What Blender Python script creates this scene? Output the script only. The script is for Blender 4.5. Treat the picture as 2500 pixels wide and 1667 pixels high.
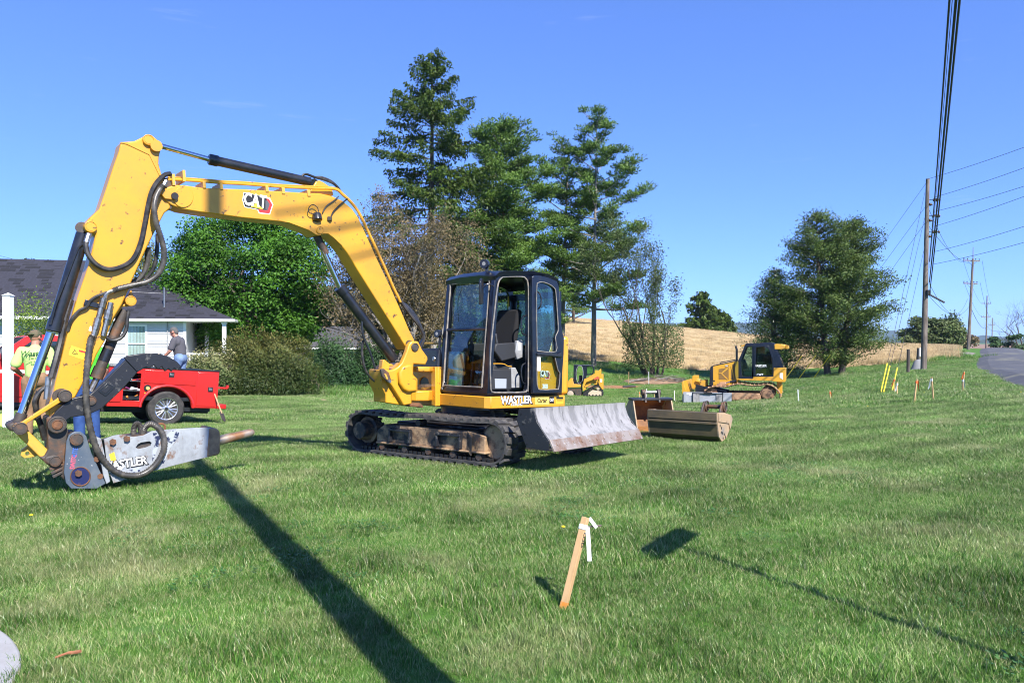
import bpy, bmesh, math, random
import numpy as np
from mathutils import Vector, Matrix
from mathutils.geometry import tessellate_polygon

for o in list(bpy.data.objects): bpy.data.objects.remove(o, do_unlink=True)
SC = bpy.context.scene
COL = SC.collection
R = math.radians
rng = np.random.default_rng(7)
random.seed(7)

# ------------------------------------------------------------------ camera
EYE, FPX, CX, CY = 1.6, 1890.0, 1250.0, 833.5      # eye height (m); focal length and centre in a 2500 px wide frame
cam = bpy.data.cameras.new('camera'); cam_o = bpy.data.objects.new('camera', cam); COL.objects.link(cam_o)
cam.sensor_width = 36.0; cam.lens = FPX / 2500.0 * 36.0
cam.clip_start = 0.05; cam.clip_end = 30000
cam_o.location = (0, 0, EYE); cam_o.rotation_euler = (R(90), 0, 0)
SC.camera = cam_o

# ------------------------------------------------------------------ sky, sun, exposure
SUN_ELEV, SUN_ROT = R(42.0), math.atan2(0.496, -0.868)     # sun behind the camera, to the right
world = bpy.data.worlds.new('World'); SC.world = world; world.use_nodes = True
wn = world.node_tree; wn.nodes.clear()
w_out = wn.nodes.new('ShaderNodeOutputWorld'); w_bg = wn.nodes.new('ShaderNodeBackground')
sky = wn.nodes.new('ShaderNodeTexSky'); sky.sky_type = 'NISHITA'; sky.sun_disc = False
sky.sun_elevation = SUN_ELEV; sky.sun_rotation = SUN_ROT
sky.air_density = 0.6; sky.dust_density = 0.0; sky.ozone_density = 10.0; sky.altitude = 150
w_ga = wn.nodes.new('ShaderNodeGamma'); w_ga.inputs[1].default_value = 0.68
w_hs = wn.nodes.new('ShaderNodeMixRGB'); w_hs.blend_type = 'MULTIPLY'; w_hs.inputs[0].default_value = 1.0; w_hs.inputs[2].default_value = (1.02, 1.26, 1.95, 1)
w_bg.inputs["Strength"].default_value = 0.132
# thin wisps of cirrus low in the sky
w_tc = wn.nodes.new('ShaderNodeTexCoord'); w_map = wn.nodes.new('ShaderNodeMapping'); w_map.inputs['Scale'].default_value = (3.0, 3.0, 34.0)
w_no = wn.nodes.new('ShaderNodeTexNoise'); w_no.inputs['Scale'].default_value = 1.6; w_no.inputs['Detail'].default_value = 5; w_no.inputs['Roughness'].default_value = 0.6
w_cr = wn.nodes.new('ShaderNodeValToRGB'); w_cr.color_ramp.elements[0].position = 0.66; w_cr.color_ramp.elements[1].position = 0.88
w_cr.color_ramp.elements[1].color = (0.30, 0.30, 0.30, 1)
w_mix = wn.nodes.new('ShaderNodeMixRGB'); w_mix.inputs[2].default_value = (3.4, 3.9, 4.6, 1)
L = wn.links.new
L(sky.outputs[0], w_ga.inputs[0]); L(w_ga.outputs[0], w_hs.inputs[1]); L(w_hs.outputs[0], w_mix.inputs[1])
L(w_tc.outputs['Generated'], w_map.inputs[0]); L(w_map.outputs[0], w_no.inputs['Vector']); L(w_no.outputs['Fac'], w_cr.inputs[0])
L(w_cr.outputs[0], w_mix.inputs[0]); L(w_mix.outputs[0], w_bg.inputs[0]); L(w_bg.outputs[0], w_out.inputs[0])

sun = bpy.data.lights.new('sun', 'SUN'); sun_o = bpy.data.objects.new('sun', sun); COL.objects.link(sun_o)
sun.energy = 5.0; sun.angle = R(0.53); sun.color = (1.0, 0.95, 0.88)
to_sun = Vector((math.sin(SUN_ROT) * math.cos(SUN_ELEV), math.cos(SUN_ROT) * math.cos(SUN_ELEV), math.sin(SUN_ELEV)))
sun_o.rotation_euler = to_sun.to_track_quat('Z', 'Y').to_euler(); sun_o.location = (20, -30, 40)

SC.render.engine = 'CYCLES'
SC.cycles.use_denoising = True; SC.cycles.pixel_filter_type = 'BLACKMAN_HARRIS'; SC.cycles.filter_width = 1.05
SC.cycles.max_bounces = 6; SC.cycles.diffuse_bounces = 3; SC.cycles.glossy_bounces = 3
SC.cycles.transmission_bounces = 4; SC.cycles.transparent_max_bounces = 12; SC.cycles.volume_bounces = 0
SC.cycles.sample_clamp_indirect = 6.0
SC.view_settings.view_transform = 'Standard'; SC.view_settings.look = 'None'
SC.view_settings.exposure = 0.90; SC.view_settings.gamma = 1.0; SC.view_settings.use_curve_mapping = False

# ------------------------------------------------------------------ helpers: points
def at(px, py, d):
    """the point seen at a photograph pixel, d metres in front of the camera"""
    return Vector(((px - CX) / FPX * d, d, EYE - (py - CY) / FPX * d))

def on_plane(px, py, P0, N):
    r = Vector(((px - CX) / FPX, 1.0, (CY - py) / FPX)); C = Vector((0, 0, EYE))
    return C + r * ((P0 - C).dot(N) / r.dot(N))

# ------------------------------------------------------------------ helpers: objects
def tag(o, label=None, cat=None, group=None, kind=None):
    if label: o['label'] = label
    if cat: o['category'] = cat
    if group: o['group'] = group
    if kind: o['kind'] = kind
    return o

def thing(name, label, cat, loc=(0, 0, 0), rot=(0, 0, 0), group=None, matrix=None):
    o = bpy.data.objects.new(name, None); COL.objects.link(o); o.empty_display_size = 0.2
    if matrix is not None: o.matrix_world = matrix
    else: o.location = loc; o.rotation_euler = rot
    return tag(o, label, cat, group)

def link(name, mesh, parent=None, M=None):
    o = bpy.data.objects.new(name, mesh); COL.objects.link(o)
    if parent is not None: o.parent = parent
    if M is not None: o.matrix_local = M
    return o

def copy_tree(o, parent=None):
    c = o.copy(); COL.objects.link(c); c.parent = parent
    if parent is not None: c.matrix_local = o.matrix_local.copy()
    for ch in o.children: copy_tree(ch, c)
    return c

class MB:
    """collects shapes in one mesh; M maps the shape's own frame to the thing's frame"""
    def __init__(s, M=None): s.v = []; s.f = []; s.M = M or Matrix.Identity(4)
    def _add(s, vs, fs):
        b = len(s.v); s.v += [s.M @ Vector(p) for p in vs]; s.f += [tuple(b + i for i in f) for f in fs]; return s
    def box(s, x0, x1, y0, y1, z0, z1):
        return s._add([(x0,y0,z0),(x1,y0,z0),(x1,y1,z0),(x0,y1,z0),(x0,y0,z1),(x1,y0,z1),(x1,y1,z1),(x0,y1,z1)],
                      [(0,3,2,1),(4,5,6,7),(0,1,5,4),(1,2,6,5),(2,3,7,6),(3,0,4,7)])
    def cbox(s, c, sx, sy, sz):
        return s.box(c[0]-sx/2, c[0]+sx/2, c[1]-sy/2, c[1]+sy/2, c[2]-sz/2, c[2]+sz/2)
    def loft(s, rings, closed=True, caps=True):
        n = len(rings[0]); vs = [p for r in rings for p in r]; fs = []
        for k in range(len(rings) - 1):
            for i in range(n if closed else n - 1):
                j = (i + 1) % n; fs.append((k*n+i, k*n+j, (k+1)*n+j, (k+1)*n+i))
        if caps: fs.append(tuple(reversed(range(n)))); fs.append(tuple((len(rings)-1)*n+i for i in range(n)))
        return s._add(vs, fs)
    def cyl(s, a, b, r0, r1=None, n=16, caps=True):
        a = Vector(a); b = Vector(b); r1 = r0 if r1 is None else r1
        d = (b - a).normalized(); u = d.orthogonal().normalized(); w = d.cross(u)
        ring = lambda c, r: [c + u*(r*math.cos(2*math.pi*i/n)) + w*(r*math.sin(2*math.pi*i/n)) for i in range(n)]
        return s.loft([ring(a, r0), ring(b, r1)], True, caps)
    def tube(s, pts, r, n=8, caps=True):
        """pts: list of points; r: a radius or a list of radii"""
        pts = [Vector(p) for p in pts]; m = len(pts); rr = r if hasattr(r, '__len__') else [r]*m
        t = [(pts[min(i+1, m-1)] - pts[max(i-1, 0)]).normalized() for i in range(m)]
        u = t[0].orthogonal().normalized(); rings = []
        for i in range(m):
            u = (u - t[i]*u.dot(t[i])).normalized(); w = t[i].cross(u)
            rings.append([pts[i] + u*(rr[i]*math.cos(2*math.pi*k/n)) + w*(rr[i]*math.sin(2*math.pi*k/n)) for k in range(n)])
        return s.loft(rings, True, caps)
    def sphere(s, c, r, n=10, m=7):
        c = Vector(c); rx, ry, rz = r if hasattr(r, '__len__') else (r, r, r)
        vs = [c + Vector((0, 0, -rz))]; fs = []
        for j in range(1, m):
            th = math.pi*j/m
            for i in range(n):
                ph = 2*math.pi*i/n; vs.append(c + Vector((rx*math.sin(th)*math.cos(ph), ry*math.sin(th)*math.sin(ph), -rz*math.cos(th))))
        vs.append(c + Vector((0, 0, rz))); top = len(vs) - 1
        for i in range(n):
            j = (i+1) % n; fs.append((0, 1+j, 1+i)); fs.append((top, top-n+i, top-n+j))
            for k in range(m-2): fs.append((1+k*n+i, 1+k*n+j, 1+(k+1)*n+j, 1+(k+1)*n+i))
        return s._add(vs, fs)
    def lathe(s, a, d, prof, n=20):
        """prof: list of (distance along axis, radius)"""
        a = Vector(a); d = Vector(d).normalized(); u = d.orthogonal().normalized(); w = d.cross(u)
        return s.loft([[a + d*h + u*(r*math.cos(2*math.pi*i/n)) + w*(r*math.sin(2*math.pi*i/n)) for i in range(n)] for h, r in prof])
    def slab(s, loops, vec):
        """flat plate: outer loop of 3-D points and optional hole loops, pushed along vec"""
        vec = Vector(vec); loops = [[Vector(p) for p in l] for l in (loops if hasattr(loops[0][0], '__len__') else [loops])]
        flat = [p for l in loops for p in l]; n = len(flat)
        tris = tessellate_polygon(loops)
        nrm = Vector((0, 0, 0))
        for t in tris: nrm += (flat[t[1]] - flat[t[0]]).cross(flat[t[2]] - flat[t[0]])
        flip = nrm.dot(vec) > 0
        fs = []
        if len(loops) == 1:
            k = tuple(range(n)); a = Vector((0,0,0))
            for i in range(n): a += flat[i].cross(flat[(i+1) % n])
            same = a.dot(vec) > 0
            fs.append(tuple(reversed(k)) if same else k); fs.append(tuple(n+i for i in k) if same else tuple(n+i for i in reversed(k)))
        else:
            for t in tris:
                t = tuple(t); tt = tuple(reversed(t))
                fs.append(tt if flip else t); fs.append(tuple(n+i for i in (t if flip else tt)))
        b = 0
        for l in loops:
            m = len(l)
            for i in range(m):
                j = (i+1) % m; fs.append((b+i, b+j, n+b+j, n+b+i))
            b += m
        return s._add(flat + [p + vec for p in flat], fs)
    def quad(s, a, b, c, d): return s._add([a, b, c, d], [(0, 1, 2, 3)])
    def mesh(s, name, mat, smooth=35, fix=True):
        me = bpy.data.meshes.new(name); me.from_pydata([tuple(p) for p in s.v], [], s.f)
        if fix:
            bm = bmesh.new(); bm.from_mesh(me); bmesh.ops.recalc_face_normals(bm, faces=bm.faces); bm.to_mesh(me); bm.free()
        if mat is not None: me.materials.append(mat)
        if smooth:
            me.shade_smooth(); me.set_sharp_from_angle(angle=R(smooth))
        return me
    def build(s, name, mat, parent=None, bevel=0, seg=2, smooth=35, fix=True, M=None):
        o = link(name, s.mesh(name, mat, smooth, fix), parent, M)
        if bevel:
            b = o.modifiers.new('edges', 'BEVEL'); b.width = bevel; b.segments = seg; b.limit_method = 'ANGLE'; b.angle_limit = R(40)
            b.harden_normals = False
        return o

def smooth_path(pts, k=6):
    """Catmull-Rom through the points"""
    P = [Vector(p) for p in pts]; P = [P[0]*2 - P[1]] + P + [P[-1]*2 - P[-2]]; out = []
    for i in range(1, len(P)-2):
        for j in range(k):
            t = j/k; a, b, c, d = P[i-1], P[i], P[i+1], P[i+2]
            out.append(0.5*((2*b) + (c-a)*t + (2*a-5*b+4*c-d)*t*t + (3*b-a-3*c+d)*t**3))
    return out + [P[-2]]

def text_mesh(txt, size, mat, M, extrude=0.002, bold=0.0, shear=0.0, space=1.0, name='lettering', xs=1.0):
    cu = bpy.data.curves.new('txt', 'FONT'); cu.body = txt; cu.size = size; cu.align_x = 'CENTER'; cu.align_y = 'CENTER'
    cu.extrude = extrude; cu.offset = bold; cu.shear = shear; cu.space_character = space; cu.resolution_u = 3
    ob = bpy.data.objects.new('txt', cu); COL.objects.link(ob)
    bpy.context.view_layer.update()
    me = bpy.data.meshes.new_from_object(ob.evaluated_get(bpy.context.evaluated_depsgraph_get()))
    bpy.data.objects.remove(ob, do_unlink=True); bpy.data.curves.remove(cu)
    me.name = name; me.transform(M @ Matrix.Diagonal((xs, 1, 1, 1))); me.materials.clear(); me.materials.append(mat)
    return me

def frame_m(o, x, up):
    """matrix with origin o, x axis along x, y axis near up"""
    x = Vector(x).normalized(); z = x.cross(Vector(up)).normalized(); y = z.cross(x)
    m = Matrix((x, y, z)).transposed().to_4x4(); m.translation = Vector(o); return m

# ------------------------------------------------------------------ helpers: materials
def rgb(h):
    c = [int(h[i:i+2], 16)/255 for i in (0, 2, 4)]
    return tuple(x/12.92 if x <= 0.04045 else ((x+0.055)/1.055)**2.4 for x in c) + (1.0,)

def pm(name, col, rough=0.5, metal=0.0, col2=None, nscale=4.0, lo=0.45, hi=0.62, col3=None, n3=18.0, lo3=0.6, hi3=0.7,
       bump=0.0, bscale=60.0, coat=0.0, detail=6.0, stretch=(1, 1, 1), coords='Object', spec=0.5, rough2=None):
    m = bpy.data.materials.new(name); m.use_nodes = True; t = m.node_tree; b = t.nodes['Principled BSDF']; l = t.links.new
    c4 = lambda c: tuple(c) if len(c) == 4 else tuple(c) + (1.0,)
    b.inputs['Base Color'].default_value = c4(col); b.inputs['Roughness'].default_value = rough; b.inputs['Metallic'].default_value = metal
    b.inputs['Specular IOR Level'].default_value = spec
    if coat: b.inputs['Coat Weight'].default_value = coat; b.inputs['Coat Roughness'].default_value = 0.12
    tc = t.nodes.new('ShaderNodeTexCoord'); mp = t.nodes.new('ShaderNodeMapping'); mp.inputs['Scale'].default_value = stretch
    l(tc.outputs[coords], mp.inputs[0]); cur = None
    def layer(prev, colr, sc, a, z, off):
        no = t.nodes.new('ShaderNodeTexNoise'); no.inputs['Scale'].default_value = sc; no.inputs['Detail'].default_value = detail; no.inputs['Roughness'].default_value = 0.62
        m2 = t.nodes.new('ShaderNodeMapping'); m2.inputs['Location'].default_value = (off, off*1.7, off*0.6)
        l(mp.outputs[0], m2.inputs[0]); l(m2.outputs[0], no.inputs['Vector'])
        mr = t.nodes.new('ShaderNodeMapRange'); mr.inputs[1].default_value = a; mr.inputs[2].default_value = z
        l(no.outputs['Fac'], mr.inputs[0])
        mx = t.nodes.new('ShaderNodeMixRGB'); mx.inputs[1].default_value = c4(col); mx.inputs[2].default_value = c4(colr)
        if prev: l(prev.outputs[0], mx.inputs[1])
        l(mr.outputs[0], mx.inputs[0]); return mx, mr
    if col2 is not None:
        cur, f = layer(None, col2, nscale, lo, hi, 0.0)
        if rough2 is not None:
            mr = t.nodes.new('ShaderNodeMapRange'); mr.inputs[3].default_value = rough; mr.inputs[4].default_value = rough2
            l(f.outputs[0], mr.inputs[0]); l(mr.outputs[0], b.inputs['Roughness'])
    if col3 is not None: cur, f = layer(cur, col3, n3, lo3, hi3, 5.3)
    if cur: l(cur.outputs[0], b.inputs['Base Color'])
    if bump:
        no = t.nodes.new('ShaderNodeTexNoise'); no.inputs['Scale'].default_value = bscale; no.inputs['Detail'].default_value = 4
        l(mp.outputs[0], no.inputs['Vector']); bp = t.nodes.new('ShaderNodeBump'); bp.inputs['Strength'].default_value = bump; bp.inputs['Distance'].default_value = 0.01
        l(no.outputs['Fac'], bp.inputs['Height']); l(bp.outputs[0], b.inputs['Normal'])
    return m

def glass_mat(name, tint, refl=0.06):
    m = bpy.data.materials.new(name); m.use_nodes = True; t = m.node_tree; t.nodes.clear(); l = t.links.new
    o = t.nodes.new('ShaderNodeOutputMaterial'); tr = t.nodes.new('ShaderNodeBsdfTransparent'); tr.inputs[0].default_value = tint + (1,)
    gl = t.nodes.new('ShaderNodeBsdfGlossy'); gl.inputs['Roughness'].default_value = 0.03
    lw = t.nodes.new('ShaderNodeLayerWeight'); lw.inputs[0].default_value = 0.5
    mr = t.nodes.new('ShaderNodeMapRange'); mr.inputs[3].default_value = refl; mr.inputs[4].default_value = 0.9
    pw = t.nodes.new('ShaderNodeMath'); pw.operation = 'POWER'; pw.inputs[1].default_value = 3.5
    mx = t.nodes.new('ShaderNodeMixShader')
    l(lw.outputs['Facing'], pw.inputs[0]); l(pw.outputs[0], mr.inputs[0]); l(mr.outputs[0], mx.inputs[0]); l(tr.outputs[0], mx.inputs[1]); l(gl.outputs[0], mx.inputs[2]); l(mx.outputs[0], o.inputs[0])
    return m

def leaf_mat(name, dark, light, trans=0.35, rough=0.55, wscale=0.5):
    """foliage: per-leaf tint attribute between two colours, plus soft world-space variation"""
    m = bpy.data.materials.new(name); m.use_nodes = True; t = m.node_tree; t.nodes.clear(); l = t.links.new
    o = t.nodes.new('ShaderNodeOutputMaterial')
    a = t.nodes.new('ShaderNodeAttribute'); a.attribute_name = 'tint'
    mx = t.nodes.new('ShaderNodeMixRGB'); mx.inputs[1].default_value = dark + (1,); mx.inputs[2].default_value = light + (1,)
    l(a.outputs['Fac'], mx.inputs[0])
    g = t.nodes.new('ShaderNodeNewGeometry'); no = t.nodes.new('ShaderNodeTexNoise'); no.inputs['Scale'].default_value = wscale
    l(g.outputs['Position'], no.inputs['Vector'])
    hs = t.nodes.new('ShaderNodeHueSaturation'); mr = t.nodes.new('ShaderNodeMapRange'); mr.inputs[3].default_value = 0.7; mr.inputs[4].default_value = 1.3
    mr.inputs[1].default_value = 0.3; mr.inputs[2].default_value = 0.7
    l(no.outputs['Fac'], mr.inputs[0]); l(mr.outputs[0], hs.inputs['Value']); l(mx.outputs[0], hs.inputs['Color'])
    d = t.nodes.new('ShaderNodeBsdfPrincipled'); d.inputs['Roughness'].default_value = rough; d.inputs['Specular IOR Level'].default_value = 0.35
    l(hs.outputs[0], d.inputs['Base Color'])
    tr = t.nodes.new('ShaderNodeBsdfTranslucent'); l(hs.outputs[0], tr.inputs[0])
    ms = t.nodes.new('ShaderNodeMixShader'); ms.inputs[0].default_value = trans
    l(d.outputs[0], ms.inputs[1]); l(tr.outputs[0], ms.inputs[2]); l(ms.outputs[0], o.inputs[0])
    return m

YELLOW = pm('machine_yellow', (0.66, 0.325, 0.020), 0.36, col2=(0.56, 0.265, 0.026), nscale=2.2, lo=0.4, hi=0.7, col3=(0.13, 0.075, 0.03), n3=13, lo3=0.625, hi3=0.675, coat=0.2, rough2=0.5, bump=0.04, bscale=25)
YELLOW2 = pm('dusty_yellow', (0.62, 0.35, 0.05), 0.5, col2=(0.40, 0.21, 0.07), nscale=5, lo=0.52, hi=0.72, coat=0.1)
BLACKP = pm('black_paint', (0.012, 0.014, 0.020), 0.30, col2=(0.03, 0.03, 0.032), nscale=6, lo=0.45, hi=0.7, coat=0.3)
BLACKCAB = pm('cab_black', (0.008, 0.011, 0.022), 0.28, col2=(0.03, 0.028, 0.027), nscale=9, lo=0.55, hi=0.75, coat=0.2)
BLACKW = pm('worn_black_paint', (0.018, 0.019, 0.024), 0.36, col2=(0.13, 0.125, 0.115), nscale=7, lo=0.58, hi=0.66, col3=(0.30, 0.25, 0.19), n3=26, lo3=0.68, hi3=0.72, bump=0.15, bscale=40)
RUBBER = pm('rubber', (0.045, 0.043, 0.043), 0.72, col2=(0.13, 0.12, 0.105), nscale=6, lo=0.45, hi=0.7, bump=0.3, bscale=50)
RUBBERD = pm('dark_rubber', (0.012, 0.012, 0.013), 0.55, col2=(0.03, 0.028, 0.026), nscale=6)
HOSE = pm('hose_rubber', (0.02, 0.02, 0.021), 0.42, col2=(0.055, 0.05, 0.045), nscale=12)
HOSEC = pm('spiral_hose_guard', (0.045, 0.042, 0.038), 0.38, col2=(0.10, 0.09, 0.075), nscale=14)
CHROME = pm('chrome_rod', (0.62, 0.64, 0.68), 0.10, metal=1.0)
STEEL = pm('bare_steel', (0.42, 0.42, 0.42), 0.35, metal=0.9, col2=(0.25, 0.23, 0.21), nscale=20)
RUST = pm('rusty_steel', (0.20, 0.085, 0.035), 0.75, col2=(0.075, 0.04, 0.025), nscale=8, lo=0.4, hi=0.65, bump=0.3, bscale=60)
RUSTD = pm('dark_rusty_steel', (0.055, 0.045, 0.038), 0.6, col2=(0.16, 0.075, 0.035), nscale=6, lo=0.5, hi=0.68, col3=(0.15, 0.13, 0.11), n3=20, lo3=0.6, hi3=0.75, bump=0.2)
GLASS = glass_mat('cab_glass', (0.74, 0.87, 0.86))
GLASSC = glass_mat('clear_glass', (0.86, 0.92, 0.90), 0.05)
WHITE = pm('white_print', (0.82, 0.82, 0.80), 0.5)
BLACKI = pm('black_print', (0.01, 0.01, 0.012), 0.5)
REDI = pm('red_print', (0.50, 0.03, 0.03), 0.5)
GREYI = pm('grey_print', (0.09, 0.09, 0.10), 0.5)
DECALY = pm('decal_yellow', (0.78, 0.52, 0.04), 0.5)
# ================================================================== terrain
_px = [  # points of the ground as seen: pixel column, pixel row, distance
 (1680,1075,13.4),(1540,1062,13.9),(403,1039,18.5),(650,964,34),(530,962,34),(856,949,47),(861,980,31),(500,915,44),(300,915,44),(-200,912,44),(-900,915,44),
 (1793,979,37.4),(1700,981,36.5),(1900,975,38.5),(1440,966,53.5),(1380,967,52),(2035,922,61),(1960,925,60),(1586,920,65),(1400,879,73),(1500,883,74),(1586,893,75),(1750,905,73),(2000,898,69),
 (2180,888,64),(2260,882,63),(2330,872,68),(2255,903,48.7),(1400,781,147),(1518,789,147),(1715,813,147),(1817,821,140),(2000,836,125),
 (2200,847,100),(2330,853,89),(800,756,158),(1100,765,155),(400,758,158),(2500,953,23.6),(2452,931,31),(2400,905,44),(2383,889,55.5),(2392,856,89),
 (2500,868,66),(2395,869,72),(2430,868,74),(2345,862,78),(2450,860,84),(2560,856,88),(2700,930,44),(2110,973,24),(2230,965,26),(2320,925,35),(1900,1010,19.5),(1793,996,27),(1650,996,27),(1900,992,28),(1440,986,38),(1560,1000,24),(2200,1060,13),(700,905,60),(1000,905,62)]
_ctl = [(at(a, b, c).x, c, at(a, b, c).z) for a, b, c in _px] + [
 (0,-14,0),(-12,-8,0),(14,-12,.1),(0,0,0),(-4,1,0),(5,1,.02),(-4,5,0),(0,5,0),(4,6,.02),(-5.5,8.3,.02),(-2.6,11.4,-.01),(.2,9.6,0),(1.5,11.5,-.085),
 (-.6,13.3,-.11),(-9,9,.02),(-9,12.8,.03),(-13,14,-.12),(-10.5,15.4,-.12),(-22,24,-.5),(0,240,-2),(-70,240,4),(90,220,-2.5),(190,240,-2.5),(-160,150,5),(-90,90,1.5),(190,150,-1),(110,160,-1.2),(60,40,.6),(75,10,.6)]
_C = np.array(_ctl, float)
def _tpsk(r2): return np.where(r2 > 1e-9, 0.5*r2*np.log(np.maximum(r2, 1e-9)), 0.0)
def _fit():
    n = len(_C); S = 50.0; X = _C[:, :2]/S
    K = _tpsk(((X[:, None]-X[None])**2).sum(-1)) + np.eye(n)*0.0004
    P = np.c_[np.ones(n), X]; A = np.zeros((n+3, n+3)); A[:n, :n] = K; A[:n, n:] = P; A[n:, :n] = P.T
    return np.linalg.solve(A, np.r_[_C[:, 2], 0, 0, 0]), X, S
_W, _X, _S = _fit()
def ground_z(x, y):
    """height of the ground; arrays or numbers"""
    x = np.asarray(x, float); y = np.asarray(y, float); sh = x.shape; q = np.c_[x.ravel(), y.ravel()]/_S
    out = np.zeros(len(q))
    for i in range(0, len(q), 4000):
        b = q[i:i+4000]; out[i:i+4000] = _tpsk(((b[:, None]-_X[None])**2).sum(-1)) @ _W[:-3] + np.c_[np.ones(len(b)), b] @ _W[-3:]
    d = np.hypot(q[:, 0]*_S, q[:, 1]*_S); k = np.clip((d-170)/120, 0, 1); k = k*k*(3-2*k)
    out = np.clip(out, -8, 12)
    out = out*(1-k) + k*(-3.5)
    return out.reshape(sh) if sh else float(out[0])
def gz(x, y): return float(ground_z(np.array([x]), np.array([y]))[0])
def gp(px, d):
    """point on the ground in pixel column px, d metres ahead"""
    x = (px-CX)/FPX*d; return Vector((x, d, gz(x, d)))

def grid_mesh(name, xs, ys, zf, mat, keep=None):
    X, Y = np.meshgrid(xs, ys); Z = zf(X, Y); V = np.c_[X.ravel(), Y.ravel(), Z.ravel()]
    nx, ny = len(xs), len(ys); i = np.arange(nx*ny).reshape(ny, nx)
    Q = np.stack([i[:-1, :-1], i[:-1, 1:], i[1:, 1:], i[1:, :-1]], -1).reshape(-1, 4)
    if keep is not None:
        c = V[Q].mean(1); Q = Q[keep(c[:, 0], c[:, 1])]
    me = bpy.data.meshes.new(name); me.from_pydata(V.tolist(), [], Q.tolist()); me.materials.append(mat); me.shade_smooth()
    bm = bmesh.new(); bm.from_mesh(me); bmesh.ops.delete(bm, geom=[v for v in bm.verts if not v.link_faces], context='VERTS'); bm.to_mesh(me); bm.free()
    return me

def ramp(lo, hi, first, last, n, p):
    return lo + (hi-lo)*np.linspace(0, 1, n)**p

# lawn soil and sward colour: greens with straw and bare patches
def lawn_mat():
    m = bpy.data.materials.new('lawn'); m.use_nodes = True; t = m.node_tree; b = t.nodes['Principled BSDF']; l = t.links.new
    b.inputs['Roughness'].default_value = 0.85; b.inputs['Specular IOR Level'].default_value = 0.15
    g = t.nodes.new('ShaderNodeNewGeometry')
    def noise(sc, det=5, ro=.6):
        n = t.nodes.new('ShaderNodeTexNoise'); n.inputs['Scale'].default_value = sc; n.inputs['Detail'].default_value = det; n.inputs['Roughness'].default_value = ro
        l(g.outputs['Position'], n.inputs['Vector']); return n
    def mixc(fac, c1, c2, lo, hi):
        mr = t.nodes.new('ShaderNodeMapRange'); mr.inputs[1].default_value = lo; mr.inputs[2].default_value = hi; l(fac, mr.inputs[0])
        mx = t.nodes.new('ShaderNodeMixRGB'); l(mr.outputs[0], mx.inputs[0])
        for k, c in ((1, c1), (2, c2)):
            if isinstance(c, tuple): mx.inputs[k].default_value = c + (1,)
            else: l(c, mx.inputs[k])
        return mx.outputs[0]
    c = mixc(noise(0.35).outputs['Fac'], (0.062, 0.155, 0.020), (0.105, 0.215, 0.036), 0.35, 0.65)
    c = mixc(noise(1.7, 8, .7).outputs['Fac'], c, (0.105, 0.205, 0.055), 0.48, 0.68)
    c = mixc(noise(9.0, 8, .75).outputs['Fac'], c, (0.028, 0.062, 0.012), 0.50, 0.72)
    # mowing stripes far off
    w = t.nodes.new('ShaderNodeTexWave'); w.inputs['Scale'].default_value = 0.28; w.inputs['Distortion'].default_value = 1.2; w.inputs['Detail'].default_value = 2
    mp = t.nodes.new('ShaderNodeMapping'); mp.inputs['Rotation'].default_value = (0, 0, R(62)); l(g.outputs['Position'], mp.inputs[0]); l(mp.outputs[0], w.inputs['Vector'])
    c = mixc(w.outputs['Fac'], c, (0.080, 0.165, 0.030), 0.3, 1.6)
    c = mixc(noise(0.9, 6, .65).outputs['Fac'], c, (0.19, 0.16, 0.065), 0.63, 0.78)
    l(c, b.inputs['Base Color'])
    bp = t.nodes.new('ShaderNodeBump'); bp.inputs['Strength'].default_value = 0.6; bp.inputs['Distance'].default_value = 0.05
    l(noise(14, 8, .75).outputs['Fac'], bp.inputs['Height']); l(bp.outputs[0], b.inputs['Normal'])
    return m
LAWN = lawn_mat()
xs = np.r_[-6000, -3500, -2000, -1200, -700, -420, -300, -220, -170, np.linspace(-140, -40, 36), np.linspace(-38, 60, 99), np.linspace(62.5, 200, 56), 230, 280, 350, 480, 750, 1200, 2000, 3500, 6000]
ys = np.r_[-600, -250, -120, -60, -35, np.linspace(-24, 110, 135), np.linspace(112, 250, 56), 270, 300, 350, 420, 520, 700, 1000, 1500, 2300, 3500, 5000, 6500]
g_o = link('ground', grid_mesh('ground', xs, ys, ground_z, LAWN)); g_o['kind'] = 'structure'

# ------------------------------------------------------------------ ripe grain field beyond the lawn
_we = np.array([(-60, 84), (-20, 80)] + [((p-CX)/FPX*d, d) for p, d in ((1150,73),(1400,73),(1500,74),(1586,75),(1750,73),(2000,69),(2180,64),(2260,63),(2330,67))])
_re = np.array([((p-CX)/FPX*d, d) for p, d in ((2330,67),(2334,89),(2338,120))])
def wheat_front(x): return np.interp(x, _we[:, 0], _we[:, 1])
def wheat_right(y): return np.interp(y, _re[:, 1], _re[:, 0])
def wheat_in(x, y): return (y > wheat_front(x)) & (x < wheat_right(y)) & (y < 215)
def wheat_z(X, Y):
    k = np.clip((Y - wheat_front(X))/2.2, 0, 1)*np.clip((wheat_right(Y)-X)/2.5, 0, 1)
    return ground_z(X, Y) + 0.02 + 0.28*k + 0.07*np.sin(X*1.3+Y*.7)*k + .05*np.sin(X*3.1-Y*1.9)*k
WHEATG = pm('ripe_grain', (0.52, 0.40, 0.22), 0.9, col2=(0.43, 0.30, 0.16), nscale=0.22, lo=0.42, hi=0.62, col3=(0.46, 0.36, 0.14), n3=1.6, lo3=0.5, hi3=0.7, bump=0.9, bscale=5, coords='Object', spec=0.1, stretch=(1, 1, 1))
wf = link('grain_field', grid_mesh('grain_field', np.linspace(-150, 58, 150), np.linspace(60, 215, 120), wheat_z, WHEATG, wheat_in)); wf['kind'] = 'structure'

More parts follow.
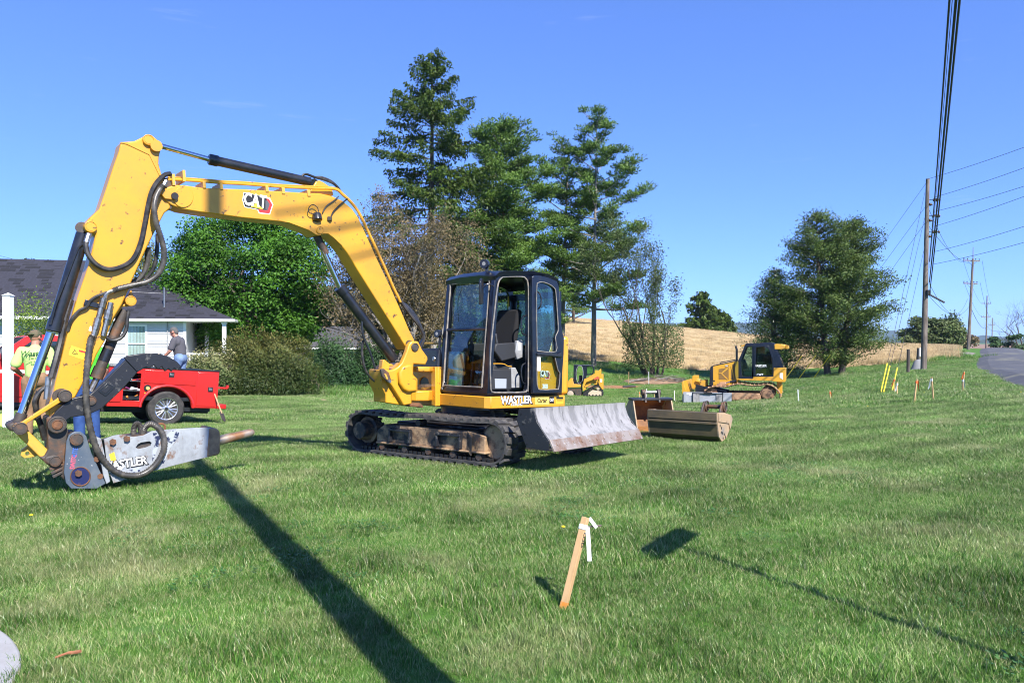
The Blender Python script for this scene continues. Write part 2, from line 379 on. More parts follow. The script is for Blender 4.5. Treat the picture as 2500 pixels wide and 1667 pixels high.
# ploughed brown field beyond the crest of the road, far right
PLOUGH = pm('ploughed_soil', (0.25, 0.155, 0.105), 0.95, col2=(0.33, 0.23, 0.15), nscale=0.05, spec=0.1)
pf = link('ploughed_field', grid_mesh('ploughed_field', np.linspace(60, 900, 60), np.linspace(130, 1500, 50), lambda X, Y: ground_z(X, Y)+0.08, PLOUGH,
     lambda x, y: (x > 0.50*y - 5) & (x < 0.9*y))); pf['kind'] = 'structure'

# ------------------------------------------------------------------ road, verge, pavement
_rl = [(-9.5,-20),(0.9,-2.9),(6.8,7.4),(15.6,22.6),(19.7,31),(26.8,44),(33.3,55.5),(43,71),(53.8,89),(76,124),(98,158)]
def road_strip(off0, off1, dz, thick=0.0):
    pts = smooth_path([Vector((a, b, 0)) for a, b in _rl], 8); mb = MB(); rows = []
    for i, p in enumerate(pts):
        t = (pts[min(i+1, len(pts)-1)] - pts[max(i-1, 0)]).normalized(); n = Vector((t.y, -t.x, 0))
        row = []
        for k in range(7):
            q = p + n*(off0 + (off1-off0)*k/6); row.append(Vector((q.x, q.y, gz(q.x, q.y) + dz(k/6))))
        rows.append(row)
    for a, b in zip(rows[:-1], rows[1:]):
        for k in range(6): mb.quad(a[k], a[k+1], b[k+1], b[k])
    return mb
ASPH = pm('asphalt', (0.085, 0.088, 0.098), 0.88, col2=(0.11, 0.112, 0.12), nscale=0.8, col3=(0.27, 0.26, 0.17), n3=0.42, lo3=0.55, hi3=0.72, bump=0.4, bscale=90, stretch=(1, 1, 1), spec=0.3)
rd = road_strip(0.0, 4.3, lambda k: (0.0 if k in (0.0, 1.0) else 0.13 + 0.04*(1-(2*k-1)**2))).build('road', ASPH, smooth=60, fix=False); rd['kind'] = 'structure'
GRAVEL = pm('gravel', (0.22, 0.19, 0.15), 0.95, col2=(0.20, 0.15, 0.11), nscale=1.5, col3=(0.30, 0.28, 0.26), n3=30, lo3=0.5, hi3=0.6, bump=0.6, bscale=60)
CONC = pm('concrete', (0.36, 0.355, 0.35), 0.9, col2=(0.29, 0.28, 0.265), nscale=3, col3=(0.30, 0.28, 0.25), n3=22, lo3=0.62, hi3=0.75, bump=0.3, bscale=70)
pv = MB(); ed = [(-5.8,4.5),(-3.8,4.6),(-3.15,4.46),(-2.78,4.22),(-2.52,3.96),(-2.36,3.7),(-2.28,3.4),(-2.22,2.8),(-2.4,1.6),(-3.2,-1),(-6.5,-1)]
top = smooth_path([Vector((a, b, gz(a, b)+.03)) for a, b in ed[:-1]], 5) + [Vector((-6.5,-1,.03))]
pv.slab(top, (0, 0, -.12)); p_o = pv.build('pavement', CONC, bevel=.012, smooth=20); p_o['kind'] = 'structure'

# ------------------------------------------------------------------ scattered grass: points carry scale, turn and kind; one object per kind of stuff
def scatter(name, P, scl, rot, vid, sources, label, cat):
    me = bpy.data.meshes.new(name); me.vertices.add(len(P)); me.vertices.foreach_set('co', np.asarray(P, np.float32).ravel())
    for k, v, ty in (('scl', scl, 'FLOAT'), ('turn', rot, 'FLOAT'), ('vid', vid, 'INT')):
        a = me.attributes.new(k, ty, 'POINT'); a.data.foreach_set('value', np.asarray(v, np.int32 if ty == 'INT' else np.float32))
    o = link(name, me); tag(o, label, cat, kind='stuff')
    t = bpy.data.node_groups.new(name, 'GeometryNodeTree'); t.interface.new_socket('Geometry', in_out='INPUT', socket_type='NodeSocketGeometry'); t.interface.new_socket('Geometry', in_out='OUTPUT', socket_type='NodeSocketGeometry')
    N = t.nodes.new; l = t.links.new; gi = N('NodeGroupInput'); go = N('NodeGroupOutput'); ip = N('GeometryNodeInstanceOnPoints'); j = N('GeometryNodeJoinGeometry')
    for s in reversed(sources):
        oi = N('GeometryNodeObjectInfo'); oi.inputs['Object'].default_value = s; oi.inputs['As Instance'].default_value = True; l(oi.outputs['Geometry'], j.inputs[0])
    def att(k, ty):
        a = N('GeometryNodeInputNamedAttribute'); a.data_type = ty; a.inputs['Name'].default_value = k; return a.outputs['Attribute']
    l(gi.outputs[0], ip.inputs['Points']); l(j.outputs[0], ip.inputs['Instance']); ip.inputs['Pick Instance'].default_value = True
    l(att('vid', 'INT'), ip.inputs['Instance Index']); l(att('scl', 'FLOAT'), ip.inputs['Scale'])
    cx = N('ShaderNodeCombineXYZ'); l(att('turn', 'FLOAT'), cx.inputs['Z']); l(cx.outputs[0], ip.inputs['Rotation'])
    l(ip.outputs[0], go.inputs[0]); md = o.modifiers.new('scatter', 'NODES'); md.node_group = t
    return o

def clump(name, mat, n, rad, h, w, lean=.5, seg=2, tint=(0, 1), up=0.0):
    V = []; F = []; T = []
    for i in range(n):
        a = random.uniform(0, 6.283); r = rad*math.sqrt(random.random()); bx, by = r*math.cos(a), r*math.sin(a)
        hh = h*random.uniform(.55, 1.15); ww = w*random.uniform(.7, 1.2); la = random.uniform(0, 6.283); le = hh*random.uniform(.1, 1)*lean
        ta = random.uniform(0, 6.283); ux, uy = math.cos(ta)*ww/2, math.sin(ta)*ww/2; tn = random.uniform(*tint)**1.15 if random.random() > .07 else 1.0
        b = len(V)
        for k in range(seg+1):
            f = k/seg; z = hh*(f - .12*f*f) - .01; ox, oy = bx + math.cos(la)*le*f*f, by + math.sin(la)*le*f*f; s = 1 - f**1.6
            if k < seg: V += [(ox-ux*s, oy-uy*s, z), (ox+ux*s, oy+uy*s, z)]; T += [tn]*2
            else: V.append((ox, oy, z)); T.append(tn)
        for k in range(seg-1): F.append((b+2*k, b+2*k+1, b+2*k+3, b+2*k+2))
        F.append((b+2*seg-2, b+2*seg-1, b+2*seg))
    me = bpy.data.meshes.new(name); me.from_pydata(V, [], F); me.materials.append(mat); me.shade_smooth()
    at_ = me.attributes.new('tint', 'FLOAT', 'POINT'); at_.data.foreach_set('value', np.array(T, np.float32))
    return bpy.data.objects.new(name, me)

def blade_mat(name, cs, rough=0.45, trans=0.3):
    m = bpy.data.materials.new(name); m.use_nodes = True; t = m.node_tree; t.nodes.clear(); l = t.links.new
    o = t.nodes.new('ShaderNodeOutputMaterial'); a = t.nodes.new('ShaderNodeAttribute'); a.attribute_name = 'tint'
    cr = t.nodes.new('ShaderNodeValToRGB'); e = cr.color_ramp.elements
    e[0].position = 0; e[0].color = cs[0] + (1,); e[1].position = 1; e[1].color = cs[-1] + (1,)
    for i, c in enumerate(cs[1:-1]): x = e.new((i+1)*0.85/(len(cs)-1) if len(cs) > 2 else .5); x.color = c + (1,)
    l(a.outputs['Fac'], cr.inputs[0])
    g = t.nodes.new('ShaderNodeNewGeometry'); hs = t.nodes.new('ShaderNodeHueSaturation')
    n1 = t.nodes.new('ShaderNodeTexNoise'); n1.inputs['Scale'].default_value = 0.8; n1.inputs['Detail'].default_value = 5; l(g.outputs['Position'], n1.inputs['Vector'])
    mr = t.nodes.new('ShaderNodeMapRange'); mr.inputs[1].default_value = .3; mr.inputs[2].default_value = .7; mr.inputs[3].default_value = .62; mr.inputs[4].default_value = 1.34
    l(n1.outputs['Fac'], mr.inputs[0])
    wv = t.nodes.new('ShaderNodeTexWave'); wv.inputs['Scale'].default_value = 0.30; wv.inputs['Distortion'].default_value = 1.5; wv.inputs['Detail'].default_value = 2
    wm = t.nodes.new('ShaderNodeMapping'); wm.inputs['Rotation'].default_value = (0, 0, R(62)); l(g.outputs['Position'], wm.inputs[0]); l(wm.outputs[0], wv.inputs['Vector'])
    wr = t.nodes.new('ShaderNodeMapRange'); wr.inputs[3].default_value = .86; wr.inputs[4].default_value = 1.12; l(wv.outputs['Fac'], wr.inputs[0])
    ml = t.nodes.new('ShaderNodeMath'); ml.operation = 'MULTIPLY'; l(mr.outputs[0], ml.inputs[0]); l(wr.outputs[0], ml.inputs[1]); l(ml.outputs[0], hs.inputs['Value']); l(cr.outputs[0], hs.inputs['Color'])
    n2 = t.nodes.new('ShaderNodeTexNoise'); n2.inputs['Scale'].default_value = 0.55; n2.inputs['Detail'].default_value = 6; n2.inputs['Roughness'].default_value = .65
    mpp = t.nodes.new('ShaderNodeMapping'); mpp.inputs['Location'].default_value = (13, 4, 0); l(g.outputs['Position'], mpp.inputs[0]); l(mpp.outputs[0], n2.inputs['Vector'])
    m2 = t.nodes.new('ShaderNodeMapRange'); m2.inputs[1].default_value = .53; m2.inputs[2].default_value = .70; m2.inputs[4].default_value = .72; l(n2.outputs['Fac'], m2.inputs[0])
    mx = t.nodes.new('ShaderNodeMixRGB'); mx.inputs[2].default_value = cs[-1] + (1,); l(m2.outputs[0], mx.inputs[0]); l(hs.outputs[0], mx.inputs[1])
    d = t.nodes.new('ShaderNodeBsdfPrincipled'); d.inputs['Roughness'].default_value = rough; d.inputs['Specular IOR Level'].default_value = 0.45; l(mx.outputs[0], d.inputs['Base Color'])
    tr = t.nodes.new('ShaderNodeBsdfTranslucent'); l(mx.outputs[0], tr.inputs[0]); ms = t.nodes.new('ShaderNodeMixShader'); ms.inputs[0].default_value = trans
    l(d.outputs[0], ms.inputs[1]); l(tr.outputs[0], ms.inputs[2]); l(ms.outputs[0], o.inputs[0]); return m
BLADE = blade_mat('grass_blades', [(0.048, 0.138, 0.016), (0.108, 0.240, 0.036), (0.230, 0.350, 0.095), (0.44, 0.42, 0.22)], 0.36)
STALK = blade_mat('grain_stalks', [(0.38, 0.25, 0.11), (0.52, 0.40, 0.22), (0.62, 0.52, 0.31)], 0.7, 0.2)

def fan_points(d0, d1, rho, margin=2.0):
    """random points on the lawn in the view and a little beside it, rho per square metre"""
    half = lambda d: 0.675*d + margin
    n = int(rho*(d1-d0)*(half(d0)+half(d1))); d = rng.uniform(d0, d1, n*2); x = rng.uniform(-1, 1, n*2)*half(d1)
    k = np.abs(x) < half(d); d, x = d[k], x[k]
    return x, d
_rp = np.array(_rl); _rt = np.array([0.51, 0.86])
def off_road(x, y):
    e = np.interp(y, _rp[:, 1], _rp[:, 0]); return (x < e + .10) | (x > e + 4.9)
_pvp = np.array([(p.x, p.y) for p in top])
def in_poly(x, y, P):
    c = np.zeros(x.shape, bool); j = len(P)-1
    for i in range(len(P)):
        k = ((P[i, 1] > y) != (P[j, 1] > y)) & (x < (P[j, 0]-P[i, 0])*(y-P[i, 1])/(P[j, 1]-P[i, 1]+1e-12)+P[i, 0]); c ^= k; j = i
    return c
BARE = [(at(1100,1190,8.4), .55), (at(1060,1500,4.5), .16), (at(360,1530,4.3), .2), (at(20,1195,8.2), .25), (at(1040,1460,4.9), .12), (at(2380,1010,13.5), 1.1),(at(960,977,31),.9),(at(835,978,31),.8),(at(2150,1560,4.2),.25)]
def lawn(name, bands, sources, label):
    X = []; Y = []; S = []
    for d0, d1, rho, s0, s1 in bands:
        x, y = fan_points(d0, d1, rho); k = off_road(x, y) & ~wheat_in(x, y) & ~in_poly(x, y, _pvp)
        for c, r in BARE: k &= (np.hypot(x-c.x, y-c.y) > r*(.3+1.1*rng.random(len(x)))) | (rng.random(len(x)) < .30)
        x, y = x[k], y[k]; X.append(x); Y.append(y); S.append(rng.uniform(s0, s1, len(x)))
    x = np.concatenate(X); y = np.concatenate(Y); s = np.concatenate(S)
    # taller and thinner patches
    pat = np.sin(x*1.9+1.3*np.sin(y*1.1))*np.sin(y*2.3+.8*np.sin(x*1.7)); s *= 1 + .28*pat
    return scatter(name, np.c_[x, y, ground_z(x, y)], s, rng.uniform(0, 6.283, len(x)), rng.integers(0, len(sources), len(x)), sources, label, 'grass')
src_n = [clump('grass_tuft', BLADE, 42, .085, .044, .0042, .8, 3, (0, .95)) for _ in range(7)] + [clump('grass_tuft', BLADE, 22, .05, .085, .005, .8, 3, (0, .5))]
src_m = [clump('grass_tuft', BLADE, 44, .15, .060, .008, .9, 2, (0, .9)) for _ in range(5)]
src_f = [clump('grass_tuft', BLADE, 70, .45, .075, .012, .9, 2, (0, .9)) for _ in range(5)]
lawn('lawn_grass', [(2.4, 5, 330, .8, 1.3), (5, 8.5, 240, .8, 1.3)], src_n, 'short green lawn blades in the foreground and around the tracks')
lawn('grass', [(8.5, 13, 95, .8, 1.25), (13, 20, 55, .85, 1.3)], src_m, 'mown green grass of the middle lawn behind the yellow excavator')
lawn('far_grass', [(20, 34, 12, .8, 1.25), (34, 66, 4.5, .9, 1.5)], src_f, 'mown grass of the far lawn around the small machines and trees')
_e = np.array([(p.x, p.y) for p in top[:40]]); _i = rng.integers(8, len(_e)-3, 420); _p = _e[_i] + rng.normal(0, .045, (420, 2)) + np.array([.05, .04])
scatter('edge_grass', np.c_[_p, ground_z(_p[:, 0], _p[:, 1])], rng.uniform(.6, 1.25, 420), rng.uniform(0, 6.283, 420), rng.integers(0, 8, 420), src_n, 'ragged grass growing over the edge of the concrete', 'grass')
# broad-leaved weeds and clover low in the near lawn
CLOV = blade_mat('clover_leaves', [(0.028, 0.098, 0.018), (0.060, 0.175, 0.038), (0.11, 0.23, 0.06)], .5, .25)
def rosette(n, rad, w):
    V = []; F = []; T = []
    for i in range(n):
        a = random.uniform(0, 6.283); r = rad*math.sqrt(random.random()); c = Vector((r*math.cos(a), r*math.sin(a), random.uniform(.008, .040))); s = w*random.uniform(.6, 1.2); d = Vector((math.cos(a), math.sin(a), .25)); q = Vector((-math.sin(a), math.cos(a), random.uniform(-.3, .3)))
        b = len(V); V += [tuple(c-d*s), tuple(c+q*s*.6), tuple(c+d*s), tuple(c-q*s*.6)]; F.append((b, b+1, b+2, b+3)); T += [random.random()]*4
    me = bpy.data.meshes.new('clover_patch'); me.from_pydata(V, [], F); me.materials.append(CLOV); a_ = me.attributes.new('tint', 'FLOAT', 'POINT'); a_.data.foreach_set('value', np.array(T, np.float32)); return bpy.data.objects.new('clover_patch', me)
src_c = [rosette(44, .13, .011) for _ in range(3)]
x, d = fan_points(2.6, 11, 4); k = (np.sin(x*1.1+.7)*np.sin(d*.9+x*.6) > .15) & ~in_poly(x, d, _pvp); x, d = x[k], d[k]
scatter('clover', np.c_[x, d, ground_z(x, d)], rng.uniform(.7, 1.6, len(x)), rng.uniform(0, 6.283, len(x)), rng.integers(0, 3, len(x)), src_c, 'clover and broad-leaved weeds in the near lawn', 'weeds')
# grain stalks
src_w = [clump('grain_tuft', STALK, 54, .60, .52, .026, .6, 2, (0, 1)) for _ in range(4)]
x, d = fan_points(60, 105, 3.2, 6); k = wheat_in(x, d); x, d = x[k], d[k]
x2, d2 = fan_points(105, 165, 1.0, 6); k = wheat_in(x2, d2); x = np.r_[x, x2[k]]; d = np.r_[d, d2[k]]
scatter('grain', np.c_[x, d, ground_z(x, d)], rng.uniform(.8, 1.25, len(x)), rng.uniform(0, 6.283, len(x)), rng.integers(0, 4, len(x)), src_w, 'ripe tan grain standing on the slope behind the trees', 'grain')
# weeds left uncut at the foot of the trees and hedges
src_t = [clump('weed_tuft', BLADE, 40, .3, .38, .022, .7, 3, (0, .6)) for _ in range(4)]
def weeds(spots):
    P = []; 
    for px, d, w, dep, n in spots:
        x0 = (px-CX)/FPX*d
        for _ in range(n): P.append((x0 + random.gauss(0, w), d + random.gauss(0, dep)))
    x = np.array([p[0] for p in P]); y = np.array([p[1] for p in P])
    scatter('weeds', np.c_[x, y, ground_z(x, y)], rng.uniform(.5, 1.3, len(x)), rng.uniform(0, 6.283, len(x)), rng.integers(0, 4, len(x)), src_t, 'uncut weeds at the foot of the hedge and the brown tree', 'weeds')
weeds([(870, 45, 2.4, 1.0, 260), (700, 36, 1.8, .6, 60), (1586, 64, 2.0, .8, 120), (980, 44, 1.5, 1, 90), (1500, 70, 5, 1.2, 160), (2035, 60, .8, .5, 50), (2060, 60.5, 1.0, .4, 40), (2326, 69, .4, .8, 60), (2328, 80, .4, .8, 50), (2300, 63.5, 2.2, .5, 80)])

# ------------------------------------------------------------------ far hills and the air in front of them
HILL = pm('wooded_hill', (0.035, 0.060, 0.028), 0.9, col2=(0.055, 0.075, 0.03), nscale=0.02, spec=0.1)
def ridge(name, d, prof, depth=900):
    mb = MB(); pts = smooth_path([Vector(((p-CX)/FPX*d, d, EYE-(y-CY)/FPX*d)) for p, y in prof], 8); r0 = []; r1 = []; r2 = []
    for i, p in enumerate(pts):
        z = p.z + d*0.0007*math.sin(i*1.7)+d*.0005*math.sin(i*.63)
        r0.append((p.x, d-depth*.5, -6)); r1.append((p.x, d, z)); r2.append((p.x*1.1, d+depth, -6))
    mb.loft([r0, r1, r2], False, False); o = mb.build(name, HILL, fix=False, smooth=80); o['kind'] = 'structure'
ridge('hills', 4600, [(-900,800),(-400,790),(200,795),(900,800),(1500,796),(1690,792),(1770,789),(1830,790),(1930,803),(2050,806),(2200,808),(2290,817),(2330,824),(2360,826),(2400,820),(2440,822),(2500,825),(2700,818),(3100,824)])
ridge('hills', 2600, [(-900,822),(200,826),(1500,825),(2200,824),(2300,826),(2320,828),(2400,829),(2520,829),(2800,827),(3300,828)], 500)
HZ = bpy.data.materials.new('air'); HZ.use_nodes = True; HZ.node_tree.nodes.clear()
_o = HZ.node_tree.nodes.new('ShaderNodeOutputMaterial'); _v = HZ.node_tree.nodes.new('ShaderNodeVolumePrincipled')
_v.inputs['Color'].default_value = (0.58, 0.76, 1.0, 1); _v.inputs['Density'].default_value = 0.00010; _v.inputs['Anisotropy'].default_value = 0.1
HZ.node_tree.links.new(_v.outputs[0], _o.inputs['Volume'])
hb = MB(); hb.box(-6500, 6500, -800, 7000, -12, 150); h_o = hb.build('haze', HZ, smooth=0); h_o['kind'] = 'stuff'
# ================================================================== the excavator
EXC = Vector((-0.594, 11.346, -0.046)); _sx, _sy = -0.019, -0.030          # stands on ground that falls away gently
_ex = Vector((1, 0, _sx)).normalized(); _ez = _ex.cross(Vector((0, 1, _sy))).normalized(); _ey = _ez.cross(_ex)
EXM = Matrix((_ex, _ey, _ez)).transposed().to_4x4(); EXM.translation = EXC
exc = thing('excavator', 'yellow tracked excavator with black cab, hydraulic breaker lowered to the lawn', 'excavator', matrix=EXM)
EXI = EXM.inverted()
_b, _a = 0.622, 0.750
UM = Matrix(((math.cos(_b), -math.sin(_b), 0, 0), (-math.sin(_b), -math.cos(_b), 0, 0), (0, 0, 1, 0), (0, 0, 0, 1)))   # x to the blade, y to the near track
HM = Matrix(((-math.cos(_a), math.sin(_a), 0, 0), (-math.sin(_a), -math.cos(_a), 0, 0), (0, 0, 1, 0), (0, 0, 0, 1)))   # x forward to the boom, y to the cab side
DIRT = pm('dirt_caked_steel', (0.026, 0.024, 0.024), 0.6, col2=(0.38, 0.25, 0.14), nscale=3.6, lo=0.46, hi=0.60, col3=(0.12, 0.06, 0.03), n3=9, lo3=0.55, hi3=0.7, bump=0.4, bscale=30)
SEATM = pm('seat_fabric', (0.009, 0.009, 0.011), 0.9, bump=0.3, bscale=200)
GREYPL = pm('grey_plastic', (0.33, 0.34, 0.35), 0.5, col2=(0.24, 0.24, 0.24), nscale=5)
DARKPL = pm('dark_plastic', (0.03, 0.031, 0.034), 0.5)
TRIM = pm('grey_door_seal', (0.16, 0.155, 0.15), 0.6, col2=(0.30, 0.26, 0.21), nscale=9)
BLADEW = pm('worn_blade_paint', (0.31, 0.30, 0.295), 0.55, col2=(0.19, 0.185, 0.18), nscale=7, lo=0.46, hi=0.60, col3=(0.10, 0.095, 0.09), n3=18, lo3=0.57, hi3=0.70, stretch=(1, 1, 0.22), bump=0.15)
EDGE = pm('cutting_edge_steel', (0.38, 0.32, 0.27), 0.5, metal=0.4, col2=(0.25, 0.14, 0.08), nscale=4, lo=0.42, hi=0.65, col3=(0.55, 0.52, 0.5), n3=14, bump=0.15)

# ---- undercarriage
XT, RI, RS = 1.14, 0.275, 0.265
def track_path(n_arc=9):
    P = []; zc_i, zc_s = RI + .05, RS + .07
    for i in range(n_arc+1):
        a = -math.pi/2 + math.pi*i/n_arc; P.append((XT + .06 + RI*math.cos(a), zc_i + RI*math.sin(a)))
    for i in range(1, 8):
        f = i/8; P.append((XT + .06 - f*(2*XT+.06), zc_i+RI + f*(zc_s+RS-zc_i-RI) - .02*math.sin(math.pi*2*f)**2))
    for i in range(n_arc+1):
        a = math.pi/2 + math.pi*i/n_arc; P.append((-XT + RS*math.cos(a), zc_s + RS*math.sin(a) - (.03 if i > n_arc-2 else 0)))
    for i in range(1, 10): f = i/10; P.append((-XT + f*(2*XT+.06), .05))
    return P
TP = track_path()
def resample(P, n):
    P = np.array(P + [P[0]]); s = np.r_[0, np.cumsum(np.hypot(*np.diff(P, axis=0).T))]; t = np.linspace(0, s[-1], n, endpoint=False)
    x = np.interp(t, s, P[:, 0]); z = np.interp(t, s, P[:, 1]); d = s[-1]/n*.4
    x2 = np.interp((t+d) % s[-1], s, P[:, 0]); z2 = np.interp((t+d) % s[-1], s, P[:, 1])
    return x, z, x2-x, z2-z
lug_me = MB()
for sgn in (-1, 1):
    pass
lug_me.slab([(-.052, -.10, 0), (.03, -.11, 0), (.052, .10, 0), (-.03, .11, 0)], (0, 0, .030)); lug_me = lug_me.mesh('lug', RUBBER, 20)
cog_me = MB().box(-.026, .026, -.05, .05, 0, .045).mesh('drive_cog', RUBBERD, 20)
def track(y0, y1, near):
    x, z, dx, dz = resample(TP, 96); rings = []
    for k in range(96):
        nx, nz = dz[k], -dx[k]; L_ = math.hypot(nx, nz); nx /= L_; nz /= L_
        rings.append([(x[k], y0, z[k]), (x[k]-nx*.028, y0, z[k]-nz*.028), (x[k]-nx*.028, y1, z[k]-nz*.028), (x[k], y1, z[k])])
    rings.append(rings[0]); mb = MB(UM); mb.loft(rings, True, False); t = mb.build('track', RUBBER, exc, smooth=30)
    n = 46; x, z, dx, dz = resample(TP, n)
    for k in range(n):
        L_ = math.hypot(dx[k], dz[k]); tx, tz = dx[k]/L_, dz[k]/L_; nx, nz = tz, -tx
        for h, (yc, sh) in enumerate(((y0+(y1-y0)*.25, 0), (y0+(y1-y0)*.75, .5))):
            px, pz = x[k] + tx*sh*.12, z[k] + tz*sh*.12
            m = Matrix(((tx, 0, nx, px - nx*.002), (0, 1 if h else -1, 0, yc), (tz, 0, nz, pz - nz*.002), (0, 0, 0, 1)))
            link('lug', lug_me, t, UM @ m)
    if near:
        n = 30
        for k in range(n): link('drive_cog', cog_me, t, UM @ Matrix.Translation((-XT+.02 + k*(2*XT)/(n-1), (y0+y1)/2 + .12, .075)))
    s = 1 if near else -1; yo = max(y0, y1) if near else min(y0, y1); yi = yo - s*.40
    fr = MB(UM)
    prof = [(-XT+.30, .20), (XT-.05, .20), (XT-.05, .40), (XT-.30, .45), (-XT+.45, .45), (-XT+.30, .36)]
    fr.slab([(a, yo - s*.06, b) for a, b in prof], (0, -s*.26, 0)); fr.slab([(a, yo-s*.02, b) for a, b in [(-XT+.32, .175), (XT-.02, .175), (XT-.02, .205), (-XT+.32, .205)]], (0, -s*.34, 0))
    frame = fr.build('track_frame', DIRT, exc, bevel=.012)
    for k in range(5):
        xx = -XT+.42 + k*.43; r = MB(UM); r.lathe((xx, yo-s*.04, .135), (0, -s, 0), [(0, .02), (.0, .045), (.05, .06), (.08, .06), (.09, .045), (.22, .045), (.23, .06), (.28, .06)], 14); r.build('roller', RUSTD, exc)
    r = MB(UM); r.lathe((-.1, yo-s*.10, .50), (0, -s, 0), [(0, .03), (0, .045), (.14, .045)], 14); r.build('carrier_roller', RUSTD, exc)
    r = MB(UM); r.lathe((XT+.05, yo-s*.13, RI+.05), (0, -s, 0), [(0, .05), (0, .20), (.04, .245), (.08, .245), (.12, .2), (.12, .05)], 26); r.build('idler', DIRT, exc)
    r = MB(UM); r.lathe((-XT, yo+s*.0, RS+.07), (0, -s, 0), [(0, .03), (0, .115), (.015, .125), (.05, .125), (.16, .15), (.17, .19), (.28, .19), (.30, .1)], 24); r.build('drive_motor', DIRT, exc)
    r = MB(UM)
    for k in range(15):
        a = 2*math.pi*k/15; c = Vector((-XT+.215*math.cos(a), yo-s*.24, RS+.07+.215*math.sin(a))); r.cyl(c, c+Vector((0, -s*.05, 0)), .026, .026, 6)
    r.cyl((-XT, yo-s*.245, RS+.07), (-XT, yo-s*.285, RS+.07), .205, .205, 24); r.build('sprocket', RUSTD, exc)
    if near:
        for xa, xb in ((-XT+.58, -XT+.98), (.30, .72)):
            st = MB(UM); st.box(xa, xb, yo-.06, yo+.005, .37, .40); st.box(xa, xa+.03, yo-.07, yo, .22, .37); st.box(xb-.03, xb, yo-.07, yo, .22, .37)
            for k in range(8): st.box(xa+.02+k*.05, xa+.04+k*.05, yo-.055, yo, .40, .412)
            st.build('step', BLACKW, exc, bevel=.004)
        g = MB(UM); g.slab([(.80, yo-.06, .20), (.90, yo-.005, .15), (.90, yo-.005, .38), (.80, yo-.06, .45)], (.02, .0, 0)); g.build('track_guide', DIRT, exc)
track(0.73, 1.16, True); track(-1.16, -0.73, False)
cb = MB(UM); cb.slab([(-.75, -.80, .34), (.75, -.80, .34), (.75, .80, .34), (-.75, .80, .34)], (0, 0, .14)); cb.slab([(-.5, -.5, .48), (.5, -.5, .48), (.5, .5, .48), (-.5, .5, .48)], (0, 0, .09)); cb.build('carbody', BLACKW, exc, bevel=.02)
sb = MB(); sb.lathe((0, 0, .56), (0, 0, 1), [(0, .50), (.05, .50), (.05, .46), (.14, .46)], 40); sb.build('swing_bearing', BLACKW, exc)
# blade, pushed out to the far right of the tracks
BR, BZ, BT = 1.90, 0.30, 0.80
bl_prof = [(BR+.21, BZ+.13), (BR+.10, BZ+.22), (BR+.04, BZ+.33), (BR+.0, BZ+.44), (BR+.0, BT)]
b = MB(UM)
b.loft([[(x, yy, z) for x, z in bl_prof] + [(x-.03, yy, z) for x, z in reversed(bl_prof)] for yy in np.linspace(1.16, -1.16, 6)], True, True); blade = b.build('blade', BLADEW, exc, smooth=40)
b = MB(UM); b.loft([[(BR+.215, yy, BZ+.135), (BR+.285, yy, BZ), (BR+.262, yy, BZ-.01), (BR+.185, yy, BZ+.13)] for yy in (1.17, -1.17)], True, True); ce = b.build('cutting_edge', EDGE, blade, bevel=.003)
for k in range(12):
    yy = 1.05 - k*.19; c = Vector((BR+.245, yy, BZ+.08)); d = Vector((.135, 0, .07)).normalized(); bo = MB(UM); bo.cyl(c - d*.004, c+d*.006, .024, .022, 10); bo.build('bolt', EDGE, blade)
for yy in (1.16, -1.18):
    e = MB(UM); e.slab([(BR-.02, yy, BT), (BR-.24, yy, BT-.02), (BR-.27, yy, BT-.16), (BR-.12, yy, BZ+.02), (BR+.20, yy, BZ), (BR+.21, yy, BZ+.12), (BR+.03, yy, BZ+.33), (BR-.02, yy, BZ+.46)], (0, .022, 0)); e.build('side_plate', BLACKW, blade, bevel=.004)
if True:
    hl = MB(UM)
    for k in range(4): hl.cyl((BR-.20+k*.03, 1.1845, BT-.08-k*.12), (BR-.20+k*.03, 1.1865, BT-.08-k*.12), .012, .012, 8)
    hl.build('plate_hole', BLACKI, blade)
for yy in (.42, -.42):
    e = MB(UM); e.slab([(.7, yy, .30), (BR-.02, yy, .30), (BR-.02, yy, .55), (.7, yy, .44)], (0, .09, 0)); e.build('blade_arm', BLACKW, exc, bevel=.01)
e = MB(UM); e.box(BR-.10, BR-.02, -1.1, 1.1, BZ+.10, BZ+.20); e.build('blade_beam', RUSTD, exc, bevel=.01)
e = MB(UM); e.cyl((.6, 0, .52), (1.3, 0, .56), .05); e.build('blade_cylinder', BLACKP, exc); e = MB(UM); e.cyl((1.3, 0, .56), (BR-.02, 0, .60), .03); e.build('blade_rod', CHROME, exc)

# ---- upper structure, in its own frame: x forward, y to the cab side
def SP(px, py, y):
    """point on the cab side plane at lateral distance y seen at a pixel, in the upper structure's frame"""
    M = EXM @ HM; P0 = M @ Vector((0, y, 0)); N = (M.to_3x3() @ Vector((0, 1, 0))); return (M.inverted() @ on_plane(px, py, P0, N))
fe = lambda X, Y: (1050 + X/4.126, 640 + Y/4.126)
YL, XF, CW = 0.951, 0.529, 1.054
plat = MB(HM); oy = YL + .012
ol = [(XF+.02, -.95), (XF+.02, YL-.06), (XF-.04, oy), (-.95, oy), (-1.18, .70), (-1.28, .30), (-1.28, -.35), (-1.15, -.80), (-.9, -.95)]
plat.slab([(x, y, .72) for x, y in ol], (0, 0, .165)); platform = plat.build('platform', YELLOW, exc, bevel=.012)
bt = MB(HM); bt.slab([(x*.93, y*.93, .695) for x, y in ol], (0, 0, .03)); bt.build('base_plate', BLACKP, exc)
cwp = MB(HM)
cw = [(-.99, .90), (-1.06, .93), (-1.16, .74), (-1.285, .32), (-1.285, -.35), (-1.15, -.80), (-.9, -.95), (-.88, .80)]
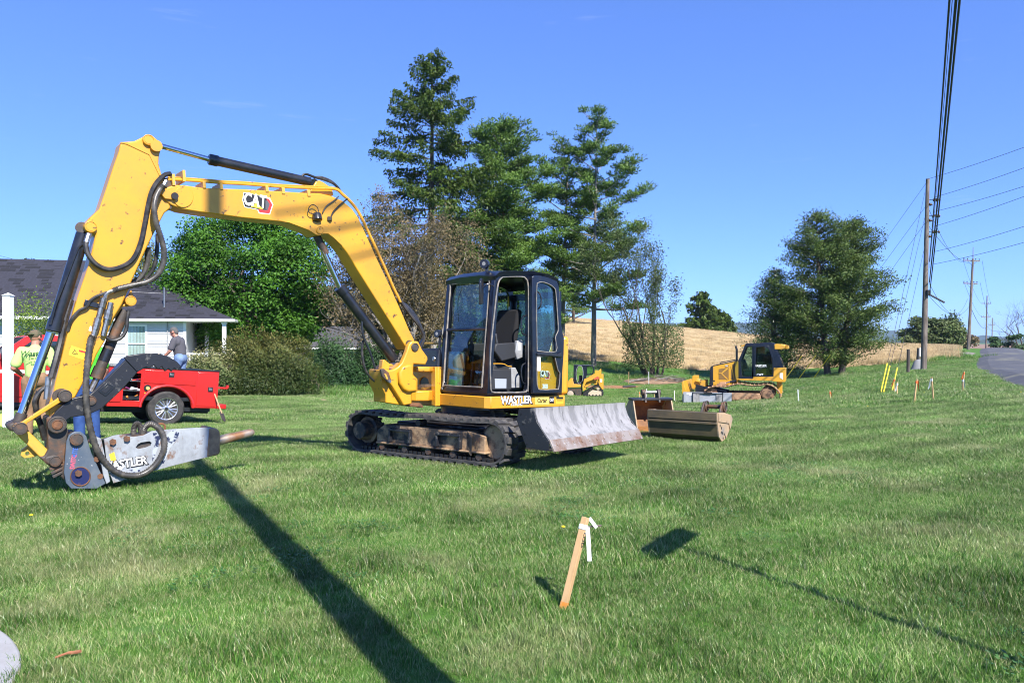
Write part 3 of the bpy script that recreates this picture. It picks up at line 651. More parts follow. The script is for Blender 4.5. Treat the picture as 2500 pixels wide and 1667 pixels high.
cwp.slab([(x, y, .892) for x, y in cw], (0, 0, .86)); cwp.build('counterweight', YELLOW, exc, bevel=.045, seg=3)
hd = MB(HM); hd.slab([(XF-.06, -.94, .89), (-.86, -.94, .89), (-.86, -.94, 1.62), (-.2, -.94, 1.60), (XF-.16, -.94, 1.46)], (0, .78, 0)); hd.build('engine_hood', YELLOW2, exc, bevel=.03)
bx = MB(HM); bx.box(XF-.05, XF+.03, -.80, -.13, .895, 1.53); tb = bx.build('toolbox_panel', BLACKP, exc, bevel=.03)
for zz in (1.05, 1.38):
    q = MB(HM); q.lathe((XF+.03, -.22, zz), (1, 0, 0), [(0, .035), (.012, .03), (.014, .0)], 14); q.build('latch', STEEL, tb)
q = MB(HM); q.box(XF-.3, XF-.05, -.8, -.14, 1.60, 1.625); q.build('hood_lip', YELLOW2, exc)

# cab shell: side plates with openings, roof, posts
ZB, ZT = .895, 2.53
def side_loop(pts, y): return [SP(*fe(*p), y) for p in pts]
door_open = [(612,1285),(606,1000),(622,760),(645,540),(672,300),(690,205),(712,168),(755,148),(925,148),(962,166),(985,215),(992,400),(988,1225),(972,1288),(940,1308),(655,1312)]
cab_side = [(580,1330),(600,860),(640,300),(655,150),(685,108),(760,100),(1015,100),(1180,130),(1275,178),(1298,235),(1310,500),(1330,820),(1330,1330)]
rear_win = [(1085,240),(1120,205),(1190,212),(1245,250),(1262,300),(1280,600),(1290,800),(1080,880)]
YI = YL - .01
cs = MB(HM); cs.slab([side_loop(cab_side, YI), side_loop(door_open, YI), side_loop(rear_win, YI)], (0, -.07, 0)); cab = cs.build('cab', BLACKCAB, exc, bevel=.008)
# matching far side plate with a big window
far = [SP(*fe(*p), YI) for p in cab_side]; dy = -(CW-.07)
rw = [SP(*fe(*p), YI) for p in [(650,860),(700,215),(760,170),(960,165),(1010,215),(1010,860)]]; rw2 = [SP(*fe(*p), YI) for p in rear_win]
f2 = MB(HM); f2.slab([[p+Vector((0, dy, 0)) for p in far], [p+Vector((0, dy, 0)) for p in rw], [p+Vector((0, dy, 0)) for p in rw2]], (0, -.05, 0)); f2.build('cab_side', BLACKCAB, cab, bevel=.006)
for loop in (rw, rw2):
    g = MB(HM); g.slab([p+Vector((0, dy-.02, 0)) for p in loop], (0, -.005, 0)); g.build('side_glass', GLASS, cab, smooth=0)
g = MB(HM); g.slab([p+Vector((0, -.03, 0)) for p in side_loop(rear_win, YI)], (0, -.005, 0)); g.build('rear_quarter_glass', GLASS, cab, smooth=0)
sl = MB(HM); lo = side_loop(door_open, YI+.006); sl.tube(smooth_path(lo+[lo[0]], 3), .011, 6); sl.build('door_seal', TRIM, cab)
# front: windshield frame follows the leaning front edges
A0, A1 = SP(*fe(580,1330), YI), SP(*fe(668,128), YI)
def FP(u, v): return Vector((A0.x + (A1.x-A0.x)*v + .004, YI - u*(CW-.02), A0.z + (A1.z-A0.z)*v))
def floop(pts): return [FP(u, v) for u, v in pts]
fo = [(0,0),(.0,.96),(.05,1.0),(.95,1.0),(1.0,.96),(1,0)]
fi = [(.115,.055),(.115,.95),(.17,.965),(.88,.955),(.935,.90),(.925,.09),(.88,.055)]
nv = Vector((.07, 0, .006))
fr = MB(HM); fr.slab([floop(fo), floop(fi)], -nv); fr.build('windshield_frame', BLACKCAB, cab, bevel=.012)
sl = MB(HM); lo = [p+nv*.1 for p in floop(fi)]; sl.tube(smooth_path(lo+[lo[0]], 3), .012, 6); sl.build('windshield_seal', TRIM, cab)
g = MB(HM); g.slab([p-nv*.5 for p in floop([(.115,.335),(.115,.95),(.17,.965),(.88,.955),(.935,.90),(.93,.335)])], -nv*.07); g.build('windshield', GLASSC, cab, smooth=0)
g = MB(HM); g.slab([p-nv*.25 for p in floop([(.10,.05),(.10,.365),(.94,.355),(.935,.08),(.89,.045)])], -nv*.07); g.build('lower_windshield', GLASS, cab, smooth=0)
rf = MB(HM)
tops = [p for p in side_loop([(655,150),(685,108),(760,100),(1015,100),(1180,130),(1275,178),(1290,225)], YI)]
rf.loft([[p + Vector((.02*(i == 0), -CW*f + (.03 if f == 0 else -.0), .012 + .035*math.sin(math.pi*f))) for i, p in enumerate(tops)] + [p + Vector((0, -CW*f, -.05)) for p in reversed(tops)] for f in (0, .03, .3, .7, .97, 1.0)], True, True)
rf.build('roof', BLACKCAB, cab, smooth=50)
xr = SP(*fe(1325,1000), YI).x
bk = MB(HM); bk.slab([[(xr, YI, ZB), (xr+.03, YI, 2.40), (xr+.03, YI-CW+.02, 2.40), (xr, YI-CW+.02, ZB)], [(xr+.01, YI-.1, 1.55), (xr+.03, YI-.1, 2.30), (xr+.03, YI-CW+.12, 2.30), (xr+.01, YI-CW+.12, 1.55)]], (.04, 0, 0)); bk.build('rear_wall', BLACKCAB, cab, bevel=.006)
g = MB(HM); g.slab([(xr+.03, YI-.1, 1.55), (xr+.05, YI-.1, 2.30), (xr+.05, YI-CW+.12, 2.30), (xr+.03, YI-CW+.12, 1.55)], (.005, 0, 0)); g.build('rear_glass', GLASS, cab, smooth=0)
fl = MB(HM); fl.box(xr+.05, XF-.02, YI-CW+.05, YI-.075, ZB-.005, ZB+.03); fl.build('cab_floor', DARKPL, cab)
# yellow side panel behind the folded-back door
sp = MB(HM); sp.slab(side_loop([(1075,1318),(1075,1100),(1110,1000),(1180,985),(1230,800),(1310,690),(1345,720),(1345,1318)], YL+.008), (0, -.012, 0)); spn = sp.build('side_panel', YELLOW, exc, bevel=.006)
sp = MB(HM); sp.slab(side_loop([(1112,1300),(1118,1080),(1140,1040),(1222,1036),(1232,1100),(1262,1180),(1250,1300)], YL+.020), (0, -.01, 0)); sp.build('fuel_door', YELLOW, spn, bevel=.004)
# the door, swung right round and latched flat against the side
dY = YL + .085
dout = [(1032,1322),(1030,150),(1045,130),(1100,132),(1200,158),(1275,192),(1292,230),(1300,420),(1318,610),(1340,720),(1352,760),(1348,930),(1335,1100),(1330,1318)]
dh1 = [(1078,895),(1072,480),(1076,240),(1092,208),(1130,200),(1200,222),(1252,262),(1268,320),(1288,600),(1290,690),(1262,760),(1268,900)]
dh2 = [(1078,950),(1240,945),(1262,975),(1290,1090),(1308,1120),(1296,1262),(1270,1280),(1110,1284),(1086,1262),(1076,1190)]
d = MB(HM); d.slab([side_loop(dout, dY), side_loop(dh1, dY), side_loop(dh2, dY)], (0, -.045, 0)); door = d.build('door', BLACKCAB, exc, bevel=.01)
for h, nm, gm in ((dh1, 'door_glass', GLASS), (dh2, 'door_glass', GLASSC)):
    g = MB(HM); g.slab(side_loop(h, dY-.02), (0, -.004, 0)); g.build(nm, gm, door, smooth=0)
    s_ = MB(HM); lo = side_loop(h, dY+.003); s_.tube(smooth_path(lo+[lo[0]], 3), .007, 5); s_.build('glass_seal', TRIM, door)
hn = MB(HM); hn.tube(smooth_path([SP(*fe(*p), dY+o) for p, o in (((1085,300),.0),((1105,320),.05),((1120,380),.055),((1112,440),.05),((1088,472),.0))], 5), .011, 6); hn.build('door_handle', BLACKP, door)
q = MB(HM); q.slab(side_loop([(1078,955),(1113,957),(1113,1095),(1078,1093)], dY+.002), (0, -.003, 0)); q.build('notice_label', WHITE, door)
lt = MB(HM)
lt.slab(side_loop([(1085,915),(1200,905),(1290,925),(1335,900),(1330,960),(1200,945),(1085,935)], dY+.03), (0, -.028, 0)); lt.build('latch_bar', BLACKP, door, bevel=.01)
for yy in (300, 1130):
    h_ = MB(HM); a_ = SP(*fe(1010, yy), YI+.02); h_.cyl(a_+Vector((0,0,-.06)), a_+Vector((0,0,.06)), .018); h_.cbox(a_+Vector((-.03,.03,0)), .08, .04, .05); h_.build('hinge', BLACKP, door)

# seat and controls
sx, sy = .02, .46
se = MB(HM); se.slab([(sx-.24, sy-.24, 1.33), (sx+.26, sy-.24, 1.33), (sx+.26, sy+.24, 1.33), (sx-.24, sy+.24, 1.33)], (0, 0, .12)); seat = se.build('seat', SEATM, cab, bevel=.045, seg=3)
se = MB(HM); se.slab([(sx-.22, sy-.23, 1.42), (sx-.12, sy-.23, 1.42), (sx-.26, sy-.23, 2.12), (sx-.36, sy-.23, 2.10)], (0, .46, 0)); se.build('backrest', SEATM, seat, bevel=.04, seg=3)
se = MB(HM); se.slab([(sx-.23, sy-.2, .92), (sx+.2, sy-.2, .92), (sx+.16, sy-.2, 1.33), (sx-.2, sy-.2, 1.33)], (0, .4, 0)); se.build('seat_base', DARKPL, seat, bevel=.01)
for s_ in (1, -1):
    c_ = MB(HM); c_.slab([(sx-.16, sy+s_*.27-.05, 1.42), (sx+.12, sy+s_*.27-.05, 1.36), (sx+.26, sy+s_*.27-.05, 1.50), (sx+.24, sy+s_*.27-.05, 1.60), (sx-.12, sy+s_*.27-.05, 1.63)], (0, .10, 0)); c_.build('armrest_console', DARKPL, seat, bevel=.015)
    j_ = MB(HM); j_.tube(smooth_path([(sx+.17, sy+s_*.27, 1.56), (sx+.19, sy+s_*.27, 1.66), (sx+.20, sy+s_*.26, 1.74)], 4), [.022]*4+[.018]*2+[.02]*3, 8); j_.build('joystick', DARKPL, seat)
q = MB(HM); q.slab(side_loop([(880,790),(935,785),(945,860),(935,960),(880,980),(862,900)], .80), (0, -.06, 0)); q.build('console_panel', GREYPL, cab, bevel=.012)
q = MB(HM); q.slab(side_loop([(890,815),(912,815),(908,890),(886,890)], .804), (0, -.004, 0)); q.build('switch_label', WHITE, cab)
q = MB(HM); q.slab(side_loop([(822,1062),(862,1060),(905,1150),(930,1265),(822,1268)], .72), (0, -.10, 0)); q.build('step_trim', GREYPL, cab, bevel=.01)
q = MB(HM); q.slab(side_loop([(652,1172),(770,1175),(768,1268),(655,1268)], .79), (0, -.004, 0)); q.build('notice_sheet', pm('notice_paper', (.34, .37, .42), .6), cab)
q = MB(HM); q.slab(side_loop([(618,1080),(820,1085),(822,1282),(625,1285)], .785), (0, -.04, 0)); q.build('seat_box', DARKPL, cab, bevel=.01)
q = MB(HM); q.tube(smooth_path([SP(*fe(*p), .80) for p in ((620,1022),(735,1024),(780,1045),(820,1052))], 4), .008, 6); q.build('yellow_lever', YELLOW, cab)
q = MB(HM); q.tube(smooth_path([SP(*fe(*p), .90) for p in ((968,535),(935,550),(920,590),(918,660),(930,715),(965,738))], 4), .011, 6); q.build('grab_rail', BLACKP, cab)
q = MB(HM); q.tube(smooth_path([SP(*fe(*p), .88) for p in ((966,1015),(930,1040),(918,1100),(930,1200),(964,1228))], 4), .012, 6); q.build('grab_rail', BLACKP, cab)
q = MB(HM); q.cbox(SP(*fe(685,888), .62), .05, .03, .03); q.build('lock_lever', pm('red_plastic', (.55, .05, .02), .4), cab)
for p in ((805,405), (650,750)):
    q = MB(HM); c_ = SP(*fe(*p), -.055); q.cbox(c_, .09, .006, .17 if p[0] > 700 else .25); q.build('warning_sticker', DECALY, cab)
q = MB(HM); q.cbox(SP(*fe(805,470), -.05), .06, .006, .06); q.build('sticker', WHITE, cab)
q = MB(HM); q.tube([FP(.94,.55), FP(.13,.55)+Vector((-.02,0,.0))], .02, 6); q.M = HM @ Matrix.Translation((-.85, 0, .05)); q.build('window_bar', BLACKP, cab)
# right front console, monitor, travel levers and pedals seen through the windshield
q = MB(HM); q.slab([(XF-.30, -.06, 1.50), (XF-.08, -.06, 1.46), (XF-.10, -.06, .95), (XF-.25, -.06, .95)], (0, .20, 0)); q.build('front_console', GREYPL, cab, bevel=.04, seg=3)
q = MB(HM); q.M = HM @ Matrix.Translation((XF-.22, .10, 1.62)) @ Matrix.Rotation(R(-25), 4, 'Y') @ Matrix.Rotation(R(20), 4, 'Z'); q.box(-.02, .03, -.11, .11, -.08, .09); q.build('monitor', DARKPL, cab, bevel=.012)
for yy in (.38, .52):
    q = MB(HM); q.tube(smooth_path([(XF-.16, yy, .95), (XF-.18, yy, 1.2), (XF-.22, yy+.02*(1 if yy > .45 else -1), 1.42)], 4), .012, 6); q.build('travel_lever', DARKPL, cab)
    q = MB(HM); q.M = HM @ Matrix.Translation((XF-.14, yy, 1.0)) @ Matrix.Rotation(R(30), 4, 'Y'); q.box(-.08, .08, -.05, .05, -.01, .01); q.build('pedal', DARKPL, cab)
# lamps, mirror
def lamp(name, c, d, r):
    c = Vector(c); d = Vector(d).normalized(); q = MB(HM); q.lathe(c-d*.05, d, [(0, .02), (0, r*.6), (.03, r), (.085, r), (.085, r*.85)], 18); o = q.build(name, BLACKP, exc)
    q = MB(HM); q.lathe(c+d*.028, d, [(0, r*.84), (.006, r*.84), (.008, .001)], 18); q.build('lens', GREYPL, o); return o
lp = lamp('work_lamp', (A1.x-.05, YI-.30, 2.70), (.85, .35, 0), .065); q = MB(HM); q.cyl((A1.x-.08, YI-.30, 2.54), (A1.x-.09, YI-.30, 2.66), .02); q.build('lamp_bracket', BLACKP, lp)
lp = lamp('work_lamp', (XF+.03, -.13, 1.74), (.9, .2, 0), .055); q = MB(HM); q.cyl((XF+.0, -.13, 1.53), (XF+.0, -.13, 1.72), .018); q.build('lamp_bracket', BLACKP, lp)
q = MB(HM); q.M = HM @ Matrix.Translation(FP(.0, .86) + Vector((.16, -.10, 0))) @ Matrix.Rotation(R(-55), 4, 'Z'); q.slab([(-.02,-.075,-.17),(-.02,.06,-.19),(-.02,.085,.12),(-.02,.02,.17),(-.02,-.06,.15)], (.035, 0, 0)); mi = q.build('mirror', BLACKP, exc, bevel=.012)
q = MB(HM); q.tube(smooth_path([FP(.02,.90), FP(.0,.90)+Vector((.1,-.04,.03)), FP(.0,.88)+Vector((.16,-.09,.0))], 4), .011, 6); q.build('mirror_arm', BLACKP, mi)
q = MB(HM); q.tube(smooth_path([FP(1.0,.0)+Vector((.03,-.03,.3)), FP(1.0,.3)+Vector((.05,-.05,.0)), FP(1.0,.55)+Vector((.03,-.03,0))], 4), .012, 6); q.build('front_rail', BLACKP, exc)
q = MB(HM); q.tube(smooth_path([FP(.80,.62)+Vector((.01,0,0)), FP(.86,.80)+Vector((.015,0,0)), FP(.78,.94)+Vector((.01,0,0))], 4), .005, 5); q.build('wiper', BLACKP, exc)

# ---- house front bracket that carries the kingpost
def WP(px, py, P, N): return EXI @ on_plane(px, py, P, N)
fc = lambda X, Y: (900 + X/6.533, 780 + Y/6.533)
Pf = EXM @ HM @ Vector((XF+.05, -.4, 1)); Nf = (EXM @ HM).to_3x3() @ Vector((1, 0, 0))
hN = HM.to_3x3() @ Vector((1, 0, 0))
q = MB(); q.slab([[WP(*fc(*p), Pf, Nf) for p in ((640,755),(1108,755),(1108,1378),(640,1340))], [WP(*fc(880+80*math.cos(t), 1010+95*math.sin(t)), Pf, Nf) for t in np.linspace(0, 6.283, 20)[:-1]]], -hN*.06); brk = q.build('front_bracket', YELLOW, exc, bevel=.006)
q = MB(); q.slab([WP(*fc(*p), Pf, Nf) for p in ((1040,760),(1108,755),(1108,1378),(1046,1362))], hN*.05); q.build('bracket_rib', YELLOW, brk, bevel=.006)
q = MB(); q.slab([WP(*fc(*p), Pf, Nf) for p in ((640,765),(1108,755),(1104,785),(640,790))], hN*.05); q.build('bracket_rib', YELLOW, brk, bevel=.006)
for zz, hh in ((1.19, .075), (.78, .15)):
    q = MB(HM); q.slab([(XF+.03, -.62, zz), (XF+.03, -.20, zz), (XF+.22, -.06, zz), (XF+.42, -.10, zz), (XF+.52, -.22, zz), (XF+.42, -.42, zz)], (0, 0, hh)); q.build('swing_lug', YELLOW, brk, bevel=.02)
q = MB(HM); q.cyl((XF-.02, -.30, 1.02), (XF+.02, -.30, 1.02), .14, .14, 20); q.build('bracket_recess', BLACKI, brk)
q = MB(HM); q.cyl((XF+.0, -.26, .985), (XF+.36, -.10, .985), .035, .035, 12); q.build('swing_cylinder', STEEL, brk)
# ---- boom, stick, thumb and breaker: one vertical plane, traced as side outlines in that plane and given real width
AF = EXC + Vector((-0.754, -0.702, 0)); _t = R(38.0)
AD = Vector((-math.cos(_t), -math.sin(_t), 0)); AN = Vector((math.sin(_t), -math.cos(_t), 0))      # along the arm, across it towards the sunny side
AX = -AD
def AP(p, off=0.0): return EXI @ on_plane(p[0], p[1], AF + AN*off, AN)
ANl = EXI.to_3x3() @ AN; AXl = EXI.to_3x3() @ AX; AZl = EXI.to_3x3() @ Vector((0, 0, 1))
f3 = lambda X, Y: (400 + X/3.135, 350 + Y/3.135)
fA = lambda X, Y: (X/3.135, 700 + Y/3.135)
fB = lambda X, Y: (150 + X/3.135, 300 + Y/3.135)
f2 = lambda X, Y: (X/2.851, 700 + Y/2.851)
f4 = lambda X, Y: (800 + X/2.851, 620 + Y/2.851)
def plate(pts, f, hi, lo, holes=()):
    """outline traced on the plane at offset hi, carried through to offset lo"""
    m = MB(); loops = [[AP(f(*p), hi) for p in pts]] + [[AP(f(*p), hi) for p in h] for h in holes]
    m.slab(loops if holes else loops[0], ANl*(lo-hi)); return m
def pin(name, p, f, hi, lo, r, mat, parent, n=20, rim=None):
    m = MB(); a = AP(f(*p), hi); m.lathe(a, -ANl, [(0, .001), (0, r*.72), (.004, r*.74), (.004, r*.86), (-.003, r*.9), (0, r), (hi-lo, r), (hi-lo, .001)] if rim is None else [(0, .001), (0, r), (hi-lo, r), (hi-lo, .001)], n)
    return m.build(name, mat, parent, smooth=30)
def disc(p, f, off, rx, ry=None, n=24): return [(p[0]+rx*math.cos(t), p[1]+(ry or rx)*math.sin(t)) for t in np.linspace(0, 2*math.pi, n+1)[:-1]]
HW = .150
# boom
boom_o = [(86,318),(166,322),(300,342),(620,352),(900,368),(1090,380),(1200,384),(1290,405),(1370,440),(1440,500),(1490,570),(1545,690),(1640,900),(1740,1110),(1820,1290),(1880,1430),(1915,1500),(1935,1545),(1915,1580),(1885,1588),
  (1858,1570),(1807,1486),(1721,1348),(1600,1157),(1480,967),(1400,835),(1345,765),(1300,722),(1258,695),(1222,694),(1198,706),(1165,702),(1110,668),(1020,632),(960,610),(900,600),(600,570),(260,524),(140,505),(60,474),(0,432),(-24,392),(6,343)]
boom = plate(boom_o, f3, HW, -HW).build('boom', YELLOW, exc, bevel=.012, seg=2)
# proud cheek plates and weld seams
pl = plate([(905,597),(960,600),(1100,597),(1200,612),(1280,650),(1335,715),(1368,785),(1345,765),(1300,722),(1258,692),(1222,692),(1198,704),(1165,700),(1110,665),(1020,630),(960,608)], f3, HW+.010, HW-.002); pl.build('cylinder_gusset', YELLOW, boom, bevel=.004)
pl = plate(disc((150,410), f3, 0, 78, 82), f3, HW+.012, HW-.002); pl.build('tip_boss', YELLOW, boom, bevel=.005)
pl = plate([(-22,388),(-5,352),(20,345),(60,372),(102,392),(98,424),(60,430),(10,425)], f3, HW+.03, HW+.005); pl.build('pin_keeper', YELLOW, boom, bevel=.006)
pin('keeper_bolt', (86,402), f3, HW+.05, HW+.02, .038, BLACKI, boom, rim=1)
pin('cylinder_pin', (1195,663), f3, HW+.022, HW-.01, .048, YELLOW, boom)
pin('boom_foot_pin', (745,440), fc, .262, -.262, .055, RUSTD, exc)
q = plate(disc((655,390), fc, 0, 55, 62), fc, HW+.02, -HW-.02); q.build('boom_foot_boss', RUSTD, boom)
# lamp on the boom
q = MB(); c = AP(f3(1183,555), HW+.06); q.lathe(c - ANl*.05 + AZl*.03, (AZl*-1 + ANl*.35), [(0, .02), (0, .05), (.02, .058), (.085, .058), (.09, .045)], 18); bl_ = q.build('boom_lamp', BLACKP, exc)
q = MB(); q.tube(smooth_path([AP(f3(*p), HW+.05) for p in ((1185,525),(1175,490),(1140,470),(1112,490),(1110,525),(1135,540),(1160,540))], 5), .006, 5); q.build('lamp_cable', HOSE, bl_)
q = MB(); q.tube(smooth_path([AP(f3(*p), HW+.02) for p in ((1215,530),(1245,480),(1300,440),(1340,405))], 5), .008, 5); q.build('lamp_cable', HOSE, bl_)
q = MB(); q.tube(smooth_path([AP(f3(*p), HW+.02) for p in ((1280,560),(1300,520),(1350,470),(1405,425))], 5), .010, 6); q.build('grease_hose', HOSE, boom)
q = MB(); q.cbox(AP(f3(1270,578), HW+.01), .05, .05, .05); q.build('grease_block', RUSTD, boom, bevel=.005)
# hard lines along the top
for k, (o, dy) in enumerate(((HW-.03, 0), (HW-.09, -14), (-HW+.04, -10))):
    P = [(30,278),(120,280),(300,292),(450,305),(600,312),(900,334),(1150,345),(1310,352),(1370,395),(1440,462),(1500,545),(1575,700),(1690,950),(1760,1110),(1800,1190),(1812,1215)]
    q = MB(); q.tube(smooth_path([AP(f3(x, y+dy*(1 if x < 1200 else .6)), o) for x, y in P], 4), .0165 if k == 0 else .013, 8); q.build('hydraulic_line', YELLOW, boom)
for x, y in ((75,280),(155,250),(310,300),(440,312),(790,330),(915,345),(1110,362)):
    q = plate([(x-12,y-(45 if x < 200 else 8)),(x+10,y-(45 if x < 200 else 8)),(x+16,y+42),(x-8,y+42)], f3, HW+.012, -HW+.02); q.build('line_clamp', YELLOW2, boom, bevel=.003)
q = plate([(1135,345),(1165,290),(1190,282),(1225,300),(1290,345),(1300,400),(1100,385)], f3, .07, -.07); q.build('cylinder_lug', YELLOW, boom, bevel=.01)
for off, pth in ((.02, ((1040,285),(1065,245),(1095,238),(1150,258),(1230,280),(1300,310),(1345,355))), (-.05, ((1150,262),(1210,262),(1280,290),(1330,335),(1360,380)))):
    q = MB(); q.tube(smooth_path([AP(f3(*p), off) for p in pth], 5), .016, 7); q.build('cylinder_hose', HOSE, boom)
# dark hose bundle dropping from the boom to the upper structure
for k in range(6):
    o = .10 - k*.04; P = [(1800-k*3,1185+k*4),(1838+k*4,1245),(1900+k*6,1330),(1962+k*3,1410+k*5),(1990,1490),(1965-k*4,1560),(1930,1640)]
    q = MB(); q.tube(smooth_path([AP(f3(*p), o) for p in P], 5), .024, 7); q.build('boom_hose', HOSE, exc)
# rods and barrels
def ram(name, f, a, b, c, d, rb, rr, off=0, capr=None):
    A, B, C_, D_ = (AP(f(*p), off) for p in (a, b, c, d)); u = (B-A).normalized()
    q = MB(); L_ = (B-A).length; q.lathe(A, u, [(0, rb*.5), (.0, rb), (L_-.10, rb), (L_-.10, rb*1.16), (L_-.01, rb*1.16), (L_, rb*1.0), (L_, .01)], 22); o = q.build(name, BLACKP, exc)
    q = MB(); q.cyl(C_, D_, rr, rr, 20); q.build('rod', CHROME, o); return o
st_ram = ram('stick_cylinder', f3, (1118,296), (343,122), (350,124), (-20,22), .056, .030)
q = MB(); q.tube([AP(f3(*p), .03) for p in ((1020,250),(480,128),(455,122))], .014, 6); q.build('oil_pipe', BLACKP, st_ram)
q = MB(); q.cyl(AP(f3(1150,302), .05), AP(f3(1150,302), -.05), .05); q.build('barrel_eye', BLACKP, st_ram)
bm_ram = ram('boom_cylinder', f3, (1762,1655), (1342,1098), (1350,1110), (1175,720), .068, .038)
bm_tip = MB(); bm_tip.cyl(AP(f3(1240,845), 0), AP(f3(1160,690), 0), .046, .05, 18); bm_tip.build('rod_eye', RUSTD, bm_ram)
q = MB(); q.tube(smooth_path([AP(f4(*p), .03) for p in ((238,450),(245,560),(300,700),(330,800))], 5), .016, 7); q.build('oil_pipe', BLACKP, bm_ram)
q = MB(); q.tube(smooth_path([AP(f4(*p), -.02) for p in ((245,600),(240,700),(265,810),(320,880),(380,905))], 5), .016, 7); q.build('cylinder_hose', HOSE, bm_ram)
q = MB(); q.cyl(AP(fc(150,760), 0), AP(fc(255,900), 0), .072, .06, 18); q.build('barrel_eye', RUSTD, bm_ram)
# kingpost
cheek = [(690,345),(790,345),(850,470),(940,595),(945,640),(910,722),(722,706),(715,880),(785,950),(785,1150),(690,1175),(690,1345),(560,1372),(500,1260),(380,1070),(330,1000),(215,920),(200,800),(240,770),(330,812),(400,795),(470,752),(530,690),(570,600),(610,500),(640,400)]
kp = plate(cheek, fc, .245, .16).build('kingpost', YELLOW, exc, bevel=.018, seg=3)
plate(cheek, fc, -.16, -.245).build('kingpost_cheek', YELLOW, kp, bevel=.018)
plate([(715,760),(715,880),(785,950),(785,1150),(690,1175),(690,1345),(560,1372),(270,1325),(270,1190),(200,1040),(200,800),(400,800),(560,690)], fc, .17, -.17).build('kingpost_core', YELLOW, kp, bevel=.012)
plate([(790,345),(850,470),(940,595),(945,640),(910,722),(722,706),(760,580)], fc, .17, -.17).build('kingpost_web', YELLOW, kp, bevel=.012)
plate([(492,840),(545,745),(640,715),(713,720),(715,880),(783,950),(783,1148),(640,1158),(560,1115),(500,1010)], fc, .305, .24).build('swivel_housing', YELLOW, kp, bevel=.04, seg=4)
plate([(230,642),(262,640),(330,700),(395,715),(398,740),(340,745),(330,800),(205,800)], fc, .14, .04).build('hose_guard', YELLOW, kp, bevel=.012)
plate([(195,790),(250,780),(330,850),(370,980),(345,1020),(310,1000),(215,905)], fc, .29, .245).build('pin_retainer', RUSTD, kp, bevel=.012)
plate([(250,860),(280,870),(315,945),(290,960)], fc, .298, .288).build('retainer_wear', YELLOW2, kp, bevel=.004)
pin('retainer_bolt', (340,985), fc, .31, .28, .022, STEEL, kp, 8, rim=1)
plate([(620,1345),(830,1330),(880,1380),(870,1412),(800,1400),(620,1385)], fc, .10, -.10).build('kingpost_foot', RUST, kp, bevel=.012)
# stick
stick_o = [(455,148),(560,140),(620,110),(650,88),(690,92),(730,125),(758,160),(762,205),(748,255),(745,310),(768,400),(800,520),(838,650),(790,690),(755,755),(700,862),(640,985),(530,1232),(468,1384),(400,1494),(330,1674),(270,1774),(220,1894),(105,2104),(72,2112),(45,2200),(10,2310),(-40,2320),(-95,2240),(-100,2150),(-62,2075),
   (-45,1980),(6,1784),(60,1560),(125,1330),(205,1100),(240,960),(262,850),(215,838),(178,815),(172,785),(210,735),(290,660),(345,500),(400,330),(440,220)]
SW = .135
stick = plate(stick_o, fB, SW, -SW).build('stick', YELLOW, exc, bevel=.014, seg=2)
q = plate([(440,150),(500,146),(685,232),(770,402),(748,402),(672,245),(500,165)], fB, SW+.008, SW-.002); q.build('weld_seam', YELLOW, stick, bevel=.003)
pin('stick_pin', (668,130), fB, SW+.035, -SW-.035, .058, YELLOW, stick); 
q = MB(); q.lathe(AP(fB(728,175), SW+.05), -ANl, [(0, .040), (0, .062), (.08, .062), (.08, .038), (.02, .036), (.018, .001)], 22); q.build('rod_boss', YELLOW, stick)
q = MB(); q.lathe(AP(fB(728,175), SW+.0485), -ANl, [(0, .001), (0, .040), (.004, .04)], 22); q.build('boss_bore', BLACKI, stick)
pin('bucket_cylinder_pin', (225,795), fB, SW+.04, -SW-.04, .058, YELLOW, stick)
q = plate([(900,150),(960,130),(975,80),(1005,25),(1020,60),(1035,105),(1025,145),(985,150),(940,152),(860,270),(850,255)], fA, .08, -.08); q.build('thumb_lug', YELLOW, stick, bevel=.01)
pin('thumb_pin', (1003,108), fA, .14, -.14, .055, YELLOW, stick)
# boom tip nose inside the stick fork
q = plate([(700,440),(770,410),(830,440),(870,560),(840,660),(760,640),(720,560)], fB, .13, -.13); q.build('tip_nose', RUSTD, boom)
# bucket cylinder in front of the stick
bu = MB(); 
bk_ram = ram('bucket_cylinder', fA, (-285, -1254+850) if False else (-285+0, -404), (398,350), (395,345), (158,985), .001, .041, 0) if False else None
A_, B_, C_, D_ = AP(fB(165,850), .02), AP(fA(408,345), .02), AP(fA(388,352), .02), AP(fA(160,990), .02)
u = (B_-A_).normalized(); L_ = (B_-A_).length
q = MB(); q.lathe(A_, u, [(0, .03), (0, .068), (L_-.14, .068), (L_-.14, .078), (L_-.01, .078), (L_, .06), (L_, .01)], 22); bkt = q.build('bucket_cylinder', BLACKP, exc)
q = MB(); q.cyl(C_, D_, .041, .041, 22); q.build('rod', CHROME, bkt)
q = MB(); q.cyl(D_ - (C_-D_).normalized()*-.03, D_ - (C_-D_).normalized()*.12, .052, .06, 18); q.build('rod_eye', RUSTD, bkt)
q = MB(); q.tube(smooth_path([AP(fB(*p), .09) for p in ((185,925),(140,945),(110,1000),(40,1180),(-40,1380))] + [AP(fA(*p), .09) for p in ((395,255),(385,290))], 4), .013, 7); q.build('oil_pipe', BLACKP, bkt)
q = MB(); q.cyl(AP(fB(150,800), .06), AP(fB(190,830), -.06), .06); q.build('barrel_eye', RUSTD, bkt)
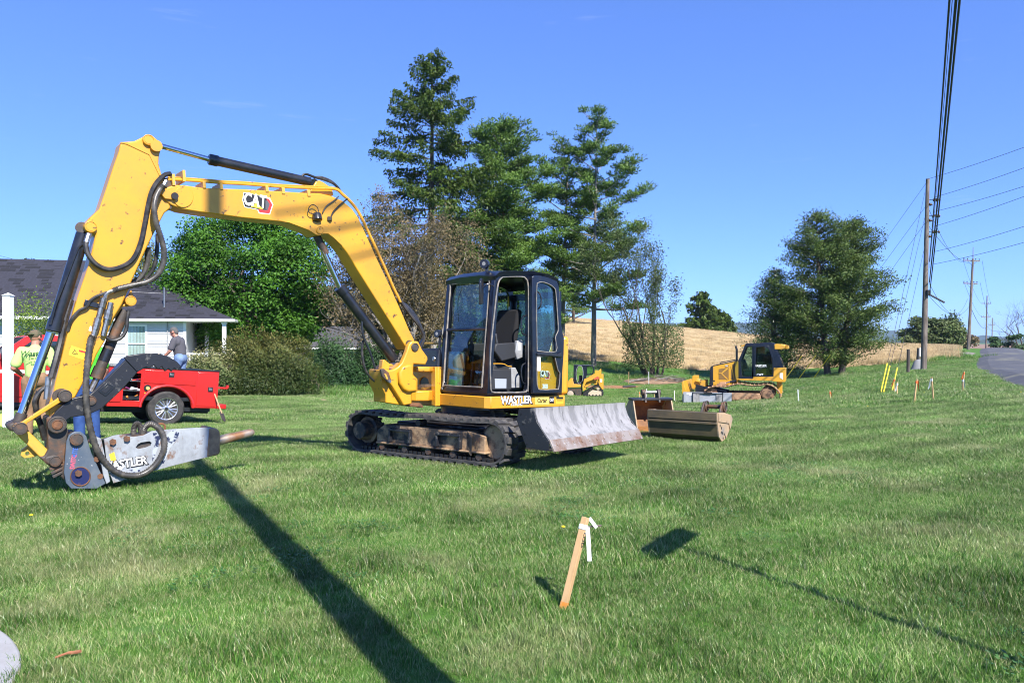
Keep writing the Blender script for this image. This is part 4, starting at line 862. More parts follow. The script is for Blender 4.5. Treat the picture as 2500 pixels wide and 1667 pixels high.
# thumb cylinder
A_, B_, C_, D_ = AP(fA(955,180), 0), AP(fA(735,700), 0), AP(fA(745,690), 0), AP(fA(690,800), 0)
u = (B_-A_).normalized(); L_ = (B_-A_).length
q = MB(); q.lathe(A_, u, [(0, .03), (0, .055), (L_-.12, .055), (L_-.12, .064), (L_, .064), (L_, .01)], 20); tc_ = q.build('thumb_cylinder', RUSTD, exc)
q = MB(); q.lathe(A_+u*.45, u, [(0, .0565), (0.14, .0565)], 20); q.build('barrel_band', BLACKP, tc_)
q = MB(); q.cyl(C_, D_, .034, .034, 16); q.build('rod', STEEL, tc_)
q = MB(); q.tube(smooth_path([AP(fA(*p), .10) for p in ((985,185),(975,240),(965,330),(925,390),(860,410),(810,380),(790,320),(800,260),(820,215))], 5), .020, 8); q.build('cylinder_hose', HOSE, tc_)
# hoses on the stick
def ribbed(name, pts, r, parent, k=14):
    P = smooth_path(pts, k); out = []; rr = []; s = 0
    for i, p in enumerate(P):
        out.append(p); rr.append(r*(1.0 if i % 2 else .82))
    q = MB(); q.tube(out, rr, 8); return q.build(name, HOSEC, parent, smooth=60)
def hose(name, f, pts, off, r, parent, mat=None):
    q = MB(); q.tube(smooth_path([AP(f(*p[:2]), p[2] if len(p) > 2 else off) for p in pts], 6), r, 8); return q.build(name, mat or HOSE, parent)
ribbed('spiral_hose', [AP(fB(*p), o) for p, o in (((780,480),.20),((750,515),.22),((722,570),.24),((710,640),.26),((716,720),.26),((738,810),.25),((768,900),.24),((785,985),.23),((778,1075),.22),((738,1160),.21),((660,1215),.20),((560,1240),.19),((450,1265),.19),((395,1285),.19))], .034, stick, 9)
hose('hose_fitting', fB, [(800,445,.19),(780,480,.20)], .19, .024, stick, STEEL)
hose('hose_fitting', fB, [(395,1285,.19),(345,1310,.19),(330,1350,.19)], .19, .022, stick, STEEL)
hose('stick_hose', fB, [(835,390,.14),(790,400,.16),(735,450,.18),(690,530,.19),(662,640,.18),(640,760,.17),(605,920,.17),(545,1045,.17),(450,1105,.18),(350,1120,.19),(262,1080,.19),(203,1005,.18),(188,930,.17),(202,870,.16)], .18, .026, stick)
hose('hose_fitting', fB, [(190,915,.17),(210,850,.16)], .16, .028, stick, STEEL)
hose('stick_hose', fB, [(662,950,.0),(655,1080,-.02),(610,1180,-.03),(530,1228,-.05)], 0, .030, stick, HOSEC)
hose('stick_hose', fB, [(735,850,.02),(730,1000,.02),(700,1120,.0),(640,1200,-.03)], 0, .022, stick)
hose('stick_hose', fA, [(820,45,.19),(740,75,.18),(690,110,.18),(660,155,.17),(600,190,.16),(545,260,.15),(520,340,.13)], .17, .018, stick)
hose('stick_hose', fA, [(540,100,.02),(500,240,.03),(470,400,.04),(430,560,.08),(390,700,.1)], .02, .035, stick)
hose('stick_hose', fA, [(300,800,.08),(275,880,.08),(285,980,.06),(320,1080,.05),(345,1170,.04)], .06, .028, stick)
hose('stick_hose', fA, [(345,770,.14),(300,810,.14),(265,880,.14),(280,960,.12)], .14, .022, stick)
hose('hose_fitting', fA, [(372,690,.16),(355,860,.16)], .16, .028, stick, STEEL)
q = plate([(655,95),(775,135),(765,168),(640,138)], fA, .17, .14); q.build('valve_bracket', BLACKP, stick, bevel=.004)
q = MB(); q.lathe(AP(fA(795,85), .19), AP(fA(715,370), .17)-AP(fA(795,85), .19), [(0, .02), (0, .034), (.10, .034), (.10, .026), (.22, .026), (.22, .036), (.34, .036), (.34, .03), (.60, .03), (.60, .024), (.62, .001)], 8); q.build('valve_fitting', STEEL, stick)
q = MB(); q.lathe(AP(fA(850,120), .18), AP(fA(808,290), .17)-AP(fA(850,120), .18), [(0, .02), (0, .03), (.08, .03), (.08, .04), (.18, .04), (.18, .026), (.36, .026), (.36, .001)], 8); q.build('valve_fitting', STEEL, stick)
q = plate([(545,450),(660,485),(640,560),(525,520)], fA, SW+.002, SW-.002); ws = q.build('warning_decal', DECALY, stick)
q = plate([(572,478),(598,520),(550,512)], fA, SW+.0035, SW+.001); q.build('warning_triangle', BLACKI, ws)
q = plate([(573,488),(590,514),(558,509)], fA, SW+.005, SW+.003); q.build('warning_triangle', DECALY, ws)
q = plate([(605,482),(655,495),(652,508),(602,495)], fA, SW+.0035, SW+.001); q.build('warning_text', REDI, ws)
q = plate([(690,300),(722,312),(712,345),(678,335)], fA, SW+.002, SW-.002); q.build('decal', WHITE, stick)
# long spiral hose falling to the breaker and looping back up
ribbed('spiral_hose', [AP(fA(*p), o) for p, o in (((710,375),.19),((690,420),.20),((672,560),.22),((660,700),.23),((658,820),.23),((668,950),.23),((695,1100),.22),((745,1250),.21),((820,1360),.20),((920,1430),.20),((1020,1445),.20))] +
   [AP(f2(*p), o) for p, o in (((1000,1300),.20),((1070,1250),.20),((1120,1180),.20),((1145,1100),.20),((1130,1020),.18),((1085,968),.16),((1040,955),.13),((1005,985),.10),((992,1045),.08))], .036, exc, 9)
ribbed('spiral_hose', [AP(f2(*p), -.02) for p in ((932,1060),(930,1000),(942,960),(962,955),(980,985),(985,1050))], .034, exc, 9)
# linkage
lk = plate([(440,855),(470,815),(500,800),(535,820),(540,850),(505,875),(470,880),(205,1045),(215,1085),(190,1125),(140,1130),(105,1100),(100,1070),(120,1045),(175,1030)], fA, .215, .165); link_o = lk.build('side_link', YELLOW, exc, bevel=.008)
plate([(440,855),(470,815),(500,800),(535,820),(540,850),(505,875),(470,880),(205,1045),(215,1085),(190,1125),(140,1130),(105,1100),(100,1070),(120,1045),(175,1030)], fA, -.165, -.215).build('side_link', YELLOW, exc, bevel=.008)
pin('link_pin', (500,835), fA, .24, -.24, .062, RUSTD, link_o); pin('link_pin', (158,1085), fA, .245, -.245, .062, RUSTD, link_o)
plate(disc((470,840), fA, 0, 72, 62), fA, SW+.006, SW-.002).build('grease_stain_boss', RUSTD, stick)
plate([(110,1075),(215,1090),(230,1115),(370,1250),(365,1290),(330,1330),(300,1300),(150,1150),(110,1110)], fA, .10, -.10).build('bucket_link', YELLOW2, exc, bevel=.012)
plate([(215,1215),(165,1250),(158,1290),(190,1312),(265,1300),(290,1290)], fA, .03, -.03, holes=[disc((210,1277), fA, 0, 17)]).build('lifting_eye', YELLOW2, exc, bevel=.006)
plate([(70,1050),(110,1035),(130,1070),(110,1110),(75,1100),(58,1075)], fA, .16, -.16).build('link_knuckle', RUSTD, exc, bevel=.02)
# coupler
cp = plate([(355,1000),(400,985),(470,1000),(500,1060),(525,1100),(515,1180),(500,1300),(495,1485),(420,1405),(345,1345),(300,1300),(340,1300),(372,1240),(362,1120)], fA, .15, -.15).build('quick_coupler', RUSTD, exc, bevel=.02)
pin('coupler_pin', (425,1335), fA, .19, -.19, .055, RUSTD, cp); plate([(345,1300),(420,1280),(480,1310),(490,1345),(430,1375),(360,1360),(335,1335)], fA, .17, .13).build('coupler_boss', RUSTD, cp, bevel=.02)
for k in range(3): plate([(375+k*12,1390+k*28),(475,1350+k*30),(480,1368+k*30),(385+k*12,1410+k*28)], fA, .165, .14).build('coupler_rib', RUSTD, cp, bevel=.004)
# thumb: two cheek plates and rungs
th_a = [(385,1040),(395,1000),(430,950),(490,895),(560,850),(640,832),(695,820),(745,775),(805,722),(870,650),(940,580),(960,560)]
th_b = [(880,480),(1000,462),(1100,461),(1180,488),(1235,522),(1264,556),(1238,582),(1212,566),(1195,592),(1175,570),(1150,590),(1128,556),(1098,576),(1075,548),(1040,566),(1015,560),(960,592),(915,645),(860,705),(760,800),(705,850)]
th_c = [(660,985),(600,990),(540,1000),(505,1025),(495,1075),(455,1100),(410,1085)]
thumb_px = [fA(*p) for p in th_a] + [f2(*p) for p in th_b] + [fA(*p) for p in th_c]; idf = lambda a, b: (a, b)
thumb = plate(thumb_px, idf, .20, .155).build('thumb', BLACKW, exc, bevel=.008)
plate(thumb_px, idf, -.155, -.20).build('thumb_cheek', BLACKW, thumb, bevel=.008)
inner = [fA(*p) for p in ((640,860),(700,840),(750,795),(820,735),(880,665),(950,590))] + [f2(*p) for p in ((890,500),(1000,485),(1090,485),(1170,505),(1215,540),(1150,560),(1040,545),(960,575),(900,640),(840,700),(745,785),(690,835))] + [fA(*p) for p in ((660,960),(600,960))]
plate(inner, idf, .16, -.16).build('thumb_web', BLACKW, thumb)
plate([(750,800),(820,735),(885,765),(810,840)], fA, .206, .198).build('wear_pad', BLACKP, thumb, bevel=.003)
plate([(775,800),(825,755),(858,772),(808,818)], fA, .210, .205).build('wear_pad', BLACKW, thumb, bevel=.003)
pin('thumb_pivot', (440,1055), fA, .225, -.225, .085, RUSTD, thumb); pin('pivot_cap', (440,1055), fA, .235, .2, .05, RUST, thumb)
pin('thumb_pin', (698,872), fA, .215, -.215, .05, RUSTD, thumb)
q = MB(); q.tube([AP(f2(955,585), .208), AP(f2(865,490), .208)], .008, 6); q.build('weld_bead', BLACKW, thumb)
# breaker: mounting bracket
BLUEG = pm('blue_grey_paint', (0.075, 0.10, 0.135), 0.4, col2=(0.13, 0.15, 0.17), nscale=5, lo=0.45, hi=0.7, col3=(0.36, 0.36, 0.36), n3=34, lo3=0.66, hi3=0.7)
NAVY = pm('navy_paint', (0.014, 0.020, 0.085), 0.4, col2=(0.10, 0.06, 0.05), nscale=9, lo=.6, hi=.7)
NAVYW = pm('flaked_navy_paint', (0.014, 0.022, 0.065), 0.45, col2=(0.38, 0.41, 0.44), nscale=12, lo=.47, hi=.52)
BRKW = pm('scuffed_white_paint', (0.34, 0.365, 0.39), 0.5, col2=(0.21, 0.22, 0.23), nscale=5, lo=0.42, hi=0.68, col3=(0.17, 0.10, 0.065), n3=8, lo3=0.56, hi3=0.66, bump=0.15, stretch=(1, 1, .7))
br_o = [(510,1180),(528,1132),(570,1108),(620,1110),(660,1140),(700,1270),(770,1420),(810,1505),(740,1545),(545,1545),(505,1500),(490,1420),(500,1300)]
brk_ = plate(br_o, fA, .195, .165).build('breaker_bracket', BLUEG, exc, bevel=.006)
plate(br_o, fA, -.165, -.195).build('bracket_cheek', BLUEG, brk_, bevel=.006)
plate([(640,1200),(700,1300),(800,1505),(700,1535),(560,1530),(640,1380)], fA, .17, -.17).build('bracket_core', RUSTD, brk_)
pin('bracket_pin', (588,1168), fA, .235, -.235, .062, RUSTD, brk_); plate(disc((586,1165), fA, 0, 48), fA, .21, .19).build('pin_collar', BLUEG, brk_, bevel=.006)
plate(disc((615,1450), fA, 0, 74, 70), fA, .202, .19).build('round_cap', NAVY, brk_, bevel=.003); q = MB(); q.tube(smooth_path([AP(fA(*p), .2) for p in disc((615,1450), fA, 0, 75, 71)+[(690,1450)]], 2), .007, 5); q.build('cap_rim', RUST, brk_)
pin('bracket_bolt', (602,1428), fA, .235, .2, .034, RUST, brk_, 6, rim=1)
pin('side_bolt', (742,1320), fA, .2, .17, .03, RUST, brk_, 6, rim=1); pin('side_bolt', (768,1450), fA, .2, .17, .03, RUST, brk_, 6, rim=1)
plate([(740,1155),(775,1160),(845,1490),(815,1510),(790,1440)], fA, .20, -.20).build('breaker_flange', BRKW, brk_, bevel=.006)
# breaker body
bb = [(725,1062),(790,1036),(850,1028),(930,1046),(1000,1035),(1060,1005),(1150,995),(1290,986),(1420,980),(1495,984),(1500,1172),(1380,1200),(1200,1245),(1050,1287),(900,1332),(790,1366),(745,1250)]
slot = [(960,1095),(985,1082),(1040,1074),(1056,1085),(1050,1105),(1020,1118),(965,1130),(945,1118)]
brkr = plate(bb, f2, .165, .130, holes=[slot]).build('hydraulic_breaker', BRKW, exc, bevel=.006)
plate(bb, f2, -.130, -.165).build('breaker_cheek', BRKW, brkr, bevel=.006)
plate([(735,1075),(850,1045),(1060,1020),(1490,998),(1490,1160),(1200,1232),(1050,1275),(800,1345)], f2, .131, -.131).build('breaker_core', RUSTD, brkr)
plate([(1455,982),(1510,984),(1534,1010),(1534,1160),(1515,1172),(1440,1188)], f2, .175, -.175).build('breaker_nose', pm('orange_rust_nose', (.42, .25, .13), .75, col2=(.22, .12, .07), nscale=6, lo=.45, hi=.65, bump=.2), brkr, bevel=.02)
a, b_ = AP(f2(1515,1072), 0), AP(f2(1768,1008), 0); u = (b_-a).normalized(); L_ = (b_-a).length
q = MB(); q.lathe(a, u, [(0, .056), (L_*.35, .056), (L_*.40, .050), (L_-.06, .048), (L_-.02, .038), (L_, .02), (L_, .001)], 20); q.build('chisel', pm('worn_chisel_steel', (.36, .30, .24), .45, metal=.5, col2=(.30, .15, .07), nscale=5, lo=.4, hi=.6), brkr)
for p in ((788,1080), (885,1058)): pin('breaker_bolt', p, f2, .195, .16, .034, RUST, brkr, 6, rim=1)
q = MB(); q.tube(smooth_path([AP(f2(*p), 0) for p in ((1095,1000),(1100,960),(1130,953),(1148,970),(1145,1000))], 4), .012, 6); q.build('lifting_bow', RUST, brkr)
# painted chevron bands on the breaker
for P in ([(1062,1018),(1100,1008),(1120,1060),(1085,1160),(1060,1215),(1062,1140),(1085,1080)], [(1150,1040),(1195,1000),(1250,994),(1240,1050),(1185,1120),(1140,1228),(1128,1228),(1130,1140)], [(900,1272),(985,1248),(975,1282),(925,1296)]):
    plate(P, f2, .1668, .164).build('painted_band', NAVYW, brkr)
plate([(760,1165),(795,1148),(812,1215),(775,1225)], f2, .1668, .164).build('decal', DECALY, brkr)

# ---- lettering
def on_arm(p, f, off, size, txt, mat, parent, bold=.0, rot=0.0, xs=1.0, shear=0, name='lettering', ext=.0012):
    o = AP(f(*p), off); M = frame_m(o, AXl, AZl) @ Matrix.Rotation(R(rot), 4, 'Z')
    return link(name, text_mesh(txt, size, mat, M, ext, bold, shear, .95, xs=xs), parent)
def badge(o, X, Z, N, h, parent):
    """maker's badge: bold white letters on black with a yellow wedge and a red hexagon"""
    M = frame_m(o, X, Z)
    def poly(pts, d, mat, nm):
        m = MB(M); m.slab([(x*h, y*h, d) for x, y in pts], (0, 0, -.0012)); return m.build(nm, mat, parent, smooth=0)
    poly([(-1.30,.66),(.92,.46),(1.24,-.10),(.95,-.98),(.0,-.98),(-.15,-.68),(-1.24,-.58),(-1.40,.0)], .0012, WHITE, 'badge_border')
    poly([(-1.25,.61),(.66,.47),(.66,-.66),(-.10,-.64),(-1.20,-.53),(-1.34,.0)], .0026, BLACKI, 'badge_plate')
    poly([(.62,.36),(.86,.34),(1.15,-.12),(.90,-.90),(.05,-.90),(-.08,-.66),(.0,-.62),(.62,-.68)], .0026, REDI, 'badge_hexagon')
    poly([(.55,.18),(.72,.18),(.92,-.12),(.74,-.62),(.14,-.62),(.06,-.56),(.55,-.58)], .0040, GREYI, 'badge_grid')
    poly([(-.72,-.50),(-.22,-.10),(.38,-.62)], .0054, DECALY, 'badge_wedge')
    me = text_mesh('CAT', 1.42*h, WHITE, M @ Matrix.Translation((-.34*h, .03*h, .0060)) @ Matrix.Rotation(R(-3), 4, 'Z'), .001, .05*h, 0, 1.06, xs=.66); link('lettering', me, parent)
badge(AP(f3(728,448), HW), AXl, AZl - AXl*.06, ANl, .140, boom)
on_arm((867,1234), f2, .168, .125, 'WASTLER', BLACKI, brkr, .012, 5, .85, name='lettering_outline')
on_arm((865,1232), f2, .170, .125, 'WASTLER', WHITE, brkr, .003, 5, .85)
on_arm((800,1275), f2, .170, .045, '& SON', WHITE, brkr, .002, 10, 1.0)
on_arm((562,1340), fA, .1965, .062, 'SWITC', pm('pink_print', (.55, .10, .16), .5), brk_, .002, 82, .8)
on_arm((574,1272), fA, .1965, .062, '-RITE', pm('blue_print', (.05, .12, .42), .5), brk_, .002, 82, .8)
# lettering on the cab side belt and panel
hX = HM.to_3x3() @ Vector((-1, 0, 0)); hZ = Vector((0, 0, 1)); hY = HM.to_3x3() @ Vector((0, 1, 0))
def on_side(p, y, size, txt, mat, parent, bold=0, xs=1.0, rot=0, name='lettering'):
    o = HM @ SP(*fe(*p), y); M = frame_m(o, hX, hZ) @ Matrix.Rotation(R(rot), 4, 'Z'); return link(name, text_mesh(txt, size, mat, M, .0012, bold, 0, .95, xs=xs), parent)
def side_rect(p0, p1, y, mat, nm, parent, th=.003):
    m = MB(HM); m.slab([SP(*fe(*p), y) for p in (p0, (p1[0], p0[1]), p1, (p0[0], p1[1]))], (0, -th, 0)); return m.build(nm, mat, parent, smooth=0)
PY = YL + .012
on_side((874,1392), PY+.002, .150, 'WASTLER', BLACKI, platform, .014, .92, name='lettering_outline'); on_side((872,1390), PY+.004, .150, 'WASTLER', WHITE, platform, .004, .92)
on_side((872,1434), PY+.002, .042, '& SON, INC.', WHITE, platform, .001)
side_rect((1058,1352), (1200,1432), PY+.002, pm('pale_yellow', (.85, .62, .12), .5), 'decal', platform); on_side((1130,1394), PY+.005, .085, 'Carter', BLACKI, platform, .001, .9)
side_rect((1202,1356), (1248,1420), PY+.003, BLACKI, 'decal', platform); on_side((1225,1388), PY+.006, .055, 'CAT', WHITE, platform, .002, .8)
side_rect((1270,1354), (1342,1424), PY+.002, DECALY, 'decal', platform); side_rect((1272,1356), (1340,1378), PY+.004, BLACKI, 'decal', platform)
for k in range(3): side_rect((1276,1386+k*12), (1336,1389+k*12), PY+.004, BLACKI, 'decal_line', platform)
badge(HM @ SP(*fe(1162,1125), YL+.022), hX, hZ, hY, .078, spn)
on_side((1158,1252), YL+.022, .085, '308', WHITE, spn, .004, .9)
# ================================================================== trees, shrubs
BARK = pm('bark', (0.13, 0.105, 0.085), 0.9, col2=(0.07, 0.055, 0.045), nscale=5, lo=.4, hi=.65, bump=0.7, bscale=14, stretch=(1, 1, .25))
BARKG = pm('pale_bark', (0.27, 0.25, 0.22), 0.9, col2=(0.15, 0.13, 0.11), nscale=4, lo=.4, hi=.65, bump=0.6, bscale=14, stretch=(1, 1, .25))
BARKD = pm('dark_bark', (0.07, 0.055, 0.045), 0.9, col2=(0.12, 0.10, 0.085), nscale=5, bump=0.6, bscale=14, stretch=(1, 1, .25))
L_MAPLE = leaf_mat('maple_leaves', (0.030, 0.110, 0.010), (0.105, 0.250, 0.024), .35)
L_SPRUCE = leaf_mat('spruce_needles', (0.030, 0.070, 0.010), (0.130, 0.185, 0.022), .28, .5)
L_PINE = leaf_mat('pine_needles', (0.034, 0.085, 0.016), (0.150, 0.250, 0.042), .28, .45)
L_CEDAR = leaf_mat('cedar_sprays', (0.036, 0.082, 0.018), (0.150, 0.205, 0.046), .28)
L_BROWN = leaf_mat('brown_leaves', (0.11, 0.085, 0.040), (0.26, 0.20, 0.095), .3)
L_LICHEN = leaf_mat('yellow_green_leaves', (0.07, 0.10, 0.025), (0.20, 0.22, 0.06), .3)
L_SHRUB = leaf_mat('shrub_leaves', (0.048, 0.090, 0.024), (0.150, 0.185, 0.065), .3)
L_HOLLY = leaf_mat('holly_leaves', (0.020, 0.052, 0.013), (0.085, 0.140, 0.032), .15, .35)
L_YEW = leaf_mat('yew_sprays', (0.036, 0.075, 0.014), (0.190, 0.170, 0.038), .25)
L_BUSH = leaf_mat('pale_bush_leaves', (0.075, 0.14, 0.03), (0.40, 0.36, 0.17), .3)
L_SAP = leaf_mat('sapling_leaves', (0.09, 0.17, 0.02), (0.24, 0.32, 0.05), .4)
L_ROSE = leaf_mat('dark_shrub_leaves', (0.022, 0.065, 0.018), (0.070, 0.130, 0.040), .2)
L_BLOSSOM = leaf_mat('blossom', (0.45, 0.16, 0.13), (0.6, 0.36, 0.30), .3)

def leaf_cloud(name, C, U, V, tint, mat, parent):
    """one diamond-shaped face per leaf: centre C, half axes U and V"""
    n = len(C); P = np.empty((n, 4, 3), np.float32); P[:, 0] = C-U; P[:, 1] = C+V; P[:, 2] = C+U; P[:, 3] = C-V
    me = bpy.data.meshes.new(name); me.vertices.add(4*n); me.vertices.foreach_set('co', P.ravel())
    me.loops.add(4*n); me.loops.foreach_set('vertex_index', np.arange(4*n, dtype=np.int32)); me.polygons.add(n)
    me.polygons.foreach_set('loop_start', np.arange(0, 4*n, 4, dtype=np.int32)); me.update(calc_edges=True)
    a = me.attributes.new('tint', 'FLOAT', 'POINT'); a.data.foreach_set('value', np.repeat(np.clip(tint, 0, 1), 4).astype(np.float32))
    me.materials.append(mat); return link(name, me, parent)
def unit(v): return v/np.maximum(np.linalg.norm(v, axis=-1, keepdims=True), 1e-9)
def rdir(n): return unit(rng.normal(size=(n, 3)))
def leaves(name, C, N, size, mat, parent, aspect=.55, jit=.6, tint=None, along=None):
    """leaves facing roughly N; along: preferred long axis"""
    n = len(C); N = unit(N + rng.normal(size=(n, 3))*jit); A = along if along is not None else rdir(n)
    U = unit(A - N*(A*N).sum(1, keepdims=True)); V = np.cross(N, U); s = size*rng.uniform(.6, 1.25, n)[:, None]
    return leaf_cloud(name, C, U*s, V*s*aspect, tint if tint is not None else rng.random(n), mat, parent)

def limb(mb, p, d, L, r, depth, tips, spread=.6, up=.25, kids=(2, 3), shrink=.68, seg=4, wob=.22):
    """a wandering branch with children; collects tip points"""
    P = [Vector(p)]; d = Vector(d).normalized(); rad = [r]
    for i in range(seg):
        d = (d + Vector((random.gauss(0, wob), random.gauss(0, wob), random.gauss(0, wob) + up*.3))).normalized(); P.append(P[-1] + d*(L/seg)); rad.append(r*(1-.55*(i+1)/seg))
        if depth <= 1: tips.append((tuple(P[-1]), tuple(d)))
    mb.tube(P, rad, 6 if r > .05 else 4, caps=False)
    if depth > 0:
        for k in range(random.randint(*kids)):
            i = random.randint(max(1, seg//2), seg); q = Vector((random.gauss(0, 1), random.gauss(0, 1), random.gauss(0, 1)*.6+up)).normalized()
            limb(mb, P[i], (d*(1-spread) + q*spread), L*shrink*random.uniform(.7, 1.1), rad[i]*.7, depth-1, tips, spread, up, kids, shrink, seg, wob)

def new_tree(name, label, base, group=None, cat='tree'):
    return thing(name, label, cat, base, (0, 0, 0), group)

# ---- broad maple beyond the porch
def broadleaf(name, label, base, H, rx, ry, mat, bark, nblob, nleaf, size, trunk_r=.25, crown_lo=.12, seed=1, tops=None, cat='tree', blob=(.9, 1.6), group=None, skirt=.0):
    random.seed(seed); t = new_tree(name, label, base, group, cat); mb = MB(); tips = []
    mb.tube(smooth_path([(0, 0, -.4), (.05, 0, H*.12), (.0, .1, H*.35), (.1, 0, H*.62)], 4), [trunk_r*(1.15-.07*i) for i in range(13)], 9)
    for k in range(9): a = k*2.4; limb(mb, (0, 0, H*random.uniform(.10, .5)), (math.cos(a), math.sin(a), random.uniform(.4, 1.1)), H*random.uniform(.28, .42), trunk_r*.42, 2, tips)
    mb.build('trunk', bark, t, smooth=60, fix=False)
    zc = H*(crown_lo + (1-crown_lo)/2); rz = H*(1-crown_lo)/2; C = []; N = []; T = []
    for b in range(nblob):
        v = rdir(1)[0]; f = random.uniform(.55, 1.0)**.6; c = np.array([v[0]*rx*f, v[1]*ry*f, zc + v[2]*rz*f]); r = random.uniform(*blob)*(1.0 if v[2] < .5 else .85)
        n = int(nleaf/nblob*r*r/(.5*(blob[0]+blob[1]))**2); d = rdir(n); d[:, 2] = np.abs(d[:, 2])*np.where(rng.random(n) < .8, 1, -1); rr = r*rng.uniform(.55, 1.08, n)[:, None]
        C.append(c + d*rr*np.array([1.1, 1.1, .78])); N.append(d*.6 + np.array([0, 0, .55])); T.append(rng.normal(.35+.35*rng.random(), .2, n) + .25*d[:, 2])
    leaves('crown', np.concatenate(C), np.concatenate(N), size, mat, t, .62, .55, np.concatenate(T)); return t
b = at(612, 905, 50); b.z = gz(b.x, b.y)
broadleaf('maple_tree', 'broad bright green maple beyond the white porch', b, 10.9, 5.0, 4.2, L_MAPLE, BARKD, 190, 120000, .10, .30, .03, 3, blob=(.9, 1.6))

# ---- tall spruce with drooping sprays
def spruce(name, label, base, H, R0, mat, seed, n_whorl=34, lo=.10, droop=.35, size=.26, shape=.85, dens=46, up=.35, group=None):
    random.seed(seed); t = new_tree(name, label, base, group); mb = MB(); mb.tube([(0, 0, -.5), (0, 0, H*.4), (.1, 0, H*.75), (.05, 0, H)], [H*.014, H*.010, H*.005, .02], 8); C = []; N = []; A = []; T = []
    for w in range(n_whorl):
        f = w/(n_whorl-1); z = H*(lo + (1-lo)*f**.92*.99); Lr = R0*((1-f)**shape)*random.uniform(.75, 1.1) + .25
        for k in range(random.randint(5, 7)):
            a = random.uniform(0, 6.283); L_ = Lr*random.uniform(.55, 1.12); rise = up*(f-.25)+random.uniform(-.1, .15); P = []
            for i in range(6):
                s = i/5; P.append(np.array([math.cos(a)*L_*s, math.sin(a)*L_*s, z + L_*(rise*s - droop*s*s*(1-f) + .22*max(0, s-.6))]))
            mb.tube(P, [.05*(1-f)+.02]*3+[.018]*3, 4, caps=False); n = int(dens*L_/1.3)+8
            s = rng.uniform(.18, 1.02, n)**.8; i0 = np.clip((s*5).astype(int), 0, 4); PP = np.array(P); c = PP[i0] + (PP[i0+1]-PP[i0])*(s*5-i0)[:, None]
            side = rng.normal(size=(n, 1))*(.16+.13*L_*(1-s)[:, None]); c = c + side*np.array([-math.sin(a), math.cos(a), 0]); dr = np.abs(rng.normal(size=n))*.34; c[:, 2] -= dr
            C.append(c); N.append(np.tile([math.cos(a)*.4, math.sin(a)*.4, .7], (n, 1))); A.append(np.tile([math.cos(a)*.5, math.sin(a)*.5, -.75], (n, 1)) + rng.normal(size=(n, 3))*.45)
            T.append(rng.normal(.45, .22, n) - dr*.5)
    mb.build('trunk', BARKD, t, smooth=60, fix=False)
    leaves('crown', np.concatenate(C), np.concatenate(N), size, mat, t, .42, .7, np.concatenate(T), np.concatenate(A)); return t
def base_at(px, d): return gp(px, d) - Vector((0, 0, .1))
H = lambda py, d, b: EYE - (py-CY)/FPX*d - b.z
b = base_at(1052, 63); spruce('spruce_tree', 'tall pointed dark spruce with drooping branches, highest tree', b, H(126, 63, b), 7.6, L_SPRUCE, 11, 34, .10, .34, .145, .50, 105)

# ---- white pines: level branches with plumes of needles
def pine(name, label, base, H, R0, seed, lo=.25, n_br=46, lean=0.0, plume=(.5, .95), dens=70, group=None, shape=.6, trunk=.30, mat=None):
    random.seed(seed); t = new_tree(name, label, base, group); mb = MB()
    tr = smooth_path([(0, 0, -.5), (lean*.2, 0, H*.3), (lean*.6, .1, H*.65), (lean, 0, H)], 4); mb.tube(tr, [max(.03, trunk*(1-.075*i)) for i in range(len(tr))], 9); C = []; N = []; A = []; T = []
    for k in range(n_br):
        f = (k+random.random())/n_br; z = H*(lo + (1-lo)*f); L_ = R0*(min(1, (1-f)*2.2+.12)**shape)*random.uniform(.30, 1.2); a = k*2.39996 + random.uniform(-.4, .4)
        rise = random.uniform(-.12, .38) + .45*f; cx_ = lean*(z/H)**1.3
        P = [np.array([cx_ + math.cos(a)*L_*s, math.sin(a)*L_*s, z + L_*rise*s + .12*L_*s*s]) for s in np.linspace(0, 1, 5)]; mb.tube(P, [.09*(1-f)+.03, .07*(1-f)+.025, .04, .03, .02], 5, caps=False)
        for j in range(max(3, int(L_*2.1))):
            s = random.uniform(.35, 1.05); c = P[0] + (P[-1]-P[0])*s + np.array([-math.sin(a), math.cos(a), 0])*random.gauss(0, .18*L_*(1.2-s)) + np.array([0, 0, random.uniform(-.1, .3)]); r = random.uniform(*plume)*(1.15-.35*f)
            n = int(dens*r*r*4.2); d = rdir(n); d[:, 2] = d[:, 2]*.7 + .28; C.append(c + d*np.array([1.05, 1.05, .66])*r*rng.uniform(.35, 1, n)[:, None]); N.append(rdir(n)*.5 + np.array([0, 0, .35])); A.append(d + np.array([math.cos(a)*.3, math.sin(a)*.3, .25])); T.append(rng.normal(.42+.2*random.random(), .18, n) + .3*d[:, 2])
    mb.build('trunk', BARKG if trunk < .29 else BARK, t, smooth=60, fix=False)
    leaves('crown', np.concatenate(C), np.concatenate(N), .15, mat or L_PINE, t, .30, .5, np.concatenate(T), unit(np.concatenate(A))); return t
PG = 'white pines in the tall row'
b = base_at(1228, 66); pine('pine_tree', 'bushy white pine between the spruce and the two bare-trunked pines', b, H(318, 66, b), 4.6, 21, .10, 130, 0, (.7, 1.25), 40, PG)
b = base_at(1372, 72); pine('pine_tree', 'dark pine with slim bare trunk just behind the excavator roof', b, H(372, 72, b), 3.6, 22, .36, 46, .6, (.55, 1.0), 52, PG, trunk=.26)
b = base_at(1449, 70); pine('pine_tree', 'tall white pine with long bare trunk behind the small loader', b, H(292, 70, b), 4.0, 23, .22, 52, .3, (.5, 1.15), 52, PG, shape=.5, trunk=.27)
b = base_at(1400, 120); pine('pine_tree', 'low round pine at the edge of the grain field', b, H(650, 120, b), 5.2, 24, .10, 30, 0, (.9, 1.5), 12, PG)

